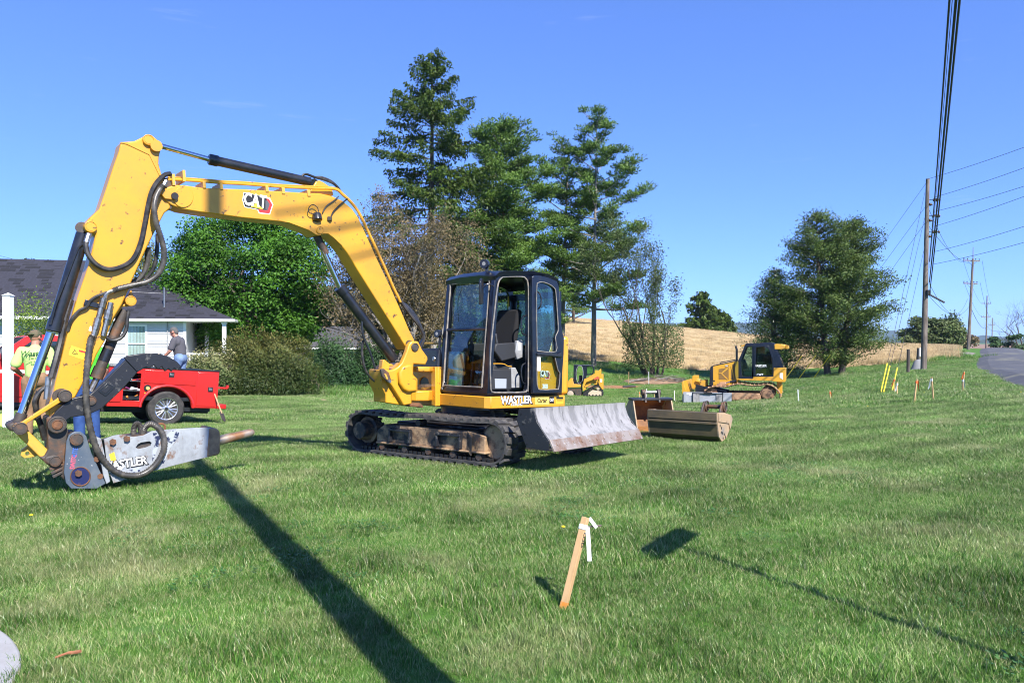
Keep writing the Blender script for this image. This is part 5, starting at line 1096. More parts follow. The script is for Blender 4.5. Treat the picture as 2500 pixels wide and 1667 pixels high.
# ---- half-bare trees: twigs with sparse leaves
def twiggy(name, label, base, stems, L0, r0, depth, mat, nper, size, seed, bark=BARKG, up=.5, spread=.55, kids=(2, 3), cat='tree', hang=.0, lowfill=None, group=None, shrink=.68):
    random.seed(seed); t = new_tree(name, label, base, group, cat); mb = MB(); tips = []
    for x, y, dx, dy, k in stems: limb(mb, (x, y, -.3), (dx, dy, 1), L0*k, r0*k, depth, tips, spread, up, kids, shrink, 5, .16)
    mb.build('trunk', bark, t, smooth=60, fix=False)
    if nper:
        P = np.repeat(np.array([p for p, d in tips]), nper, 0); n = len(P); P = P + rng.normal(size=(n, 3))*np.array([.30, .30, .30]) - np.array([0, 0, 1])*np.abs(rng.normal(size=(n, 1)))*hang
        if lowfill:
            m, rr, z0, z1 = lowfill; a = rng.uniform(0, 6.283, m); r = rr*np.sqrt(rng.random(m)); q = np.c_[r*np.cos(a), r*np.sin(a), rng.uniform(z0, z1, m)]; P = np.r_[P, q]; n = len(P)
        leaves('crown', P, rdir(n)+np.array([0, 0, .4]), size, mat, t, .5, .6)
    return t
b = base_at(868, 47)
twiggy('dying_tree', 'half-dead brown tree with pale trunk behind the boom', b, [(0, 0, .02, 0, 1.05), (.5, .5, .42, .1, 1.0), (1.6, .8, .30, .1, .95), (2.6, 1, .20, 0, 1.0), (3.6, .4, .30, .1, .80)], 6.3, .26, 4, L_BROWN, 8, .075, 31, BARKG, .42, .62, (3, 4), hang=.5)
b = base_at(990, 49)
twiggy('dying_tree', 'tangled brown thicket of bare twigs in front of the spruce', b, [(-.8, 0, -.1, 0, 1), (.3, .4, .2, .1, 1.05), (1.4, .2, .25, .1, .85)], 5.6, .17, 4, L_BROWN, 8, .08, 32, BARKG, .40, .62, (3, 4), hang=.6, lowfill=(3600, 2.8, .4, 6))
b = base_at(432, 58)
twiggy('lichen_tree', 'thin yellow-green tree between the stick hoses and the maple', b, [(0, 0, 0, 0, 1), (-.6, .5, -.2, 0, .9)], 5.4, .18, 4, L_LICHEN, 12, .09, 33, BARKG, .45, .55, (2, 3), lowfill=(1500, 2.6, 1, 7))
b = base_at(1594, 65)
twiggy('open_crowned_tree', 'open many-stemmed tree with thin leaves before the grain slope', b, [(0, 0, 0, 0, 1.05), (.3, .1, .30, .1, 1.0), (-.3, .1, -.30, 0, 1.0), (.1, .3, .12, .2, 1.1), (-.2, -.2, -.14, -.1, 1.1), (.35, -.2, .45, -.1, .8), (-.4, 0, -.48, 0, .8)], 6.1, .12, 3, L_SHRUB, 24, .085, 34, BARKD, .62, .48, (2, 3), lowfill=(9000, 2.6, .9, 4.6))
# ---- twin red cedars and the holly beside them
def cedar(name, label, base, H, R0, seed, trunks, mat, n=24000, size=.20, lo=.12, bark=BARK, lobes=2, group=None):
    random.seed(seed); t = new_tree(name, label, base, group); mb = MB(); C = []; N = []; A = []; T = []
    for i, (x, dx, hh, rr) in enumerate(trunks):
        Ht = H*hh; mb.tube(smooth_path([(x, 0, -.4), (x+dx*.4, 0, Ht*.3), (x+dx*.9, 0, Ht*.7), (x+dx, 0, Ht*.97)], 4), [max(.02, .30*(1-.08*k)) for k in range(13)], 8)
        for k in range(210):
            f = random.random()**.85; z = Ht*(lo+(1-lo)*f); L_ = R0*rr*min(1.0, .62+1.5*f)*(max(0, 1-f**1.7)**.62+.05)*random.uniform(.55, 1.08); a = random.uniform(0, 6.283)
            c0 = np.array([x+dx*(z/Ht), 0, z]); c1 = c0 + np.array([math.cos(a)*L_, math.sin(a)*L_, L_*random.uniform(.05, .55)]); mb.tube([c0, (c0+c1)/2+np.array([0, 0, .1]), c1], [.05, .03, .012], 4, caps=False)
            m = max(8, int(n/210/len(trunks)*L_/(R0*.55))); s = rng.uniform(.30, 1.06, m); q = c0 + (c1-c0)*s[:, None] + rng.normal(size=(m, 3))*np.array([.26, .26, .20]); C.append(q); d = np.tile((c1-c0)/max(L_, .1), (m, 1)); N.append(rdir(m)+np.array([0, 0, .5])); A.append(d + rng.normal(size=(m, 3))*.5 + np.array([0, 0, .4])); T.append(rng.normal(.30+.4*random.random(), .2, m))
    mb.build('trunk', bark, t, smooth=60, fix=False)
    leaves('crown', np.concatenate(C), np.concatenate(N), size, mat, t, .42, .6, np.concatenate(T), unit(np.concatenate(A))); return t
b = base_at(2036, 61); cedar('cedar_tree', 'big twin-trunked red cedar behind the bulldozer', b, H(522, 61, b), 4.4, 41, [(-.45, -.9, 1.0, .95), (.5, 1.2, .96, 1.0)], L_CEDAR, 84000, .10, .07)
b = base_at(1885, 62); cedar('holly_tree', 'smaller dark holly between the bulldozer cab and the red cedar', b, H(662, 62, b), 2.7, 42, [(0, .2, 1.0, 1.0), (.9, .5, .86, .8)], L_HOLLY, 34000, .085, .05)
# ---- far evergreens on the crest of the field
for px, d, top, r, s, lb in ((1712, 150, 712, 4.6, 51, 'broad dark evergreen on the grain field crest, highest of the far clump'), (1742, 152, 748, 3.4, 52, 'narrow far evergreen right of the broad one on the crest'), (1768, 154, 765, 2.9, 53, 'smallest far evergreen, last of the clump above the blue hill')):
    b = base_at(px, d); spruce('evergreen_tree', lb, b, H(top, d, b), r, L_SPRUCE, s, 20, .02, .1, .42, .6, 22, .3, 'evergreens on the crest')
# ---- trees far off along the road
b = base_at(2248, 112); broadleaf('far_tree', 'round green tree past the field, left of the grey pole', b, H(782, 112, b), 2.6, 2.4, L_SHRUB, BARKD, 30, 9000, .22, .12, .0, 61, group='far trees by the road')
b = base_at(2290, 113); broadleaf('far_tree', 'green roadside tree whose upper twigs stand bare', b, H(778, 113, b), 2.6, 2.4, L_SHRUB, BARKD, 30, 9000, .22, .12, .0, 62, group='far trees by the road')
b = base_at(2312, 112); twiggy('far_tree', 'thin twiggy tree rising behind the green roadside trees', b, [(0, 0, .05, 0, 1), (-.4, 0, -.1, 0, .9)], 3.1, .09, 3, L_SHRUB, 2, .2, 63, BARKG, .6, .45, group='far trees by the road')
b = base_at(2352, 128); broadleaf('far_tree', 'low brownish scrub right behind the second pole', b, 2.9, 2.6, 2, L_BROWN, BARKD, 14, 2200, .22, .08, .0, 64, blob=(.6, 1), group='far trees by the road')
b = base_at(2498, 140); b.z = gz(b.x, b.y); twiggy('bare_tree', 'leafless spreading tree across the road, cut by the picture edge', b, [(0, 0, .0, 0, 1), (-.5, 0, -.5, 0, .9), (.4, 0, .3, 0, .9), (-.2, 0, -.25, .1, 1)], 5.4, .14, 4, None, 0, .1, 65, BARKD, .35, .6, (3, 4))
b = base_at(2470, 135); broadleaf('far_tree', 'low dark hedge shrub under the leafless tree', b, 3.0, 3.6, 2, L_ROSE, BARKD, 16, 3000, .22, .08, .0, 66, blob=(.6, 1), group='far trees by the road')
b = base_at(2325, 150); spruce('evergreen_tree', 'small bluish young spruce at the foot of the roadside trees', b, 4.0, 1.8, L_PINE, 67, 12, .02, .1, .3, .8, 20, .2)
# trees behind the house roof
for px, d, top, s, lb in ((28, 95, 622, 71, 'leafy treetop showing over the left end of the house roof'), (122, 100, 640, 72, 'rounded treetop peeping over the house ridge left of the bucket cylinder'), (150, 102, 646, 73, 'thin treetop over the ridge just beside the bucket cylinder')):
    b = base_at(px, d); broadleaf('far_tree', lb, b, H(top, d, b), 2.4, 2.4, L_SHRUB, BARKD, 22, 4500, .24, .15, .45, s, blob=(.7, 1.3), group='treetops behind the house')
for px, d, top, rx, s, lb in ((1010, 82, 700, 6, 74, 'dark trees massed low behind the brown thicket'), (760, 78, 700, 5, 75, 'grey-green trees low between the maple and the brown tree'), (1190, 85, 660, 6, 76, 'dark undergrowth trees below the bushy white pine'), (450, 75, 700, 6, 77, 'dark trees showing under the maple, left of its trunk')):
    b = base_at(px, d); broadleaf('background_tree', lb, b, H(top, d, b), rx, 3, L_ROSE, BARKD, 44, 9000, .24, .2, .0, s, blob=(.9, 1.6), group='dark trees behind the row')
# ---- shrubs by the house
def bush(name, label, base, rx, ry, hz, mat, n, size, seed, asp=.35, spike=.5, flat=.0, group=None, cat='bush'):
    random.seed(seed); t = new_tree(name, label, base, group, cat); mb = MB()
    for k in range(16): a = k*2.4; mb.tube([(0, 0, -.2), (math.cos(a)*rx*.4, math.sin(a)*ry*.4, hz*.35), (math.cos(a)*rx*.75, math.sin(a)*ry*.75, hz*.72)], [.05, .03, .012], 5, caps=False)
    mb.build('stem', BARKD, t, smooth=60, fix=False)
    d = rdir(n); d[:, 2] = np.abs(d[:, 2]); a = np.arctan2(d[:, 1], d[:, 0]); lump = 1 + .10*np.sin(a*5+seed) + .09*np.sin(d[:, 2]*9+a*3) + .06*np.sin(a*11)
    r = rng.uniform(.62, 1.03, n)*lump; C = np.c_[d[:, 0]*rx*r, d[:, 1]*ry*r, (d[:, 2]**.7)*hz*r*.98 + .02*hz]
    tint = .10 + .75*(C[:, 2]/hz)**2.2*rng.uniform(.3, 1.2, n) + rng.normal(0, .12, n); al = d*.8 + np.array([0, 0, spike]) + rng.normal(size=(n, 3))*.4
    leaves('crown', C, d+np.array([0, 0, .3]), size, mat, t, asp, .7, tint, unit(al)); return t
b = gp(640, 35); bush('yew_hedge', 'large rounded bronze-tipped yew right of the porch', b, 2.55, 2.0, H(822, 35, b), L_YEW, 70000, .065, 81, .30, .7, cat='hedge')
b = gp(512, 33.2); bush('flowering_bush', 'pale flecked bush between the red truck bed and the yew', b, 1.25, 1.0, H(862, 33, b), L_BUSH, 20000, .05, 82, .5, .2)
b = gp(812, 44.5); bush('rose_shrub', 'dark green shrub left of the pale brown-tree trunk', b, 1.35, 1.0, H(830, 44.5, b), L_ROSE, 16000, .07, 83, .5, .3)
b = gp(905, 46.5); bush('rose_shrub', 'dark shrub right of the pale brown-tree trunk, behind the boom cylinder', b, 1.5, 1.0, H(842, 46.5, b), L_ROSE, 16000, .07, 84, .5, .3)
b = gp(66, 32); t_ = twiggy('sapling', 'young bright green sapling before the house wall, beside the white post', b, [(-.3, 0, -.06, 0, .95), (.35, 0, .10, 0, 1.08), (0, .1, .0, 0, .9)], 2.1, .035, 2, L_SAP, 34, .05, 85, BARK, .9, .35, (2, 3), lowfill=(1500, .75, .6, 2.6))
# ================================================================== the white house and the small house behind
SIDING = pm('white_siding', (0.60, 0.60, 0.61), 0.6, col2=(0.54, 0.54, 0.55), nscale=3)
TRIMW = pm('white_trim', (0.80, 0.80, 0.79), 0.5)
SHING = [pm('shingle_%s' % n, c, 0.95, col2=tuple(x*1.3 for x in c), nscale=8, bump=.3) for n, c in (('grey', (0.027, 0.027, 0.038)), ('dark', (0.014, 0.014, 0.018)), ('mid', (0.022, 0.022, 0.028)))]
CURT = pm('curtain', (0.42, 0.44, 0.42), 0.9, col2=(0.30, 0.31, 0.30), nscale=14, stretch=(1, 1, .05))
hc = at(453, 915, 44.0); hc.z = gz(hc.x, hc.y); _hr = R(14)
house = thing('house', 'white clapboard house with dark shingle roof and porch', 'house', hc, (0, 0, _hr))
# local: x along the front (left is negative), y away from the camera, z up; right front corner of the walls at the origin
WL, EV, DP = 16.0, 3.15, 8.5
mb = MB(); mb.box(-WL, -.02, .06, DP, -.6, EV); wall = mb.build('wall', SIDING, house)
cl = MB(); cl.slab([(0, -.030, 0), (0, .03, 0), (0, .03, .19), (0, .016, .19)], (-1, 0, 0)); cl_me = cl.mesh('clapboard', SIDING, 0)
wx0, wx1, wz0, wz1 = -3.02, -2.12, .75, 2.72
for k in range(17):
    z = -.1 + k*.185
    if z > EV-.15: break
    spans = [(-WL, -.06)] if z+.19 < wz0 or z > wz1 else [(-WL, wx0-.1), (wx1+.1, -.06)]
    for a, b in spans: link('clapboard', cl_me, wall, Matrix.Translation((b, 0.05, z)) @ Matrix.Diagonal((b-a, 1, 1, 1)))
for x in (-.06, ): 
    q = MB(); q.box(x-.06, x+.09, -.01, .11, -.2, EV); q.build('corner_board', TRIMW, wall)
def window(x0, x1, z0, z1):
    w = MB(); 
    for a in ((x0-.10, x0, z0-.1, z1+.12), (x1, x1+.10, z0-.1, z1+.12), (x0, x1, z1, z1+.12), (x0, x1, z0-.1, z0), (x0, x1, (z0+z1)/2-.03, (z0+z1)/2+.03)): w.box(a[0], a[1], .0, .06, a[2], a[3])
    o = w.build('window', TRIMW, house); g = MB(); g.box(x0, x1, .045, .05, z0, z1); g.build('pane', GLASSC, o, smooth=0)
    c = MB(); n = 16; c.loft([[(x0+(x1-x0)*i/n, .062+.02*math.sin(i*2.1), zz) for i in range(n+1)] for zz in (z0, z1)], False, False); c.build('curtain', CURT, o, fix=False)
    q = MB(); q.box(x0-.14, x1+.14, -.04, .06, z0-.15, z0-.1); q.build('sill', TRIMW, o)
window(wx0, wx1, wz0, wz1); window(-6.9, -5.9, .75, 2.7); window(-13.4, -12.2, .75, 2.7)
# roofs
def roof_face(A, B, C, D, parent, rows, name='roof_slope'):
    """sloping rectangle or trapezium A B (eave) C D (ridge); returns nothing"""
    m = MB(); m.slab([A, B, C, D], (0, 0, -.10)); return m.build(name, SHING[0], parent, smooth=0)
rf = MB(); px1 = 2.65   # porch roof reaches past the wall
E0, ov = EV-.02, .55
RZ = 6.0
# low hip wing on the right, with the porch under it
hipA, hipB = (-4.4, -ov, E0), (px1, -ov, E0)
peak0, peak1 = (-4.6, 4.2, E0+2.25), (-2.4, 4.2, E0+2.25)
backA, backB = (-4.4, 9.0, E0), (px1, 9.0, E0)
m = MB(); vs = [hipA, hipB, peak1, peak0, backA, backB]
m._add(vs, [(0, 1, 2, 3), (1, 5, 2), (5, 4, 3, 2), (0, 3, 4), (0, 4, 5, 1)]); roof = m.build('roof', SHING[0], house, smooth=0)
ml = MB(); r0, r1 = (-WL-3, -ov-.2, EV+.05), (-4.0, -ov-.2, EV+.05); k0, k1 = (-WL-3, 4.4, RZ+.75), (-6.2, 4.4, RZ+.75); b0, b1 = (-WL-3, 9.4, EV+.05), (-4.0, 9.4, EV+.05)
ml._add([r0, r1, k1, k0, b0, b1], [(0, 1, 2, 3), (1, 5, 2), (5, 4, 3, 2), (0, 3, 4), (0, 4, 5, 1)]); ml.build('main_roof', SHING[0], house, smooth=0)
# shingle tabs laid on the two slopes that face the camera
sh_me = [MB().box(0, .52, -.006, .0, 0, .26).mesh('shingle', s, 0) for s in SHING]
_n = [0]
def lay(P0, P1, Q0, Q1, rows, xlim, parent):
    P0, P1, Q0, Q1 = map(Vector, (P0, P1, Q0, Q1)); up = (Q0 - P0); up.x = 0; up.normalize(); Lh = abs(((Q0-P0).dot(up))); nrm = Vector((1, 0, 0)).cross(up).normalized()
    for r in range(rows):
        f = (r+.1)/rows; a = P0.lerp(Q0, f).x; b = P1.lerp(Q1, f).x; base = P0.lerp(Q0, f)
        x = max(a, xlim[0]) + random.uniform(0, .5)
        while x < min(b, xlim[1]) - .6:
            if _n[0] < 298:
                M = Matrix(((1, 0, 0, x), (0, -nrm.y*-1, up.y, base.y), (0, nrm.z*-1*-1, up.z, base.z), (0, 0, 0, 1)))
                M = Matrix(((1, 0, 0, x + random.uniform(-.1, .1)), (0, -nrm.y if nrm.z < 0 else nrm.y, up.y, base.y), (0, -nrm.z if nrm.z < 0 else nrm.z, up.z, base.z), (0, 0, 0, 1)))
                M = M @ Matrix.Translation((0, .012, 0)) @ Matrix.Diagonal((random.choice((.7, 1, 1.5)), 1, 1, 1))
                link('shingle', sh_me[random.choice((1, 1, 2, 0))], parent, M); _n[0] += 1
            x += random.uniform(.75, 1.7)
random.seed(5)
lay(hipA, hipB, peak0, peak1, 15, (-4.4, px1), roof)
lay(r0, r1, k0, k1, 17, (-14.5, -4.2), roof)
# eaves, porch
def strip(pts, name, mat):
    for a, b in zip(pts[:-1], pts[1:]):
        pass
q = MB(); q.box(-4.4, px1+.02, -ov-.06, -ov, E0-.13, E0+.01); q.box(px1, px1+.06, -ov-.06, 9.0, E0-.13, E0+.01); q.build('fascia', TRIMW, roof, bevel=.01)
q = MB(); q.box(-WL-3, -4.42, -ov-.27, -ov-.2, EV-.10, EV+.07); q.build('fascia', TRIMW, roof, bevel=.01)
q = MB(); q.box(-4.4, px1, -ov, 8.9, E0-.14, E0-.10); q.build('soffit', TRIMW, roof)
q = MB(); q.box(.1, px1-.25, -.35, 8.4, -.2, .30); q.build('porch_floor', TRIMW, house)
for x, y in ((px1-.55, -.20), (px1-.55, 3.2), (.75, 3.0)):
    q = MB(); q.box(x-.11, x+.11, y-.11, y+.11, .30, E0-.14); q.box(x-.15, x+.15, y-.15, y+.15, E0-.26, E0-.141); q.build('porch_post', TRIMW, house, bevel=.01)
ra = MB(); ra.box(.1, px1-.66, -.22, -.15, 1.14, 1.22); ra.box(.1, px1-.66, -.21, -.16, .40, .46); rail = ra.build('porch_railing', TRIMW, house)
bal = MB().box(-.03, .03, -.21, -.16, .46, 1.14).mesh('baluster', TRIMW, 0)
for k in range(11): link('baluster', bal, rail, Matrix.Translation((.25 + k*.16, 0, 0)))
# roof vent with antenna mast, conduit, meter box
q = MB(); c = Vector((-1.3, 1.0, E0+.62)); q.cyl(c, c+Vector((0, 0, 1.25)), .05, .05, 10); q.cyl(c+Vector((0, 0, -.02)), c+Vector((0, 0, .10)), .16, .08, 12); mast = q.build('service_mast', STEEL, roof)
q = MB(); q.tube([c+Vector((-1.7, 0, .95)), c+Vector((0, 0, .88))], .015, 5); q.cyl(c+Vector((.1, 0, .75)), c+Vector((.25, 0, 1.2)), .012, .012, 5); q.build('mast_stay', STEEL, mast)
q = MB(); q.tube([(-.95, -.03, .3), (-.95, -.03, E0-.1)], .035, 6); q.build('conduit', GREYPL, wall)
q = MB(); q.cyl((.0-.55, -.02, 2.2), (.0-.55, .0, 2.2), .05); q.build('wall_vent', BLACKI, wall)
# overhead service line
q = MB(); q.tube(smooth_path([at(-60, 610, 70), at(60, 640, 56), at(170, 672, 47), hc + Vector((-1.2, .8, 4.6))], 6), .014, 5); o = q.build('service_cable', HOSE); tag(o, 'thin black service cable sagging to the house roof', 'cable')

# small grey-roofed house beyond the yew
b = at(770, 910, 62); b.z = gz(b.x, b.y); h2 = thing('small_house', 'low house with plain grey roof behind the yew', 'house', b, (0, 0, R(-12)))
q = MB(); q.box(-2.6, 3.2, 0, 4.5, -.6, 1.55); q.build('wall', SIDING, h2)
q = MB(); z0 = at(770, 848, 62).z-b.z; z1 = at(770, 796, 62).z-b.z
q._add([(-3.1, -.5, z0), (3.9, -.5, z0), (2.0, 2.2, z1), (-2.6, 2.2, z1), (-3.1, 5, z0), (3.9, 5, z0)], [(0, 1, 2, 3), (1, 5, 2), (5, 4, 3, 2), (0, 3, 4), (0, 4, 5, 1)]); r2 = q.build('roof', pm('grey_shingles', (.085, .083, .088), .95, col2=(.06, .06, .065), nscale=6, bump=.3, bscale=30), h2, smooth=0)
q = MB(); q.box(-3.1, 3.9, -.56, -.5, z0-.14, z0+.0); q.build('fascia', TRIMW, r2)
q = MB(); q.lathe((-.9, .8, z0+.2), (0, 0, 1), [(0, .09), (.9, .09), (.9, .15), (1.05, .15), (1.06, .01)], 10); q.build('vent_pipe', STEEL, r2)
b = at(800, 762, 152); b.z = gz(b.x, b.y) + .2; h3 = thing('far_house', 'tiny white house on the field crest behind the brown tree', 'house', b)
q = MB(); q.box(-2.2, 2.2, 0, 4, -1, 1.5); q.build('wall', SIDING, h3); q = MB(); q._add([(-2.4, -.3, 1.5), (2.4, -.3, 1.5), (2.4, 2, 2.8), (-2.4, 2, 2.8), (-2.4, 4.3, 1.5), (2.4, 4.3, 1.5)], [(0, 1, 2, 3), (5, 4, 3, 2), (1, 5, 2), (0, 3, 4), (0, 4, 5, 1)]); q.build('roof', SHING[0], h3, smooth=0)
for x in (-1, 1): q = MB(); q.box(x-.4, x+.4, -.03, .0, .1, 1.1); q.build('window', BLACKI, h3)
# old wooden chair and frame by the yew
b = gp(764, 39); t = thing('garden_chair', 'weathered wooden garden chair at the end of the yew', 'chair', b, (0, 0, R(25))); WOODG = pm('weathered_wood', (.22, .17, .13), .9, col2=(.13, .10, .08), nscale=6)
for x in (-.25, .25):
    q = MB(); q.box(x-.03, x+.03, -.25, -.2, 0, .4); q.build('leg', WOODG, t); q = MB(); q.M = Matrix.Translation((x, .2, 0)) @ Matrix.Rotation(R(-20), 4, 'X'); q.box(-.03, .03, -.03, .03, 0, .95); q.build('back_post', WOODG, t)
q = MB(); q.box(-.3, .3, -.28, .22, .38, .42); q.build('seat', WOODG, t)
for z in (.55, .72, .88): q = MB(); q.box(-.27, .27, .17+z*.36-.05, .20+z*.36-.05, z-.04, z+.04); q.build('back_slat', WOODG, t)
# white vinyl post by the drive
b = at(20, 1031, 15.0); b.z = gz(b.x, b.y)
t = thing('white_post', 'tall square white post cut by the left edge', 'post', b); VIN = pm('white_vinyl', (.80, .80, .80), .4); hh = at(20, 722, 15).z - b.z
q = MB(); q.box(-.07, .07, -.07, .07, -.2, hh); q.build('shaft', VIN, t, bevel=.006); q = MB(); q._add([(-.085, -.085, hh), (.085, -.085, hh), (.085, .085, hh), (-.085, .085, hh), (0, 0, hh+.06)], [(0, 1, 2, 3), (0, 4, 1), (1, 4, 2), (2, 4, 3), (3, 4, 0)]); q.build('cap', VIN, t, smooth=0)
q = MB(); q.tube(smooth_path([(-.07, -.05, hh-.35), (-.13, -.08, hh-.33), (-.13, -.08, hh-.42), (-.08, -.05, hh-.45)], 4), .010, 5); q.build('hook', STEEL, t)
# crumpled high-visibility vest beside it
b = at(18, 1012, 15.6); b.z = gz(b.x, b.y); LIME = pm('lime_cloth', (.62, .85, .12), .9, bump=.4, bscale=20)
q = MB(); random.seed(3); rings = [[(math.cos(a)*r*(1+.25*random.random()), math.sin(a)*r*.6*(1+.2*random.random()), z+.04*random.random()) for a in np.linspace(0, 6.283, 15)[:-1]] for r, z in ((.55, 0), (.50, .10), (.34, .20), (.12, .25))]
q.loft(rings); o = q.build('safety_vest', LIME, smooth=60); o.location = b; tag(o, 'crumpled lime safety vest on the grass behind the white post', 'vest')
# ================================================================== red service truck
REDP = pm('red_truck_paint', (0.52, 0.018, 0.016), 0.28, col2=(0.46, 0.018, 0.016), nscale=2, coat=0.6)
TYRE = pm('tyre_rubber', (0.028, 0.027, 0.027), 0.75, col2=(0.055, 0.05, 0.047), nscale=10, bump=.3, bscale=80)
ALLOY = pm('alloy', (0.62, 0.62, 0.63), 0.25, metal=0.85)
GOLD = pm('gold_lettering', (0.75, 0.42, 0.05), 0.5)
DARKG = glass_mat('truck_glass', (0.30, 0.36, 0.40), 0.10)
_tt = R(38); tb = at(403, 1039, 18.5)
TM = Matrix(((-math.cos(_tt), math.sin(_tt), 0, 0), (-math.sin(_tt), -math.cos(_tt), 0, 0), (0, 0, 1, 0), (0, 0, 0, 1)))
TM = Matrix.Translation(tb + Vector((0, 0, -.02))) @ TM @ Matrix.Rotation(R(-4.2), 4, 'Y') @ Matrix.Translation((0, -.98, 0))
truck = thing('pickup_truck', 'red service pickup with open side lockers, behind the excavator arm', 'truck', matrix=TM)
# x forward from the rear axle, y left (towards the camera), z up
def wheel_parts(x, y, s, parent_w):
    w = MB(); w.lathe((x, y, .42), (0, s, 0), [(-.13, .25), (-.13, .38), (-.10, .415), (-.05, .42), (.05, .42), (.10, .415), (.135, .375), (.13, .27), (.10, .25)], 36); o = w.build('wheel', TYRE, parent_w, smooth=40)
    for k in range(30):
        a = 2*math.pi*k/30; c = Vector((x+.418*math.cos(a), y, .42+.418*math.sin(a)))
    r = MB(); r.lathe((x, y, .42), (0, s, 0), [(.02, .24), (.11, .265), (.125, .262), (.12, .245), (.06, .235), (.03, .22)], 36); r.build('rim', ALLOY, o, smooth=40)
    d = MB(); d.lathe((x, y, .42), (0, s, 0), [(-.02, .001), (-.02, .23), (0.0, .23), (.0, .001)], 24); d.build('brake_disc', BLACKI, o)
    for k in range(8):
        a = 2*math.pi*k/8 + .2
        for da in (-.10, .10):
            q = MB(); c0 = Vector((math.cos(a+da*.6), 0, math.sin(a+da*.6))); c1 = Vector((math.cos(a+da*1.6), 0, math.sin(a+da*1.6))); C = Vector((x, y+s*.095, .42)); q.tube([C+c0*.07, C+c1*.16, C+c1*.245], [.020, .016, .017], 6); q.build('spoke', ALLOY, o)
    h = MB(); h.lathe((x, y+s*.05, .42), (0, s, 0), [(0, .001), (0, .085), (.055, .08), (.065, .05), (.065, .001)], 20); h.build('hub', ALLOY, o); h = MB(); h.lathe((x, y+s*.113, .42), (0, s, 0), [(0, .001), (0, .04), (.006, .04), (.006, .001)], 14); h.build('hub_cap', BLACKI, o)
    return o
for x in (0, 4.05):
    for y, s in ((.86, 1), (-.86, -1)): wheel_parts(x, y, s, truck)
# service body
SX0, SX1, ZB0, ZB1, SY = -1.17, 1.30, .46, 1.36, 1.00
arch = [(.56*math.cos(t), .44+.50*math.sin(t)) for t in np.linspace(math.radians(4), math.radians(176), 16)]
sidep = [(SX1, ZB0), (SX1, ZB1), (SX0, ZB1), (SX0, ZB0)] + [(-.56, ZB0)] + [(x, z) for x, z in reversed(arch)] + [(.56, ZB0)]
lock = [(.62, .60), (.98, .60), (.98, 1.24), (.62, 1.24)]
q = MB(); q.slab([[(x, SY, z) for x, z in sidep], [(x, SY, z) for x, z in lock]], (0, -.03, 0)); body = q.build('service_body', REDP, truck, bevel=.006)
q = MB(); q.slab([(x, -SY, z) for x, z in sidep], (0, .03, 0)); q.build('body_side', REDP, body)
q = MB(); q.box(SX0, SX1, -SY+.03, SY-.03, .62, .70); q.build('bed_floor', BLACKP, body)
for x in (SX0, SX1-.03): q = MB(); q.box(x, x+.03, -SY+.03, SY-.03, .46, ZB1-.01); q.build('body_end', REDP, body)
for s in (1, -1): q = MB(); q.box(SX0+.03, SX1-.03, min(s*(SY-.45), s*(SY-.42)), max(s*(SY-.45), s*(SY-.42)), .70, ZB1-.01); q.build('locker_back', REDP, body)
for s in (1, -1): q = MB(); q.box(SX0-.01, SX1+.01, min(s*(SY-.46), s*(SY+.012)), max(s*(SY-.46), s*(SY+.012)), ZB1, ZB1+.035); q.build('locker_lid', BLACKP, body, bevel=.008)
for z in (.60, .84, 1.06):
    q = MB(); q.box(.60, 1.0, SY-.42, SY-.02, z-.015, z); q.build('shelf', STEEL if z > .7 else BLACKP, body)
q = MB(); q.box(.60, 1.0, SY-.44, SY-.42, .58, 1.26); q.build('locker_inside', BLACKI, body)
random.seed(9); cols = [pm('tool_red', (.5, .05, .03), .5), pm('tool_orange', (.6, .2, .03), .5), pm('tool_grey', (.4, .4, .4), .4), pm('tool_purple', (.18, .03, .12), .5), WHITE]
for k in range(22):
    z = random.choice((.60, .62, .66, .84, 1.06)); c = Vector((random.uniform(.66, .94), SY-random.uniform(.06, .3), z+.03)); q = MB(); a = random.uniform(0, 3.1); d = Vector((math.cos(a)*.10, math.sin(a)*.05, random.uniform(-.0, .05)))
    q.cyl(c-d, c+d, random.uniform(.012, .028), None, 7); q.build('tool', random.choice(cols), body)
q = MB(); q.slab([(1.02, SY, .56), (1.02, SY, 1.26), (1.26, SY, 1.26), (1.26, SY, .56)], (0, .02, 0)); q.build('locker_door', REDP, body, bevel=.008)
q = MB(); q.slab([(-.62, SY, .94+.06), (-.62, SY, 1.33), (.55, SY, 1.33), (.55, SY, 1.02)], (0, .016, 0)); q.build('locker_door', REDP, body, bevel=.008)
q = MB(); q.slab([(-1.12, SY, .50), (-1.12, SY, 1.33), (-.66, SY, 1.33), (-.66, SY, .50)], (0, .016, 0)); q.build('locker_door', REDP, body, bevel=.008)
for x, z in ((-.05, 1.24), (-.98, .92)):
    q = MB(); q.box(x-.06, x+.06, SY+.012, SY+.026, z-.06, z+.06); l_ = q.build('locker_latch', BLACKI, body, bevel=.004); q = MB(); q.box(x-.04, x+.04, SY+.024, SY+.034, z-.025, z+.03); q.build('latch_paddle', STEEL, l_, bevel=.004)
q = MB(); P = [(.60*math.cos(t), SY+.02, .44+.54*math.sin(t)) for t in np.linspace(math.radians(2), math.radians(178), 18)]; q.tube(P, .035, 7); q.build('wheel_arch', REDP, body)
q = MB(); q.cyl((.46, SY, .90), (.46, SY+.018, .90), .085, .08, 20); f_ = q.build('fuel_filler', BLACKI, body); q = MB(); q.cyl((.46, SY+.016, .90), (.46, SY+.05, .90), .045, .04, 14); q.build('filler_cap', pm('brass_cap', (.62, .45, .15), .4), f_); q = MB(); q.box(.40, .52, SY+.001, SY+.006, .77, .80); q.build('fuel_label', DECALY, f_)
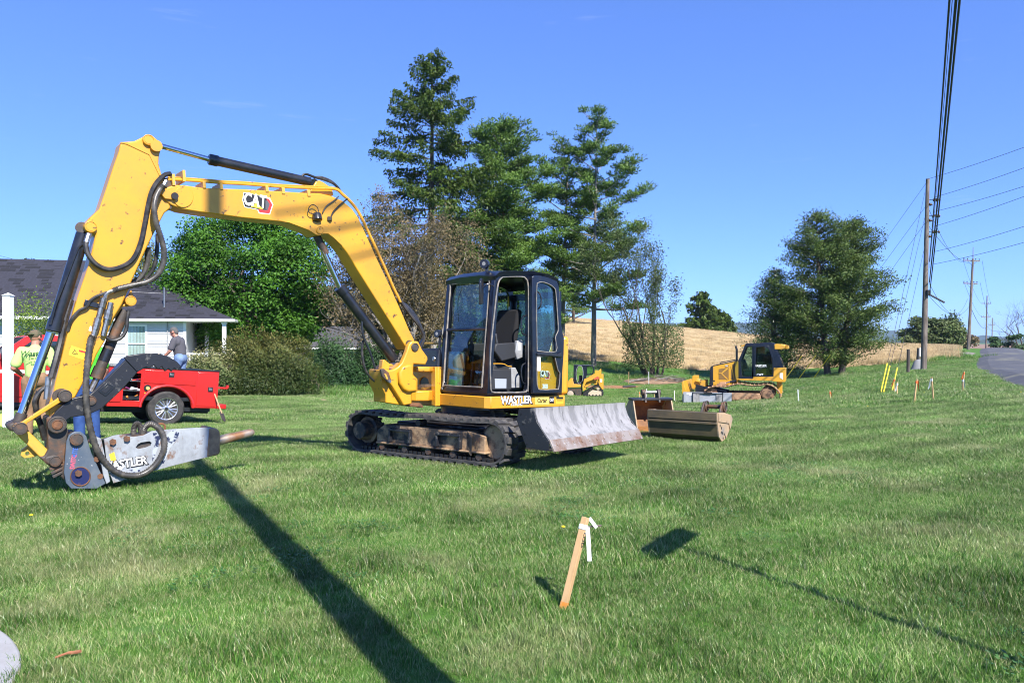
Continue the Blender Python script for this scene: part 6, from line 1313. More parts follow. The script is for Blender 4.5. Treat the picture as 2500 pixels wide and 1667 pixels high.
# bumper, hitch step and underside
q = MB(); q.box(-1.42, SX0, -.95, .95, .44, .56); bu_ = q.build('rear_bumper', REDP, truck, bevel=.02); q = MB(); q.box(-1.50, SX0, .62, .72, .93, .98); q.cyl((-1.50, .67, .955), (-1.50, .67, 1.03), .04); q.build('rear_vise_arm', REDP, bu_, bevel=.01)
q = MB(); q.box(-1.1, 5.0, -.55, .55, .30, .62); q.build('chassis', BLACKI, truck); q = MB(); q.cyl((0, -.8, .42), (0, .8, .42), .09); q.build('rear_axle', BLACKI, truck)
q = MB(); q.box(-1.05, .0, .5, .85, .36, .46); q.build('spare_carrier', BLACKP, truck)
# cab
prof = [(1.42, .50), (1.42, 1.30), (1.46, 1.42), (1.58, 1.92), (1.75, 1.99), (2.75, 1.99), (2.98, 1.93), (3.55, 1.42), (3.70, 1.36), (5.05, 1.26), (5.20, 1.10), (5.22, .55), (4.55, .50), (4.50, .70), (4.30, .90), (4.05, .95), (3.80, .90), (3.60, .70), (3.55, .50)]
dwin = [(1.98, 1.40), (2.02, 1.86), (2.72, 1.86), (2.88, 1.82), (3.30, 1.42)]
q = MB()
q.slab([[(x, .98, z) for x, z in prof], [(x, .98, z) for x, z in dwin]], (0, -.06, 0)); cab_t = q.build('cab', REDP, truck, bevel=.015)
q = MB(); q.slab([[(x, -.98, z) for x, z in prof], [(x, -.98, z) for x, z in dwin]], (0, .06, 0)); q.build('cab_side', REDP, cab_t)
q = MB(); q.loft([[(x, y, z) for x, z in ((1.58, 1.90), (1.75, 1.985), (2.75, 1.985), (2.98, 1.92))] + [(x, y, z-.05) for x, z in ((2.98, 1.92), (2.75, 1.985), (1.75, 1.985), (1.58, 1.90))] for y in (-.93, .93)], True, True); q.build('cab_roof', REDP, cab_t)
q = MB(); q.slab([(3.56, -.92, 1.41), (3.56, .92, 1.41), (5.04, .92, 1.25), (5.04, -.92, 1.25)], (0, 0, -.05)); q.build('bonnet', REDP, cab_t)
q = MB(); q.slab([(1.44, -.92, .6), (1.44, .92, .6), (1.44, .92, 1.40), (1.44, -.92, 1.40)], (.04, 0, 0)); q.build('cab_back', REDP, cab_t)
q = MB(); q.slab([(1.47, -.90, 1.41), (1.47, .90, 1.41), (1.58, .90, 1.90), (1.58, -.90, 1.90)], (.01, 0, 0)); q.build('rear_window', DARKG, cab_t, smooth=0)
q = MB(); q.slab([(3.0, -.88, 1.91), (3.0, .88, 1.91), (3.54, .90, 1.43), (3.54, -.90, 1.43)], (-.01, 0, -.005)); q.build('windscreen', DARKG, cab_t, smooth=0)
for s in (1, -1): q = MB(); q.slab([(x, s*.95, z) for x, z in dwin], (0, -s*.005, 0)); q.build('side_window', DARKG, cab_t, smooth=0)
dr = [(1.92, .62), (1.90, 1.385), (3.46, 1.385), (3.52, 1.0), (3.44, .62)]
q = MB(); q.slab([(x, .98, z) for x, z in dr], (0, .014, 0)); dd = q.build('cab_door', REDP, truck, bevel=.008)
q = MB(); q.box(2.05, 2.28, .994, 1.03, 1.20, 1.25); q.build('door_handle', BLACKI, dd, bevel=.006)
q = MB(); q.slab([(1.55, .994, 1.16), (1.55, .994, 1.23), (3.46, .994, 1.19), (3.46, .994, 1.12)], (0, .003, 0)); q.build('white_stripe', WHITE, dd)
q = MB(); q.box(1.55, 3.55, .85, 1.08, .40, .46); q.build('running_board', BLACKP, truck, bevel=.01); q = MB(); q.box(1.5, 3.5, .80, .97, .46, .62); q.build('rocker', BLACKI, truck)
q = MB(); q.box(3.30, 3.42, 1.0, 1.28, 1.40, 1.66); q.build('door_mirror', BLACKP, dd, bevel=.03)
q = MB(); q.box(1.8, 2.5, -.8, .8, .75, 1.05); q.box(1.75, 1.95, -.8, .8, 1.05, 1.6); q.build('bench_seat', SEATM, truck, bevel=.04); q = MB(); q.box(3.0, 3.5, -.88, .88, 1.0, 1.38); q.build('dashboard', DARKPL, truck, bevel=.03)
q = MB(); q.box(5.22, 5.34, -.95, .95, .46, .74); q.build('front_bumper', CHROME, truck, bevel=.03); q = MB(); q.box(5.20, 5.24, -.62, .62, .78, 1.18); q.build('grille', BLACKI, truck)
for s in (1, -1): q = MB(); q.box(5.12, 5.235, s*.66-.0 if s > 0 else -.94, .94 if s > 0 else -.66, .80, 1.12); q.build('headlight', GREYPL, truck, bevel=.02)
def on_truck(x, z, size, txt, mat, y=1.0, bold=0.0, xs=1.0):
    link('lettering', text_mesh(txt, size, mat, frame_m((x, y, z), (-1, 0, 0), (0, 0, 1)), .001, bold, 0, 1, xs=xs), dd)
on_truck(2.62, 1.065, .105, 'WASTLER & SON', GOLD, .996, .003); on_truck(2.62, .90, .26, 'W', WHITE, .996, .02, 1.7); on_truck(2.62, .775, .055, 'EXCAVATING', WHITE, .996, .001, 1.3); on_truck(2.62, .72, .03, 'UNDERGROUND UTILITIES DEMOLITION', GOLD, .996, 0, 1.2)
on_truck(2.45, .655, .07, 'DOT 208181', GOLD, .996, .002)
# fire extinguisher on the headboard
q = MB(); q.box(1.30, 1.34, -.95, .95, 1.36, 1.72); 
q = MB(); q.lathe((1.34, .58, 1.40), (0, 0, 1), [(0, .05), (.0, .07), (.24, .07), (.29, .04), (.31, .025), (.34, .025)], 16); fx = q.build('fire_extinguisher', REDP); fx.matrix_world = TM; tag(fx, 'small red fire extinguisher standing on the truck bed front', 'extinguisher')
q = MB(); q.lathe((1.34, .58, 1.742), (0, 0, 1), [(0, .02), (.03, .02)], 8); q.box(1.30, 1.40, .57, .59, 1.77, 1.785); q.build('valve', BLACKI, fx); q = MB(); q.lathe((1.34, .58, 1.46), (0, 0, 1), [(0, .0712), (.09, .0712)], 16); q.build('paper_label', WHITE, fx)
# shovel leaning on the rear of the truck
a, b_ = at(549, 1029, 19.0), at(522, 957, 19.2); a.z = max(a.z, gz(a.x, a.y)-.02); t = thing('shovel', 'long-handled shovel leaning on the back of the red truck', 'shovel', a); u = (b_-a); L_ = u.length; u.normalize()
q = MB(); q.tube([u*.22, u*(L_+.25)], .018, 7); q.build('handle', pm('ash_handle', (.45, .30, .16), .6), t)
q = MB(); q.M = frame_m((0, 0, 0), u, (0, 1, 0)); q.slab([(0, -.02, 0), (.06, -.10, 0), (.24, -.11, 0), (.27, -.03, 0), (.27, .03, 0), (.24, .11, 0), (.06, .10, 0), (0, .02, 0)], (0, 0, .012)); q.build('blade', RUSTD, t, bevel=.004)

# ================================================================== bulldozer: x along its length (front to the left), built from a side elevation
def side_frame(px, py, d, sc, X0, Y0, rotz=0.0, dz=0.0):
    o = at(px, py, d); o.z = gz(o.x, o.y) + dz; return o
GLASSD = glass_mat('dark_glass', (0.48, 0.62, 0.68), 0.10)
DYEL = pm('dozer_yellow', (0.62, 0.32, 0.025), 0.42, col2=(0.50, 0.27, 0.06), nscale=3, lo=.5, hi=.75, coat=.15)
MUD = pm('dried_mud', (0.44, 0.26, 0.15), 0.95, col2=(0.22, 0.11, 0.06), nscale=6, lo=.45, hi=.65, bump=.5, bscale=30)
MUDD = pm('muddy_steel', (0.10, 0.06, 0.04), 0.9, col2=(0.30, 0.17, 0.095), nscale=5, lo=.45, hi=.6)
dz_o = gp(1793, 37.6) + Vector((0, 0, .08)); K = 37.6/FPX/7.84
dozer = thing('bulldozer', 'yellow bulldozer with black cab parked before the cedar', 'bulldozer', dz_o, (0, 0, R(-21)))
def DX(X, Y): return ((X-1120)*K, (1250-Y)*K)
def dz_slab(pts, y0, y1, name, mat, parent=None, bevel=.01, holes=()):
    q = MB(); L0 = [(DX(*p)[0], y0, DX(*p)[1]) for p in pts]
    if holes: q.slab([L0] + [[(DX(*p)[0], y0, DX(*p)[1]) for p in h] for h in holes], (0, y1-y0, 0))
    else: q.slab(L0, (0, y1-y0, 0))
    return q.build(name, mat, parent or dozer, bevel=bevel)
# hood and body
hood = dz_slab([(690,980),(690,640),(730,605),(1190,500),(1205,540),(1205,960)], -.42, .42, 'hood', DYEL)
dz_slab([(668,990),(690,630),(740,598),(745,980)], -.45, .45, 'grille_frame', BLACKP)
dz_slab([(740,598),(1190,492),(1196,508),(742,614)], -.43, .43, 'hood_top', BLACKP, hood)
dz_slab([(848,665),(1030,630),(1030,862),(848,862)], -.432, -.418, 'side_grille', pm('bronze_mesh', (.22, .12, .03), .7, bump=.5, bscale=150), hood, .004)
for P in ([(1000,640),(1022,655),(905,755),(888,740)], [(905,740),(1015,850),(1000,862),(890,755)], [(848,738),(900,738),(900,752),(848,752)], [(1070,610),(1090,605),(1135,830),(1118,845)]): dz_slab(P, -.444, -.43, 'grille_brace', DYEL, hood, .003)
dz_slab([(1100,570),(1145,548),(1145,845),(1072,858),(1072,690)], -.430, -.418, 'side_grille', pm('bronze_mesh_dark', (.16, .09, .025), .7), hood, .004)
q = MB(); q.tube([(DX(850,590)[0], .1, DX(850,590)[1]), (DX(860,545)[0], .1, DX(860,545)[1]), (DX(1140,488)[0], .1, DX(1140,488)[1])], .022, 6); q.build('hood_rail', BLACKP, hood)
q = MB(); q.tube([(DX(1166,500)[0], -.1, DX(1166,500)[1]), (DX(1166,290)[0], -.1, DX(1166,290)[1]), (DX(1145,235)[0], -.1, DX(1145,225)[1])], .052, 10); q.build('exhaust_stack', BLACKP, dozer)

dz_slab([(1190,960),(1200,850),(1240,860),(1480,868),(1790,865),(1930,885),(2035,885),(2050,870),(2050,640),(1990,625),(1845,628),(1840,790),(1480,800),(1480,830),(1190,840)], -.78, .78, 'rear_body', DYEL, None, .02)
dz_slab([(1890,885),(1985,885),(1985,1110),(1900,1110)], -.40, .40, 'rear_frame', DYEL, None, .02)
# cab
cabf = [(1215,835),(1215,500),(1330,215),(1400,190),(1850,170),(1870,240),(2010,610),(1850,640),(1850,790),(1480,810),(1460,838)]
w1 = [(1285,790),(1262,640),(1250,520),(1350,255),(1400,232),(1465,228),(1455,800)]; w2 = [(1520,770),(1530,240),(1700,232),(1755,260),(1820,480),(1830,770)]; w3 = [(1870,600),(1850,300),(1940,330),(1990,600)]
cab_d = dz_slab(cabf, -.70, -.64, 'cab', BLACKCAB, None, .012, (w1, w2)); dz_slab(cabf, .64, .70, 'cab_side', BLACKCAB, cab_d, .012, (w1, w2))
dz_slab([(1330,215),(1345,178),(1640,172),(1650,158),(1800,155),(1860,175),(1865,235)], -.66, .66, 'cab_roof', BLACKCAB, cab_d, .02)
for P, m_ in ((w1, GLASS), (w2, GLASSD)):
    for y in (-.67, .67): dz_slab(P, y, y+.005, 'side_glass', m_, cab_d, 0)
q = MB(); a0, a1 = DX(1880,245), DX(2015,615); q.slab([(a0[0], -.62, a0[1]), (a0[0], .62, a0[1]), (a1[0], .66, a1[1]), (a1[0], -.66, a1[1])], (.01, 0, .004)); q.build('rear_glass', GLASS, cab_d, smooth=0)
for y in (-.68, .62): dz_slab([(1850,240),(1890,240),(2020,615),(1980,625)], y, y+.06, 'rear_post', BLACKCAB, cab_d, .008)
dz_slab([(1500,795),(1490,215),(1690,205),(1750,225),(1790,290),(1850,480),(1845,790)], -.735, -.705, 'door_frame', BLACKCAB, cab_d, .006, ([(1522,770),(1530,245),(1690,236),(1740,260),(1770,310),(1820,480),(1822,768)],))
dz_slab([(1855,290),(1852,200),(1880,185),(2040,195),(2045,275),(1990,288)], -.72, .72, 'rear_air_unit', DYEL, cab_d, .03); dz_slab([(2045,205),(2100,215),(2108,275),(2045,280)], -.6, .6, 'rear_lamp_box', DYEL, cab_d, .02)
dz_slab([(1250,215),(1330,195),(1325,235),(1255,235)], -.5, .5, 'front_lamp_box', DYEL, cab_d, .01)
dz_slab([(1240,490),(1310,470),(1370,650),(1290,670),(1250,780),(1230,780)], -.3, .3, 'dashboard', DARKPL, cab_d, .01); dz_slab([(1640,800),(1640,640),(1750,620),(1780,400),(1830,420),(1830,800)], -.25, .25, 'seat', SEATM, cab_d, .03)
dz_slab([(1510,770),(1520,665),(1740,640),(1755,720),(1800,770)], -.5, .5, 'inner_panel', DYEL, cab_d, .01)
dz_slab([(1950,720),(2005,720),(2005,840),(1950,800)], -.79, -.775, 'tail_light', WHITE, None, .004)
# tracks
tp = [(700,1010),(800,985),(980,985),(1120,950),(1240,925),(1400,945),(1550,950),(1740,930),(1820,950),(1900,1010),(1960,1090),(1965,1150),(1930,1215),(1880,1245),(1500,1248),(1100,1248),(700,1245),(620,1200),(610,1110),(640,1050)]
pathd = smooth_path([Vector((DX(*p)[0], 0, DX(*p)[1])) for p in tp+[tp[0]]], 5)[:-1]
shoe = MB().box(-.075, .075, -.22, .22, -.012, .012); shoe.slab([(-.06, -.22, .012), (-.035, -.22, .012), (-.04, -.22, .055), (-.055, -.22, .055)], (0, .44, 0)); shoe_me = shoe.mesh('track_shoe', MUD, 0)
for y in (-.86, .86):
    rings = []; 
    for i, p in enumerate(pathd):
        t_ = (pathd[(i+1) % len(pathd)]-pathd[i-1]).normalized(); n_ = Vector((-t_.z, 0, t_.x)); rings.append([p+Vector((0, y-.10, 0)), p+Vector((0, y+.10, 0)), p-n_*.05+Vector((0, y+.10, 0)), p-n_*.05+Vector((0, y-.10, 0))])
    q = MB(); q.loft(rings+[rings[0]], True, False); tr_ = q.build('track', MUDD, dozer)
    arr = [(p.x, p.z) for p in pathd]; n = 40; x, z, dx, dzz = resample(arr, n)
    for k in range(n):
        L_ = math.hypot(dx[k], dzz[k]); tx, tz = dx[k]/L_, dzz[k]/L_; nx, nz = -tz, tx
        link('track_shoe', shoe_me, tr_, Matrix(((tx, 0, nx, x[k]), (0, 1, 0, y), (tz, 0, nz, z[k]), (0, 0, 0, 1))))
    s = -1 if y < 0 else 1; f0 = y+s*.16
    dz_slab([(760,1100),(1600,1095),(1620,1130),(1620,1235),(760,1225)], f0-.10, f0+.06, 'track_frame', MUD, None, .02); dz_slab([(1430,1110),(1540,1110),(1540,1220),(1430,1215)], min(f0, f0+s*.09), max(f0, f0+s*.09), 'guard_plate', MUD, None, .01)
    q = MB(); c = DX(1735,1105); q.lathe((c[0], y+s*.02, c[1]), (0, s, 0), [(0, .05), (0, .33), (.06, .33), (.06, .24), (.10, .24), (.17, .21), (.18, .05), (.2, .05), (.2, .001)], 30); q.build('sprocket', MUDD, dozer)
    q = MB(); q.lathe((c[0]-.03, y+s*.12, c[1]), (0, s, 0), [(0, .001), (0, .235), (.05, .225), (.06, .08), (.075, .075), (.075, .001)], 30); hub_ = q.build('final_drive', MUD, dozer)
    for k in range(14): a = k*2*math.pi/14; q = MB(); q.cyl((c[0]-.03+.19*math.cos(a), y+s*.165, c[1]+.19*math.sin(a)), (c[0]-.03+.19*math.cos(a), y+s*.185, c[1]+.19*math.sin(a)), .014, .014, 6); q.build('bolt', MUDD, hub_)
    q = MB(); c = DX(740,1120); q.lathe((c[0], y-.06, c[1]), (0, 1, 0), [(0, .05), (0, .27), (.12, .27), (.12, .05)], 24); q.build('idler', MUDD, dozer)
    for k in range(6): c = DX(900+k*120, 1215); q = MB(); q.cyl((c[0], y-.08, c[1]), (c[0], y+.08, c[1]), .08, .08, 12); q.build('roller', MUDD, dozer)
dz_slab([(820,970),(880,910),(980,905),(1000,960),(900,985)], -.75, -.5, 'mud_cake', MUD, None, .02)
# blade and its mounts
for y in (-.36, .0, .28): dz_slab([(330,1040),(350,800),(440,800),(440,860),(520,900),(520,1040)], y, y+.07, 'mount_plate', DYEL, None, .01)
for y in (-.55, .5): dz_slab([(500,1000),(520,880),(600,880),(600,1000),(560,1040)], y, y+.06, 'mount_plate', DYEL, None, .01)
q = MB(); q.cyl((DX(420,900)[0], -.4, DX(420,900)[1]), (DX(560,930)[0], -.5, DX(560,930)[1]), .05); q.build('angle_cylinder', DYEL, dozer)
bl2 = dz_slab([(205,905),(235,885),(262,1000),(300,1100),(280,1240),(235,1240),(215,1100)], -1.40, 1.40, 'blade', DYEL, None, .01)
for y in (-.7, .6): dz_slab([(420,1040),(430,960),(620,1000),(1000,1080),(1000,1140),(420,1160)], y, y+.12, 'push_arm', BLACKP, None, .01)
q = MB(); a0, a1 = DX(1180,885), DX(1060,905); q.cyl((a0[0], -.62, a0[1]), (a1[0], -.62, a1[1]), .06); q.build('lift_cylinder', BLACKP, dozer); a2 = DX(820,960); q = MB(); q.cyl((a1[0], -.62, a1[1]), (a2[0], -.62, a2[1]), .03); q.build('lift_rod', CHROME, dozer)
def on_dz(p, y, size, txt, mat, parent, bold=0, xs=1): link('lettering', text_mesh(txt, size, mat, frame_m((DX(*p)[0], y, DX(*p)[1]), (1, 0, 0), (0, 0, 1)), .001, bold, 0, 1, xs=xs), parent)
on_dz((1600,592), -.672, .14, 'WASTLER', WHITE, cab_d, .004); on_dz((1600,760), -.672, .15, 'CAT', WHITE, cab_d, .006); on_dz((1600,620), -.672, .035, '& SON, INC.', WHITE, cab_d)
dz_slab([(962,592),(1025,585),(1025,618),(962,624)], -.428, -.42, 'badge', BLACKI, hood, 0); on_dz((992,604), -.43, .085, 'D2', WHITE, hood, .004)
dz_slab([(724,880),(775,880),(775,902),(724,902)], -.428, -.42, 'badge', BLACKI, hood, 0)

# ---- grey loader bucket standing on the grass before the bulldozer, its back to the camera
GALV = pm('grey_primer_steel', (0.27, 0.29, 0.32), 0.5, metal=.15, col2=(0.36, 0.37, 0.39), nscale=3, lo=.4, hi=.7, col3=(.45, .40, .36), n3=12, lo3=.62, hi3=.75)
bo = gp(1727, 34.6); K2 = 34.6/FPX/7.84
bk2 = thing('loader_bucket', 'grey steel loader bucket standing in front of the bulldozer tracks', 'bucket', bo, (0, 0, R(-6)))
def BX(X, Y): return ((X-600)*K2, (1248-Y)*K2)
def b_slab(pts, y0, y1, name, mat, parent=None, bevel=.004, holes=()):
    q = MB(); L0 = [(BX(*p)[0], y0, BX(*p)[1]) for p in pts]
    q.slab([L0]+[[(BX(*p)[0], y0, BX(*p)[1]) for p in h] for h in holes] if holes else L0, (0, y1-y0, 0)); return q.build(name, mat, parent or bk2, bevel=bevel)
b_slab([(150,1042),(1055,1055),(1058,1250),(150,1240)], .0, .02, 'back_sheet', GALV)
for X in (150, 1040):
    q = MB(); x, _ = BX(X, 0); q.slab([(x, 0, 0), (x, 0, .36), (x, .25, .42), (x, .62, .12), (x, .66, 0)], (.03, 0, 0)); q.build('side_plate', GALV, bk2, bevel=.004)
q = MB(); q.box(BX(150, 0)[0], BX(1055, 0)[0], .02, .68, .0, .03); q.build('floor_sheet', GALV, bk2); q = MB(); q.box(BX(150, 0)[0], BX(1055, 0)[0], .60, .74, .0, .04); q.build('cutting_edge', RUSTD, bk2)
for a, b_ in ((330, 450), (765, 875)): b_slab([(a,1070),(b_,1072),(b_,1246),(a,1244)], -.05, -.002, 'mount_plate', BLADEW)
b_slab([(330,1056),(875,1064),(875,1078),(330,1068)], -.07, -.002, 'top_lip', BLACKP); b_slab([(450,1195),(765,1200),(765,1246),(450,1246)], -.04, -.002, 'bottom_lip', GALV)
for a in (316, 876): b_slab([(a,1050),(a+14,1050),(a+14,1246),(a,1246)], -.06, -.002, 'upright', BLACKP)
b_slab([(520,1040),(690,1042),(670,1085),(535,1080)], -.075, -.055, 'coupler_hook', BLACKP)
b_slab([(210,1060),(310,1062),(310,1112),(262,1110),(262,1086),(210,1085)], -.004, -.002, 'paper_label', WHITE, None, 0)

# ================================================================== compact track loader
lo_ = gp(1452, 53.6); K3 = 53.6/FPX/13.07
ldr = thing('track_loader', 'small yellow track loader with black cage cab beyond the excavator', 'loader', lo_, (0, 0, R(-8)))
def LX(X, Y): return ((X-1150)*K3, (1245-Y)*K3)
def l_slab(pts, y0, y1, name, mat, parent=None, bevel=.01, holes=()):
    q = MB(); L0 = [(LX(*p)[0], y0, LX(*p)[1]) for p in pts]
    q.slab([L0]+[[(LX(*p)[0], y0, LX(*p)[1]) for p in h] for h in holes] if holes else L0, (0, y1-y0, 0)); return q.build(name, mat, parent or ldr, bevel=bevel)
for y in (-.85, .50):
    l_slab([(790,1200),(800,1130),(1190,895),(1300,890),(1330,930),(1420,1130),(1425,1210),(1390,1245),(880,1248)], y, y+.35, 'track', RUBBERD, None, .03, ([(965,1110),(1000,1060),(1260,930),(1300,935),(1380,1140),(1370,1215),(960,1225)],)); y0 = y-.012 if y < 0 else y+.30
    l_slab([(960,1130),(1090,1040),(1370,1085),(1370,1215),(960,1225)], y0, y0+.06, 'track_frame', pm('dusty_frame', (.52, .42, .30), .9), None, .02)
    q = MB(); c = LX(1268,1000); q.lathe((c[0], y0, c[1]), (0, 1, 0), [(0, .04), (0, .10), (.06, .10), (.06, .04)], 16); q.build('drive_wheel', pm('dusty_wheel', (.45, .36, .25), .9), ldr)
    for k in range(4): c = LX(1000+k*105, 1205); q = MB(); q.cyl((c[0], y0-.02, c[1]), (c[0], y0+.02, c[1]), .055, .055, 10); q.build('roller', RUBBERD, ldr)
for y in (-.80, .66):
    l_slab([(780,960),(830,700),(880,690),(1160,540),(1170,440),(1250,470),(1330,400),(1350,420),(1350,560),(1300,640),(1110,700),(1100,720),(890,800),(830,960),(900,1010),(800,1080)], y, y+.14, 'lift_arm', DYEL, None, .01)
l_slab([(850,700),(850,1000),(1110,830),(1130,880),(1430,900),(1425,560),(1350,560),(1300,640),(1110,700)], -.55, .55, 'body', DYEL, None, .02)
l_slab([(1310,640),(1425,575),(1430,1030),(1390,1030),(1300,890),(1270,800)], -.70, .70, 'rear_door', DYEL, None, .02)
l_slab([(1120,690),(1250,610),(1310,650),(1290,700),(1150,730)], -.83, -.81, 'red_cover', pm('faded_red', (.45, .09, .04), .6), None, .004)
cage = l_slab([(480,860),(490,270),(1090,285),(1140,380),(1100,560),(880,600),(870,690),(820,720),(800,860)], -.48, -.42, 'cab', BLACKCAB, None, .01, ([(560,840),(570,480),(620,320),(690,285),(760,320),(790,480),(780,740)], [(900,570),(900,310),(1070,300),(1110,390),(1085,545)]))
l_slab([(480,860),(490,270),(1090,285),(1140,380),(1100,560),(880,600),(870,690),(820,720),(800,860)], .42, .48, 'cab_side', BLACKCAB, cage, .01, ([(560,840),(570,480),(620,320),(690,285),(760,320),(790,480),(780,740)], [(900,570),(900,310),(1070,300),(1110,390),(1085,545)]))
l_slab([(490,262),(1090,275),(1100,300),(490,290)], -.5, .5, 'cab_roof', BLACKCAB, cage, .01); l_slab([(900,570),(900,310),(1070,300),(1110,390),(1085,545)], -.45, -.445, 'side_glass', GLASS, cage, 0)
q = MB(); q.tube(smooth_path([(LX(*p)[0], -.50, LX(*p)[1]) for p in ((640,850),(580,700),(570,480),(620,320),(690,285),(760,330),(790,500),(770,740),(690,850),(640,850))], 4), .018, 6); q.build('door_hoop', GREYPL, cage)
l_slab([(640,850),(650,600),(740,600),(790,850)], -.25, .25, 'seat', SEATM, cage, .03)
l_slab([(290,930),(330,760),(400,680),(460,690),(500,870),(720,880),(720,960),(330,980)], -.6, .6, 'coupler_frame', DYEL, None, .02)
# brush cutter deck on its front
l_slab([(-60,1030),(720,1020),(740,1060),(740,1220),(560,1230),(520,1100),(200,1090),(-60,1150)], -.85, .75, 'cutter_deck', RUSTD, None, .02)
q = MB(); c = LX(400,1170); q.lathe((c[0], -.90, c[1]), (0, 1, 0), [(0, .02), (0, .16), (.02, .215), (.16, .215), (.18, .16), (.18, .02)], 22); q.build('gauge_wheel', pm('dusty_tyre', (.42, .34, .26), .9), ldr)
for a in ((740,960,740,1200), (760,780,740,980)):
    q = MB(); q.cyl((LX(a[0], a[1])[0], -.55, LX(a[0], a[1])[1]), (LX(a[2], a[3])[0], -.55, LX(a[2], a[3])[1]), .035); q.build('tilt_cylinder', BLACKP, ldr)
l_slab([(1320,700),(1395,705),(1390,800),(1340,800)], -.715, -.705, 'badge', WHITE, None, 0)

# ================================================================== two buckets on the lawn
RUSTIN = pm('rusty_bucket_inside', (0.34, 0.15, 0.04), 0.7, col2=(0.16, 0.07, 0.028), nscale=3, lo=.4, hi=.62, col3=(0.32, 0.17, 0.06), n3=9, lo3=.58, hi3=.75)
TANB = pm('mud_stained_bucket', (0.42, 0.29, 0.17), 0.75, col2=(0.24, 0.21, 0.18), nscale=4, lo=.45, hi=.62, col3=(0.14, 0.08, 0.05), n3=10, lo3=.6, hi3=.7, bump=.2)
OLIVE = pm('olive_bucket_paint', (0.125, 0.098, 0.055), 0.6, col2=(0.075, 0.062, 0.042), nscale=3, lo=.4, hi=.65, col3=(0.17, 0.10, 0.05), n3=8, lo3=.6, hi3=.72, stretch=(1, 1, 2), bump=.15)
def digging_bucket(name, label, o, rz, W, prof, mats, hook, tilt=0, edge_bolts=True):
    """prof: (depth, height) points of the shell from the cutting lip round the back to the top lip"""
    t = thing(name, label, 'bucket', o, (0, 0, rz), group='excavator buckets on the lawn'); th = .02
    P = [Vector((0, a, b)) for a, b in prof]; n = len(P)
    ins = []
    for i in range(n):
        tg = (P[min(i+1, n-1)]-P[max(i-1, 0)]).normalized(); nn = Vector((0, -tg.z, tg.y)); ins.append(P[i]-nn*th*hook)
    q = MB(); q.loft([[p+Vector((x, 0, 0)) for p in P] + [p+Vector((x, 0, 0)) for p in reversed(ins)] for x in (-W/2, W/2)], True, True); q.build('shell', mats[0], t, smooth=25)
    for s in (-1, 1):
        q = MB(); q.slab([p+Vector((s*(W/2), 0, 0)) for p in P], (s*.025, 0, 0)); q.build('side_plate', mats[1], t, bevel=.004)
    return t, P
# rusty trenching bucket, mouth to the camera
o = gp(1592, 14.6); tb_, P = digging_bucket('digging_bucket', 'narrow digging bucket with rusty inside, two lugs on top', o, R(9), .72, [(-.30, .02), (.05, .0), (.30, .08), (.42, .26), (.40, .46), (.22, .60), (.02, .62), (-.02, .615)], (RUSTIN, TANB), 1)
q = MB(); q.slab([(-.40, -.03, .60), (.40, -.03, .60), (.40, .26, .64), (.40-.0, .26, .665), (-.40, .26, .665), (-.40, -.03, .625)], (0, 0, .002)) if False else q.box(-.40, .40, -.04, .22, .60, .64); q.build('top_plate', BLACKW, tb_, bevel=.006)
for x in (-.135, .135):
    q = MB(); q.slab([(x-.02, -.05, .56), (x-.02, .16, .60), (x-.02, .16, .72), (x-.02, .11, .80), (x-.02, .03, .80), (x-.02, -.02, .72)], (.04, 0, 0)); e_ = q.build('ear', RUSTD, tb_, bevel=.008); q = MB(); q.cyl((x-.045 if x < 0 else x-.02, .07, .745), (x+.02 if x < 0 else x+.045, .07, .745), .058, .058, 18); q.build('ear_boss', RUSTD, e_)
q = MB(); q.cyl((-.135, .07, .745), (.135, .07, .745), .032, .032, 14); q.build('pin', STEEL, tb_)
q = MB(); q.box(-.38, .38, -.42, -.24, -.0, .035); q.build('cutting_lip', pm('orange_rust', (.42, .20, .07), .8, col2=(.22, .10, .04), nscale=7), tb_, bevel=.006)
# wide ditching bucket, back to the camera, drain holes in its side
o = gp(1672, 13.25); wb, P = digging_bucket('ditching_bucket', 'wide olive ditching bucket lying back to camera, holes in side', o, R(-33), 1.20, [(-.12, .52), (-.16, .44), (-.14, .30), (-.09, .12), (.06, .02), (.30, .06), (.50, .20), (.60, .36), (.50, .44), (.20, .50)], (OLIVE, TANB), -1)
q = MB(); q.box(-.61, .61, -.185, -.145, .385, .52); q.build('lip_band', OLIVE, wb, bevel=.006); q = MB(); q.box(-.61, .61, -.178, -.140, .325, .365); q.build('wear_strip', OLIVE, wb, bevel=.006)
q = MB(); q.slab([(.627, -.13, .51), (.627, .50, .445), (.627, .60, .36), (.627, .46, .19), (.627, .40, .30), (.627, -.13, .37)], (.014, 0, 0)); q.build('side_cutter', TANB, wb, bevel=.004)
for a, b_ in ((-.04, .30), (.03, .255), (.02, .18), (.09, .165), (.18, .135), (.12, .075), (.25, .08)):
    q = MB(); q.cyl((.6255, a, b_), (.6272, a, b_), .024, .024, 14); q.build('drain_hole', BLACKI, wb)
for k, x in enumerate((.18, .50)):
    q = MB(); q.slab([(x, .22, .46), (x, .52, .40), (x, .58, .56), (x, .50, .66), (x, .40, .66), (x, .30, .56)], (.035, 0, 0)); e_ = q.build('ear', RUSTD, wb, bevel=.01); q = MB(); q.tube(smooth_path([(x+.05, .47+.085*math.cos(t), .575+.085*math.sin(t)) for t in np.linspace(0, 6.283, 12)], 2), .014, 6); q.build('ear_ring', RUSTD, e_)
q = MB(); q.tube(smooth_path([(.17, .47, .575), (.36, .46, .57), (.55, .47, .575)], 4), .035, 8); q.build('pin', RUSTD, wb); q = MB(); q.sphere((.20, .47, .575), .055); q.build('pin_collar', RUSTD, wb)
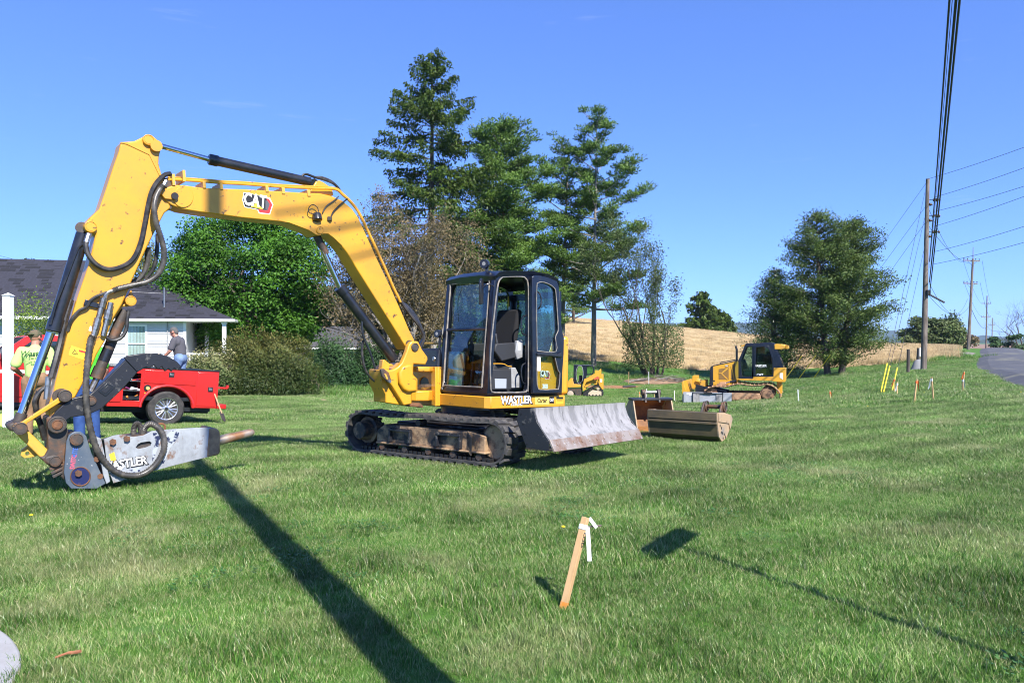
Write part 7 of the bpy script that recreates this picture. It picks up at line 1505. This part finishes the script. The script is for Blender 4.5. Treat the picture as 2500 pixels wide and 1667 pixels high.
# ================================================================== utility poles and cables
POLE = pm('weathered_pole', (0.20, 0.165, 0.14), 0.9, col2=(0.085, 0.068, 0.056), nscale=7, lo=.4, hi=.65, col3=(0.20, 0.11, 0.07), n3=1.2, lo3=.58, hi3=.75, bump=.4, bscale=30, stretch=(1, 1, .15))
IRON = pm('dark_iron', (0.03, 0.03, 0.032), 0.6); PORC = pm('brown_porcelain', (0.06, 0.03, 0.025), 0.25)
WIRE = pm('black_cable', (0.012, 0.012, 0.014), 0.6); GUYY = pm('yellow_guard', (0.75, 0.60, 0.03), 0.5)
PGRP = 'utility poles along the road'
def pole(label, base, H, lean=(0, 0), r=.165, arms=(), top_pin=True, brackets=()):
    t = thing('utility_pole', label, 'pole', base, group=PGRP); n = 7; q = MB()
    ax = lambda z: Vector((lean[0]*z/H, lean[1]*z/H, z))
    q.tube([ax(-.6 + (H+.6)*i/n) for i in range(n+1)], [r*(1-.42*i/n) for i in range(n+1)], 14); q.build('shaft', POLE, t, smooth=60)
    for z, w, ang in arms:
        c = ax(z); d = Vector((math.cos(ang), math.sin(ang), 0)); q = MB(); M = frame_m(c - d.cross(Vector((0, 0, 1)))*.16, d, (0, 0, 1)); q.M = M; q.box(-w/2, w/2, -.06, .06, -.05, .05); a_ = q.build('crossarm', POLE, t)
        for k in (-.95, -.5, .5, .95):
            q = MB(); q.lathe(M @ Vector((k*w/2, .06, 0)), (0, 0, 1), [(0, .02), (.10, .02), (.10, .06), (.16, .07), (.2, .04), (.21, .001)], 10); q.build('insulator', PORC, a_)
        for s in (-1, 1): q = MB(M); q.tube([(s*w*.28, -.06, .05), (0, -.62, .08)], .015, 5); q.build('brace', IRON, a_)
    for z, px in brackets:
        c = ax(z); q = MB(); q.tube([c, c+Vector((.42, -.25, .05))], .02, 6); b_ = q.build('bracket', IRON, t); q = MB(); q.lathe(c+Vector((.42, -.25, -.02)), (1, -.2, 0), [(-.2, .03), (-.17, .09), (-.1, .09), (-.08, .05), (-.03, .05), (0, .11), (.07, .11), (.1, .05), (.16, .05), (.18, .09), (.24, .08), (.26, .001)], 12); q.build('insulator', PORC, b_)
        q = MB(); q.lathe(c+Vector((.16, -.1, -.28)), (1, 0, -.3), [(-.1, .03), (-.08, .08), (0, .10), (.06, .06), (.12, .02)], 10); q.build('insulator', PORC, b_)
    return t
b1 = gp(2255, 48.7); H1 = at(2265, 437, 48.7).z - b1.z
P1 = pole('tallest near utility pole with wood grain and three side insulators', b1, H1, (.26, 0), .19, brackets=((H1-1.35, 0), (H1-2.35, 0), (H1-3.35, 0)))
q = MB(); c = Vector((.2, -.18, at(2262, 722, 48.7).z-b1.z)); q.cyl(c, c+Vector((0, 0, .35)), .14, .14, 12); q.build('cable_box', IRON, P1); q = MB(); q.tube([c+Vector((0, 0, .1)), c+Vector((.9, -.2, -.45))], .06, 7); q.build('splice_case', IRON, P1)
b2 = gp(2364, 91.5); H2 = at(2376, 632, 91.5).z - b2.z
pole('second utility pole with two crossarms where the road crests', b2, H2, (.55, 0), .19, ((H2-.2, 2.6, R(20)), (H2-2.9, 2.2, R(20)))); q = MB(); q.cyl(b2+Vector((.55, 0, H2-.1)), b2+Vector((.57, 0, H2+1.4)), .05, .03, 8); o = q.build('pole_top_extension', POLE); o.parent = bpy.data.objects['utility_pole.001']; o.matrix_parent_inverse = Matrix.Translation(-b2)
def far_pole(px, d, ytop, label, aw, ay):
    b = gp(px, d); b.z = min(b.z, EYE-(856-CY)/FPX*d); Hh = at(px, ytop, d).z - b.z; return pole(label, b, Hh, (.02*Hh, 0), .18, [(at(px, y, d).z-b.z, aw, R(20)) for y in ay])
far_pole(2407, 166, 722, 'third utility pole with two crossarms, beyond the road crest', 2.6, (741, 774)); far_pole(2421, 235, 776, 'fourth utility pole, close right of the third', 2.6, (793,)); far_pole(2330, 300, 790, 'small far pole over the ploughed field, left of the second', 2.8, (809,))
# the pole beside the camera, whose shadow crosses the lawn, and the street-name sign
P0b = Vector((1.07, 1.02, gz(1.07, 1.02))); P0 = pole('utility pole standing beside the viewpoint, seen by its long shadow', P0b, 12.2, (0, 0), .165)
sgb = Vector((2.70, 3.52, gz(2.70, 3.52))); sg = thing('street_sign', 'street-name sign on a post, seen by its T-shaped lawn shadow', 'sign', sgb); SIGNG = pm('sign_green', (.01, .10, .05), .4)
q = MB(); q.cyl((0, 0, -.3), (0, 0, 2.75), .03, .03, 10); q.build('post', STEEL, sg); q = MB(); q.M = Matrix.Rotation(math.atan2(.85, .53), 4, 'Z'); q.box(-.46, .46, -.004, .004, 2.55, 2.80); q.build('name_plate', SIGNG, sg, bevel=.001); q = MB(); q.cyl((0, 0, 2.75), (0, 0, 2.83), .04, .04, 10); q.build('cap', STEEL, sg)

def cable(label, pts, r, sag=0.0, group='overhead cables', n=14, name='overhead_cable'):
    P = [Vector(p) for p in pts]; out = []
    for a, b in zip(P[:-1], P[1:]):
        for i in range(n): f = i/n; out.append(a.lerp(b, f) - Vector((0, 0, 4*sag*f*(1-f))))
    out.append(P[-1]); q = MB(); q.tube(out, r, 5); o = q.build(name, WIRE, smooth=60); return tag(o, label, 'cable', group)
top1 = b1 + Vector((.2, -.2, 0)); z1 = lambda y: at(2262, y, 48.7).z
ends0 = P0b + Vector((-.1, -.1, 0))
# three thick communication cables and one thin one passing overhead
for px_t, y_t, yp, r, z0, lb in ((2318, 0, 640, .025, 6.0, 'thick black overhead cable, leftmost of the bundle'), (2325, 0, 655, .008, 6.4, 'thin wire between the thick overhead cables'), (2334, 0, 690, .032, 5.6, 'thick wavy overhead cable in the middle of the bundle'), (2343, 0, 722, .028, 5.2, 'thick overhead cable, rightmost of the bundle')):
    # the point where the cable leaves the top of the picture
    d = 17.0; m = at(px_t, y_t, d); e = Vector((b1.x+.25, b1.y-.2, z1(yp)))
    u = (m - e); e2 = m + u*(10.5/abs(u.y)) ; cable(lb, [e, m, m + u*((m.y-1.3)/abs(u.y))], r, .25)
# conductors going off to the right
for yp, x2, y2, lb in ((437, 2500, 355, 'top thin conductor running off right from the near pole'), (482, 2500, 405, 'second thin conductor off right, from the upper insulator'), (517, 2500, 450, 'third thin conductor off right, from the middle insulator'), (553, 2500, 475, 'fourth thin conductor off right, from the lower insulator'), (615, 2500, 548, 'fifth thin line off right, below the insulators'), (645, 2500, 587, 'lowest thin line off right from the near pole')):
    e = at(2266 if yp < 440 else 2280, yp, 48.4); m = at(x2, y2, 40); cable(lb, [e, m + (m-e)*.5], .012, .12)
# lines on to the second pole
for ya, pxb, yb, sag, lb in ((512, 2354, 640, .9, 'line drooping from the middle insulator to the left end of the second pole arm'), (553, 2385, 640, .9, 'line drooping from the lower insulator to the second pole'), (690, 2362, 730, 1.9, 'slack cable loop from the near pole to the second pole'), (722, 2368, 745, 1.2, 'lowest cable from the splice box to the second pole')):
    cable(lb, [at(2268, ya, 48.6), at(pxb, yb, 91.2)], .014, sag)
for pa, ya, pb, yb, lb in ((2352, 637, 2396, 741, 'line from second to third pole, upper left'), (2398, 637, 2420, 741, 'line from second to third pole, upper right'), (2354, 690, 2398, 774, 'line from second to third pole, lower left'), (2393, 690, 2417, 774, 'line from second to third pole, lower right')):
    cable(lb, [at(pa, ya, 91.3), at(pb, yb, 166)], .016, .8)
cable('slack communication line sagging from second pole to third', [at(2368, 745, 91), at(2408, 800, 166)], .03, 1.0)
# guy wires with yellow guards
random.seed(2)
for k, (pt, yt, pxa, da, lb) in enumerate(((2262, 446, 1914, 57, 'long guy wire to the guard next to the bulldozer'), (2260, 504, 1948, 57, 'long guy wire to the middle guard behind the bulldozer'), (2258, 545, 1985, 57, 'long guy wire to the guard left of the cedar trunk'), (2258, 470, 2150, 30, 'steep guy wire to the leftmost of the three bright yellow guards'), (2258, 530, 2158, 29, 'steep guy wire to the middle bright yellow guard'), (2258, 600, 2178, 30, 'steep guy wire to the rightmost bright yellow guard'))):
    a = at(pt, yt, 48.7); g = gp(pxa, da)
    if k >= 3: g = (gp(2150, 31.5), gp(2157, 31.5), gp(2178, 32))[k-3]
    t = thing('guy_wire', lb, 'guy wire', g, group='guy wires of the near pole'); v = a - g; q = MB(); q.tube([Vector((0, 0, -.1)), v], .010, 5); q.build('wire', IRON, t); u = v.normalized(); q = MB(); q.tube([u*.02, u*2.35], .026 if k < 3 else .025, 7); q.build('guard', GUYY, t)
# ================================================================== posts and stakes
b = gp(2217, 46); q = MB(); t = thing('wooden_post', 'short dark brown post left of the near utility pole', 'post', b); hh = at(2217, 853, 46).z-b.z; q.cyl((0, 0, -.3), (.02, 0, hh), .10, .09, 10); q.build('shaft', BARKD, t); q = MB(); q.cyl((.02, 0, hh-.01), (.02, 0, hh+.015), .095, .08, 10); q.build('cap', IRON, t)
b = gp(2243, 52); t = thing('covered_pump', 'grey sheet-covered object standing behind the near pole', 'pump', b); TARP = pm('grey_sheet', (.22, .22, .22), .8, bump=.5, bscale=8)
q = MB(); q.loft([[(math.cos(a)*r, math.sin(a)*r*.8, z) for a in np.linspace(0, 6.283, 13)[:-1]] for r, z in ((.55, 0), (.42, .3), (.30, .6), (.12, .75))]); q.build('cover', TARP, t, smooth=60); q = MB(); q.cyl((-.05, 0, .7), (-.02, 0, 1.5), .10, .08, 10); q.build('pipe', IRON, t); q = MB(); q.box(.02, .14, -.05, .05, .95, 1.5); q.build('white_panel', WHITE, t, bevel=.01)
PINE = pm('new_pine', (0.56, 0.36, 0.17), 0.7, col2=(0.48, 0.29, 0.13), nscale=3, stretch=(6, 6, .6)); RIBW = pm('white_ribbon', (.78, .78, .78), .5); RIBO = pm('orange_ribbon', (.85, .16, .04), .5); PINEO = pm('orange_stained_pine', (.62, .22, .03), .8, col2=(.50, .30, .12), nscale=20)
# the near stake
sb_ = Vector((at(1375, 1483, 4.63).x, 4.63, gz(.3, 4.63))); top = at(1430, 1262, 4.72); st = thing('survey_stake', 'leaning pine survey stake with white ribbon in the front lawn', 'stake', sb_); u = (top - sb_); L_ = u.length
Ms = frame_m((0, 0, 0), u, (.64, -.77, 0)) @ Matrix.Rotation(R(20), 4, 'X')
q = MB(Ms); q.box(-.1, L_, -.019, .019, -.019, .019); q.build('shaft', PINE, st, bevel=.002); q = MB(Ms); q.box(-.1, .045, -.0195, .0195, -.0195, .0195); q.build('stained_foot', PINEO, st)
q = MB(Ms); q.box(L_-.075, L_-.045, -.022, .022, -.022, .022); q.build('ribbon_band', RIBW, st, bevel=.003)
q = MB(); c = u.normalized()*(L_-.06) + Vector((.025, -.01, 0)); q.loft([[c+Vector((.012*f-.013, .004*math.sin(f*9), -.205*f)), c+Vector((.012*f+.013, .003*math.cos(f*7), -.205*f))] for f in np.linspace(0, 1, 8)], False, False); q.build('ribbon_tail', RIBW, st, fix=False)
q = MB(); q.loft([[c+Vector((.005+.045*f, .02, .045-.06*f)), c+Vector((.02+.045*f, .02, .06-.06*f))] for f in np.linspace(0, 1, 5)], False, False); q.build('ribbon_tail', RIBW, st, fix=False)
q = MB(); q.tube([c+Vector((.0, .03, -.005)), c+Vector((.09, .05, .0))], .006, 6); q.build('nail_stick', BARK, st)
best = None
mt = text_mesh('LOD', .045, BLACKI, Matrix.Identity(4), .0004, .001)
fm = min(((Ms @ Matrix.Rotation(R(a), 4, 'X')) for a in (0, 90, 180, 270)), key=lambda M_: (M_.to_3x3() @ Vector((0, 0, 1))).dot(Vector((.25, -1, 0)))*-1)
mt.transform(fm @ Matrix.Translation((L_-.135, 0, .0198)) @ Matrix.Rotation(R(180), 4, 'Z')); link('lettering', mt, st)
# far stakes
def far_stake(px, py, d, h, col, label, flag):
    b = gp(px, d); t = thing('survey_stake', label, 'stake', b, (R(random.uniform(-4, 4)), R(random.uniform(-5, 5)), random.uniform(0, 3)), 'survey stakes across the lawn'); q = MB(); q.box(-.015, .015, -.015, .015, -.15, h); q.build('shaft', PINE if col != 'w' else WHITE, t)
    if flag:
        m = RIBO if flag == 'o' else RIBW; q = MB(); q.loft([[(.02+.05*f, -.03, h-.02-.25*f*f), (.035+.08*f, .02, h-.07-.28*f)] for f in np.linspace(0, 1, 6)] , False, False); q.box(-.02, .02, -.02, .02, h-.11, h-.05); q.build('ribbon', m, t, fix=False)
for a in ((2232,0,20.5,.62,'p','stake with orange ribbon, nearest the road bend','o'), (2279,0,21,.62,'p','stake with long white ribbon beside the orange one','w'), (2352,0,29.5,.62,'p','orange-flagged stake by the edge of the asphalt','o'), (2350,0,26,.45,'p','low stake with white ribbon below the flagged one at the road','w'), (2183,0,31,.55,'p','stake with faded ribbon among the yellow guards','o'), (2190,0,27,.5,'p','short stake with white ribbon right of the yellow guards','w'),
          (2027,0,30,.35,'p','small orange-flagged stake right of the bulldozer','o'), (1950,0,30.5,.5,'w','thin white stake close to the bulldozer rear','') , (1647,0,43,.6,'w','thin white stake left of the bulldozer blade',''), (1562,0,43,.6,'p','stake with orange ribbon above the rusty bucket, left one','o'), (1579,0,43,.75,'w','white-topped stake over the rusty bucket',''), (1596,0,43,.6,'p','stake with orange ribbon above the rusty bucket, right one','o'),
          (1535,0,60,1.0,'p','grey stake by the brush pile, left one',''), (1584,0,60,1.0,'w','pale stake by the brush pile, in front of the open tree',''), (2342,0,66,.9,'p','small yellow-brown marker post at the gravel patch','')):
    far_stake(*a)
# black drain pipe and brush pile with soil
SOIL = pm('red_soil', (0.33, 0.16, 0.08), 0.95, col2=(0.28, 0.13, 0.06), nscale=2, col3=(.20, .15, .09), n3=7, bump=.4, bscale=20)
DRYS = pm('dry_thatch', (.30, .24, .14), .95, col2=(.20, .13, .08), nscale=14, lo=.4, hi=.6, bump=.5, bscale=60)
def soil_patch(name, pts, mat, hgt=.0, dz=.03):
    P = [gp(a, d) for a, d in pts]; c = sum(P, Vector())/len(P); q = MB(); rings = []
    for f, h in ((1, 0), (.8, .5), (.5, .85), (.15, 1)):
        rr = []
        for p in P:
            v = c + (p-c)*f*(1+.06*math.sin(p.x*7)); rr.append(Vector((v.x, v.y, gz(v.x, v.y)+dz+hgt*h)))
        rings.append(rr)
    q.loft(rings, True, True); o = q.build(name, mat, smooth=60); o['kind'] = 'structure'
ell = lambda px, d, w, dd, n=18: [(px+w*math.cos(t)*(1+.15*math.sin(3*t)), d+dd*math.sin(t)*(1+.1*math.cos(5*t))) for t in np.linspace(0, 6.283, n+1)[:-1]]
soil_patch('soil_bank', ell(1600, 61.5, 78, 1.7), pm('mulch_and_soil', (.30, .19, .115), .95, col2=(.20, .115, .065), nscale=1.2, col3=(.13, .10, .06), n3=5, lo3=.5, hi3=.65, bump=.6, bscale=12), .22); soil_patch('soil_strip', ell(1490, 58.5, 75, .9), SOIL, .03); soil_patch('soil_ring', ell(2065, 58.5, 62, 1.2), pm('mulch', (.20, .13, .08), .95, col2=(.13, .08, .05), nscale=4), .08)
soil_patch('soil_patch', ell(940, 31.3, 52, .28), pm('sandy_soil', (.46, .30, .18), .95, col2=(.36, .22, .12), nscale=5), .02); soil_patch('soil_patch', ell(790, 31.3, 10, .2), pm('sandy_soil_b', (.42, .29, .18), .95), .02)
soil_patch('gravel_path', ell(2352, 76, 30, 3.6), GRAVEL, .0, .05)
q = MB(); a, b_ = gp(1521, 58), gp(1551, 58.3); q.tube([a+Vector((0, 0, .08)), (a+b_)/2+Vector((0, 0, .12)), b_+Vector((0, 0, .08))], .09, 8); o = q.build('drain_pipe', WIRE); tag(o, 'short black drain pipe on the red soil beyond the loader', 'pipe')
b = gp(1610, 61); t = thing('brush_pile', 'pile of cut branches under the open many-stemmed tree', 'brush pile', b + Vector((0, 0, .15))); random.seed(8)
for k in range(46):
    x = random.uniform(-2.2, 2.2); a = random.uniform(-.5, .5); L_ = random.uniform(.6, 1.8); z = random.uniform(.0, .45)*(1-abs(x)/2.6); d = Vector((math.cos(a), math.sin(a), random.uniform(-.15, .25))); q = MB(); c = Vector((x, random.uniform(-.5, .5), z)); q.tube([c-d*L_/2, c+Vector((0, 0, random.uniform(-.05, .08))), c+d*L_/2], [.03, .022, .012], 5); q.build('branch', BARKG if k % 2 else BARK, t)
# small things lying in the near grass
q = MB(); a = at(165, 1592, 3.9); a.z = gz(a.x, a.y)+.02; q.tube(smooth_path([Vector((-.05, -.02, 0)), Vector((0, 0, .015)), Vector((.02, .012, .012)), Vector((.06, .01, .02))], 4), [.006]*5+[.009]*8, 6); o = q.build('fallen_twig', pm('red_brown_twig', (.30, .12, .06), .8)); o.location = a; tag(o, 'reddish fallen twig in the grass by the pavement', 'twig')
DAND = pm('dandelion_yellow', (.85, .62, .02), .6)
for px, py, d in ((1374, 1312, 6.3), (75, 1283, 6.7), (2118, 988, 19), (2256, 958, 24), (2492, 975, 21)):
    b = at(px, py, d); b.z = gz(b.x, b.y); t = thing('dandelion', {1374: 'yellow dandelion left of the pine stake', 75: 'yellow dandelion in the lawn below the breaker bracket', 2118: 'tiny yellow flower near the orange-flagged stakes', 2256: 'tiny yellow flower between the flagged stakes', 2492: 'yellow dandelion at the asphalt edge, picture right'}[px], 'flower', b, group='flowers in the lawn')
    q = MB(); q.tube([(0, 0, 0), (.004, 0, .085)], .002, 5); q.build('stem', BLADE, t); q = MB(); q.sphere((.004, 0, .09), (.017, .017, .008), 10, 5); q.build('head', DAND, t)
# ================================================================== people
SKIN = pm('skin', (0.46, 0.22, 0.15), 0.55, col2=(0.40, 0.17, 0.12), nscale=9)
def V3(*a): return Vector(a)
def blob(segs, name, mat, parent, vox=.010, smooth=4):
    """tapered limbs given as (a, ra, b, rb), melted into one continuous surface"""
    q = MB()
    for s in segs:
        if len(s) == 2: q.sphere(s[0], s[1], 14, 9)
        else:
            a, ra, b, rb = s; q.sphere(a, ra, 12, 8); q.sphere(b, rb, 12, 8); q.cyl(a, b, ra, rb, 12)
    o = q.build(name, mat, parent, smooth=0); r = o.modifiers.new('melt', 'REMESH'); r.mode = 'VOXEL'; r.voxel_size = vox; r.use_smooth_shade = True
    m = o.modifiers.new('smooth', 'SMOOTH'); m.iterations = smooth; m.factor = .5; return o
def hand_segs(w, d, n, thumb, curl=.5):
    """palm and five fingers from the wrist w along d; n: back-of-hand normal; thumb: side vector"""
    d = d.normalized(); s = (thumb - d*thumb.dot(d)).normalized(); n = s.cross(d).normalized() if n is None else n; S = [(w, .026, w+d*.05, .030), (w+d*.05+s*.018, .022, w+d*.085+s*.022, .018), (w+d*.05-s*.018, .022, w+d*.082-s*.020, .017)]
    for k, L_ in zip((.030, .010, -.010, -.028), (.070, .078, .072, .056)):
        a = w+d*.085+s*k; b = a+(d*math.cos(curl*.5)+n*math.sin(curl*.5))*L_*.5; c = b+(d*math.cos(curl*1.4)+n*math.sin(curl*1.4))*L_*.5; S += [(a, .0095, b, .009), (b, .009, c, .0075)]
    a = w+d*.03+s*.028; b = a+(d*.7+s*.7).normalized()*.035; c = b+(d*.9+s*.3+n*.3).normalized()*.03; S += [(a, .013, b, .011), (b, .011, c, .009)]; return S
def person(label, M, J, shirt, trousers, shirt_r=1.0, hair=None, cap=None, boots=None, shoe_mat=None, scale=1.0):
    """J: joints in metres (x to the person's left, y forward, z up)"""
    t = thing('person', label, 'person', matrix=M); g = {k: Vector(v) for k, v in J.items() if k != 'cap_back'}
    hd = g['head']; f = g['face'].normalized(); up = (hd - g['neck']).normalized(); side = f.cross(up).normalized()
    S = [(g['pelvis']+side*.08, .125, g['pelvis']-side*.08, .125), (g['pelvis'], .14, g['waist'], .130), (g['waist'], .13, g['chest'], .155), (g['chest']+V3(.09, 0, .04), .11, g['chest']-V3(.09, 0, -.04), .11), (g['chest'], .13, g['neck'], .065), (g['neck'], .058, hd-up*.05, .06),
         (hd+up*.03-f*.015, (.082, .095, .10)), (hd-up*.055+f*.03, (.058, .06, .055)), (hd-up*.10+f*.055, .024), (hd-up*.02+f*.098, .016, hd-up*.035+f*.108, .013), (hd-up*.075+f*.085, .018), (hd+up*.025+f*.078+side*.033, .016), (hd+up*.025+f*.078-side*.033, .016)]
    for s in (1, -1): S.append((hd+side*(s*.086)-f*.01, (.014, .022, .032)))
    for sd in 'lr':
        sh, el, wr = g['sh_'+sd], g['el_'+sd], g['wr_'+sd]; S += [(sh, .062, el, .046), (el, .045, wr, .030)]; out = V3(1 if sd == 'l' else -1, 0, 0)
        S += hand_segs(wr, wr-el, None, g.get('th_'+sd, V3(0, 1, 0)), .6)
        hp, kn, an, toe = g['hip_'+sd], g['kn_'+sd], g['an_'+sd], g['toe_'+sd]; S += [(hp, .098, kn, .066), (kn, .064, an, .045), (an, .05, toe, .04)]
    blob(S, 'body', SKIN, t, .0085, 3)
    # clothes sit just outside the body and end at neck, sleeves, waist and ankles
    T = [(g['waist']-V3(0, 0, .06), .148, g['waist'], .150), (g['waist'], .15, g['chest'], .172), (g['chest']+V3(.10, 0, .05), .122, g['chest']-V3(.10, 0, -.05), .122), (g['chest'], .15, g['neck']-up*.05, .092)]
    for sd in 'lr': sh, el = g['sh_'+sd], g['el_'+sd]; T += [(g['chest'].lerp(sh, .6)+V3(0, 0, .02), .09, sh, .083), (sh, .083, sh.lerp(el, .72), .082)]
    blob(T, 'shirt', shirt, t, .013, 3)
    Q = [(g['pelvis']+side*.08, .137, g['pelvis']-side*.08, .137), (g['pelvis'], .148, g['waist']-V3(0, 0, .05), .140)]
    for sd in 'lr': hp, kn, an = g['hip_'+sd], g['kn_'+sd], g['an_'+sd]; Q += [(hp, .115, kn, .086), (kn, .085, an, .074)]
    blob(Q, 'trousers', trousers, t, .013, 3)
    for sd in 'lr': blob([(g['an_'+sd]-V3(0, 0, .01), .062, g['toe_'+sd], .05), (g['an_'+sd], .062, g['an_'+sd]+V3(0, 0, .07), .06)], 'boot', shoe_mat or RUSTD, t, .012)
    for s in (1, -1):
        q = MB(); q.sphere(hd+up*.012+f*.086+side*(s*.032), .0105, 8, 6); e_ = q.build('eye', WHITE, t); q = MB(); q.sphere(hd+up*.012+f*.0935+side*(s*.032), .005, 6, 5); q.build('pupil', BLACKI, e_)
    q = MB(); q.tube([hd-up*.058+f*.098+side*.024, hd-up*.056+f*.106, hd-up*.058+f*.098-side*.024], .005, 6); q.build('mouth', pm('lips', (.36, .12, .10), .5), t)
    if hair: blob([(hd+up*.045-f*.022, (.088, .100, .094)), (hd-up*.02-f*.06, (.072, .05, .07))], 'hair', hair, t, .010)
    if cap:
        blob([(hd+up*.055-f*.01, (.098, .112, .085)), (hd+up*.04-f*.02, (.098, .108, .06))], 'cap', cap, t, .011)
        q = MB(); d_ = -f if 'cap_back' in J else f; c = hd+up*.035+d_*.10; q.slab([c+side*.075, c+side*.07+d_*.06, c+side*.03+d_*.085, c-side*.03+d_*.085, c-side*.07+d_*.06, c-side*.075], up*.008); q.build('cap_peak', cap, t, bevel=.002)
    return t
STAND = dict(pelvis=(0, 0, .95), waist=(0, 0, 1.10), chest=(0, .01, 1.32), neck=(0, .0, 1.50), head=(0, .03, 1.64), face=(0, 1, 0), hip_l=(.09, 0, .92), hip_r=(-.09, 0, .92), kn_l=(.11, .03, .50), kn_r=(-.11, .03, .50), an_l=(.12, 0, .09), an_r=(-.12, 0, .09), toe_l=(.14, .16, .05), toe_r=(-.14, .16, .05),
  sh_l=(.185, 0, 1.42), sh_r=(-.185, 0, 1.42), el_l=(.25, -.03, 1.14), el_r=(-.25, -.03, 1.14), wr_l=(.25, .06, .90), wr_r=(-.25, .06, .90))
def face_to(pos, az): return Matrix.Translation(pos) @ Matrix.Rotation(az, 4, 'Z')
# man in lime shirt, back turned, looking away to the left
LIMES = pm('lime_shirt', (0.50, 0.72, 0.22), 0.85, bump=.25, bscale=12); TANP = pm('tan_work_trousers', (0.30, 0.18, 0.10), 0.9, col2=(0.22, 0.13, 0.07), nscale=5, bump=.2, bscale=25); CAPG = pm('camouflage_cap', (.07, .085, .04), .9, col2=(.16, .11, .07), nscale=18)
p = at(86, 1052, 12.7); p.z = gz(p.x, p.y); J = dict(STAND, face=(.55, .8, -.1), el_r=(-.30, -.02, 1.15), wr_r=(-.22, .22, 1.02), el_l=(.28, .0, 1.13), cap_back=1, an_l=(.15, -.05, .09), toe_l=(.19, .10, .05), kn_l=(.13, .02, .50), an_r=(-.12, .10, .09), toe_r=(-.14, .26, .05), kn_r=(-.11, .10, .5))
man1 = person('man in lime T-shirt and tan trousers, back turned, behind the stick', face_to(p, R(22)), J, LIMES, TANP, cap=CAPG)
Mb = frame_m((0, -.172, 1.38), (1, 0, 0), (0, 0, 1)); DG = pm('dark_green_print', (.03, .10, .03), .8)
def back_text(txt, z, size, y=-.176, bold=0, shear=0): link('lettering', text_mesh(txt, size, DG, frame_m((0, y, z), (1, 0, 0), (0, 0, 1)), .004, bold, shear), man1)
back_text('Wastler', 1.385, .115, -.168, .002, .3); back_text('& Son, Inc.', 1.315, .03, -.170); back_text('Excavating - Demolition', 1.26, .022, -.170); back_text('Grading', 1.22, .022, -.168)
# man in grey shirt standing in the truck bed, looking down
GREYS = pm('grey_shirt', (0.085, 0.082, 0.095), 0.9, bump=.2, bscale=12); JEANS = pm('blue_jeans', (0.12, 0.20, 0.36), 0.9, col2=(0.20, 0.28, 0.42), nscale=6, bump=.2, bscale=40); JEAND = pm('dark_blue_jeans', (0.018, 0.055, 0.19), 0.9, col2=(0.03, 0.08, 0.24), nscale=6); GREYH = pm('short_grey_hair', (.10, .095, .09), .9, bump=.6, bscale=90)
bed = TM @ Vector((-.55, .0, .70)); mm = at(441, 812, 19.4); pz = mm.z - 1.74
J = dict(STAND, chest=(0, .06, 1.31), neck=(0, .10, 1.48), head=(0, .17, 1.60), face=(0, 1, -.45), el_l=(.22, .02, 1.12), wr_l=(.22, .10, .87), el_r=(-.24, .16, 1.14), wr_r=(-.20, .34, .98), waist=(0, .02, 1.10), sh_l=(.185, .06, 1.40), sh_r=(-.185, .08, 1.40), kn_r=(-.11, .16, .52), an_r=(-.12, .18, .09), toe_r=(-.13, .34, .05))
person('man in grey T-shirt and jeans standing in the red truck bed', face_to(Vector((mm.x, mm.y, bed.z+.0)), R(90)), J, GREYS, JEANS, hair=GREYH)
# man in bright green shirt hidden behind the stick
GREENS = pm('bright_green_shirt', (0.08, 0.52, 0.03), 0.85, bump=.25, bscale=12)
p = at(214, 1090, 11.6); p.z = gz(p.x, p.y); person('man in bright green shirt and dark jeans, mostly hidden behind the thumb', face_to(p, R(60)), dict(STAND, face=(.3, 1, -.3)), GREENS, JEAND, hair=GREYH)
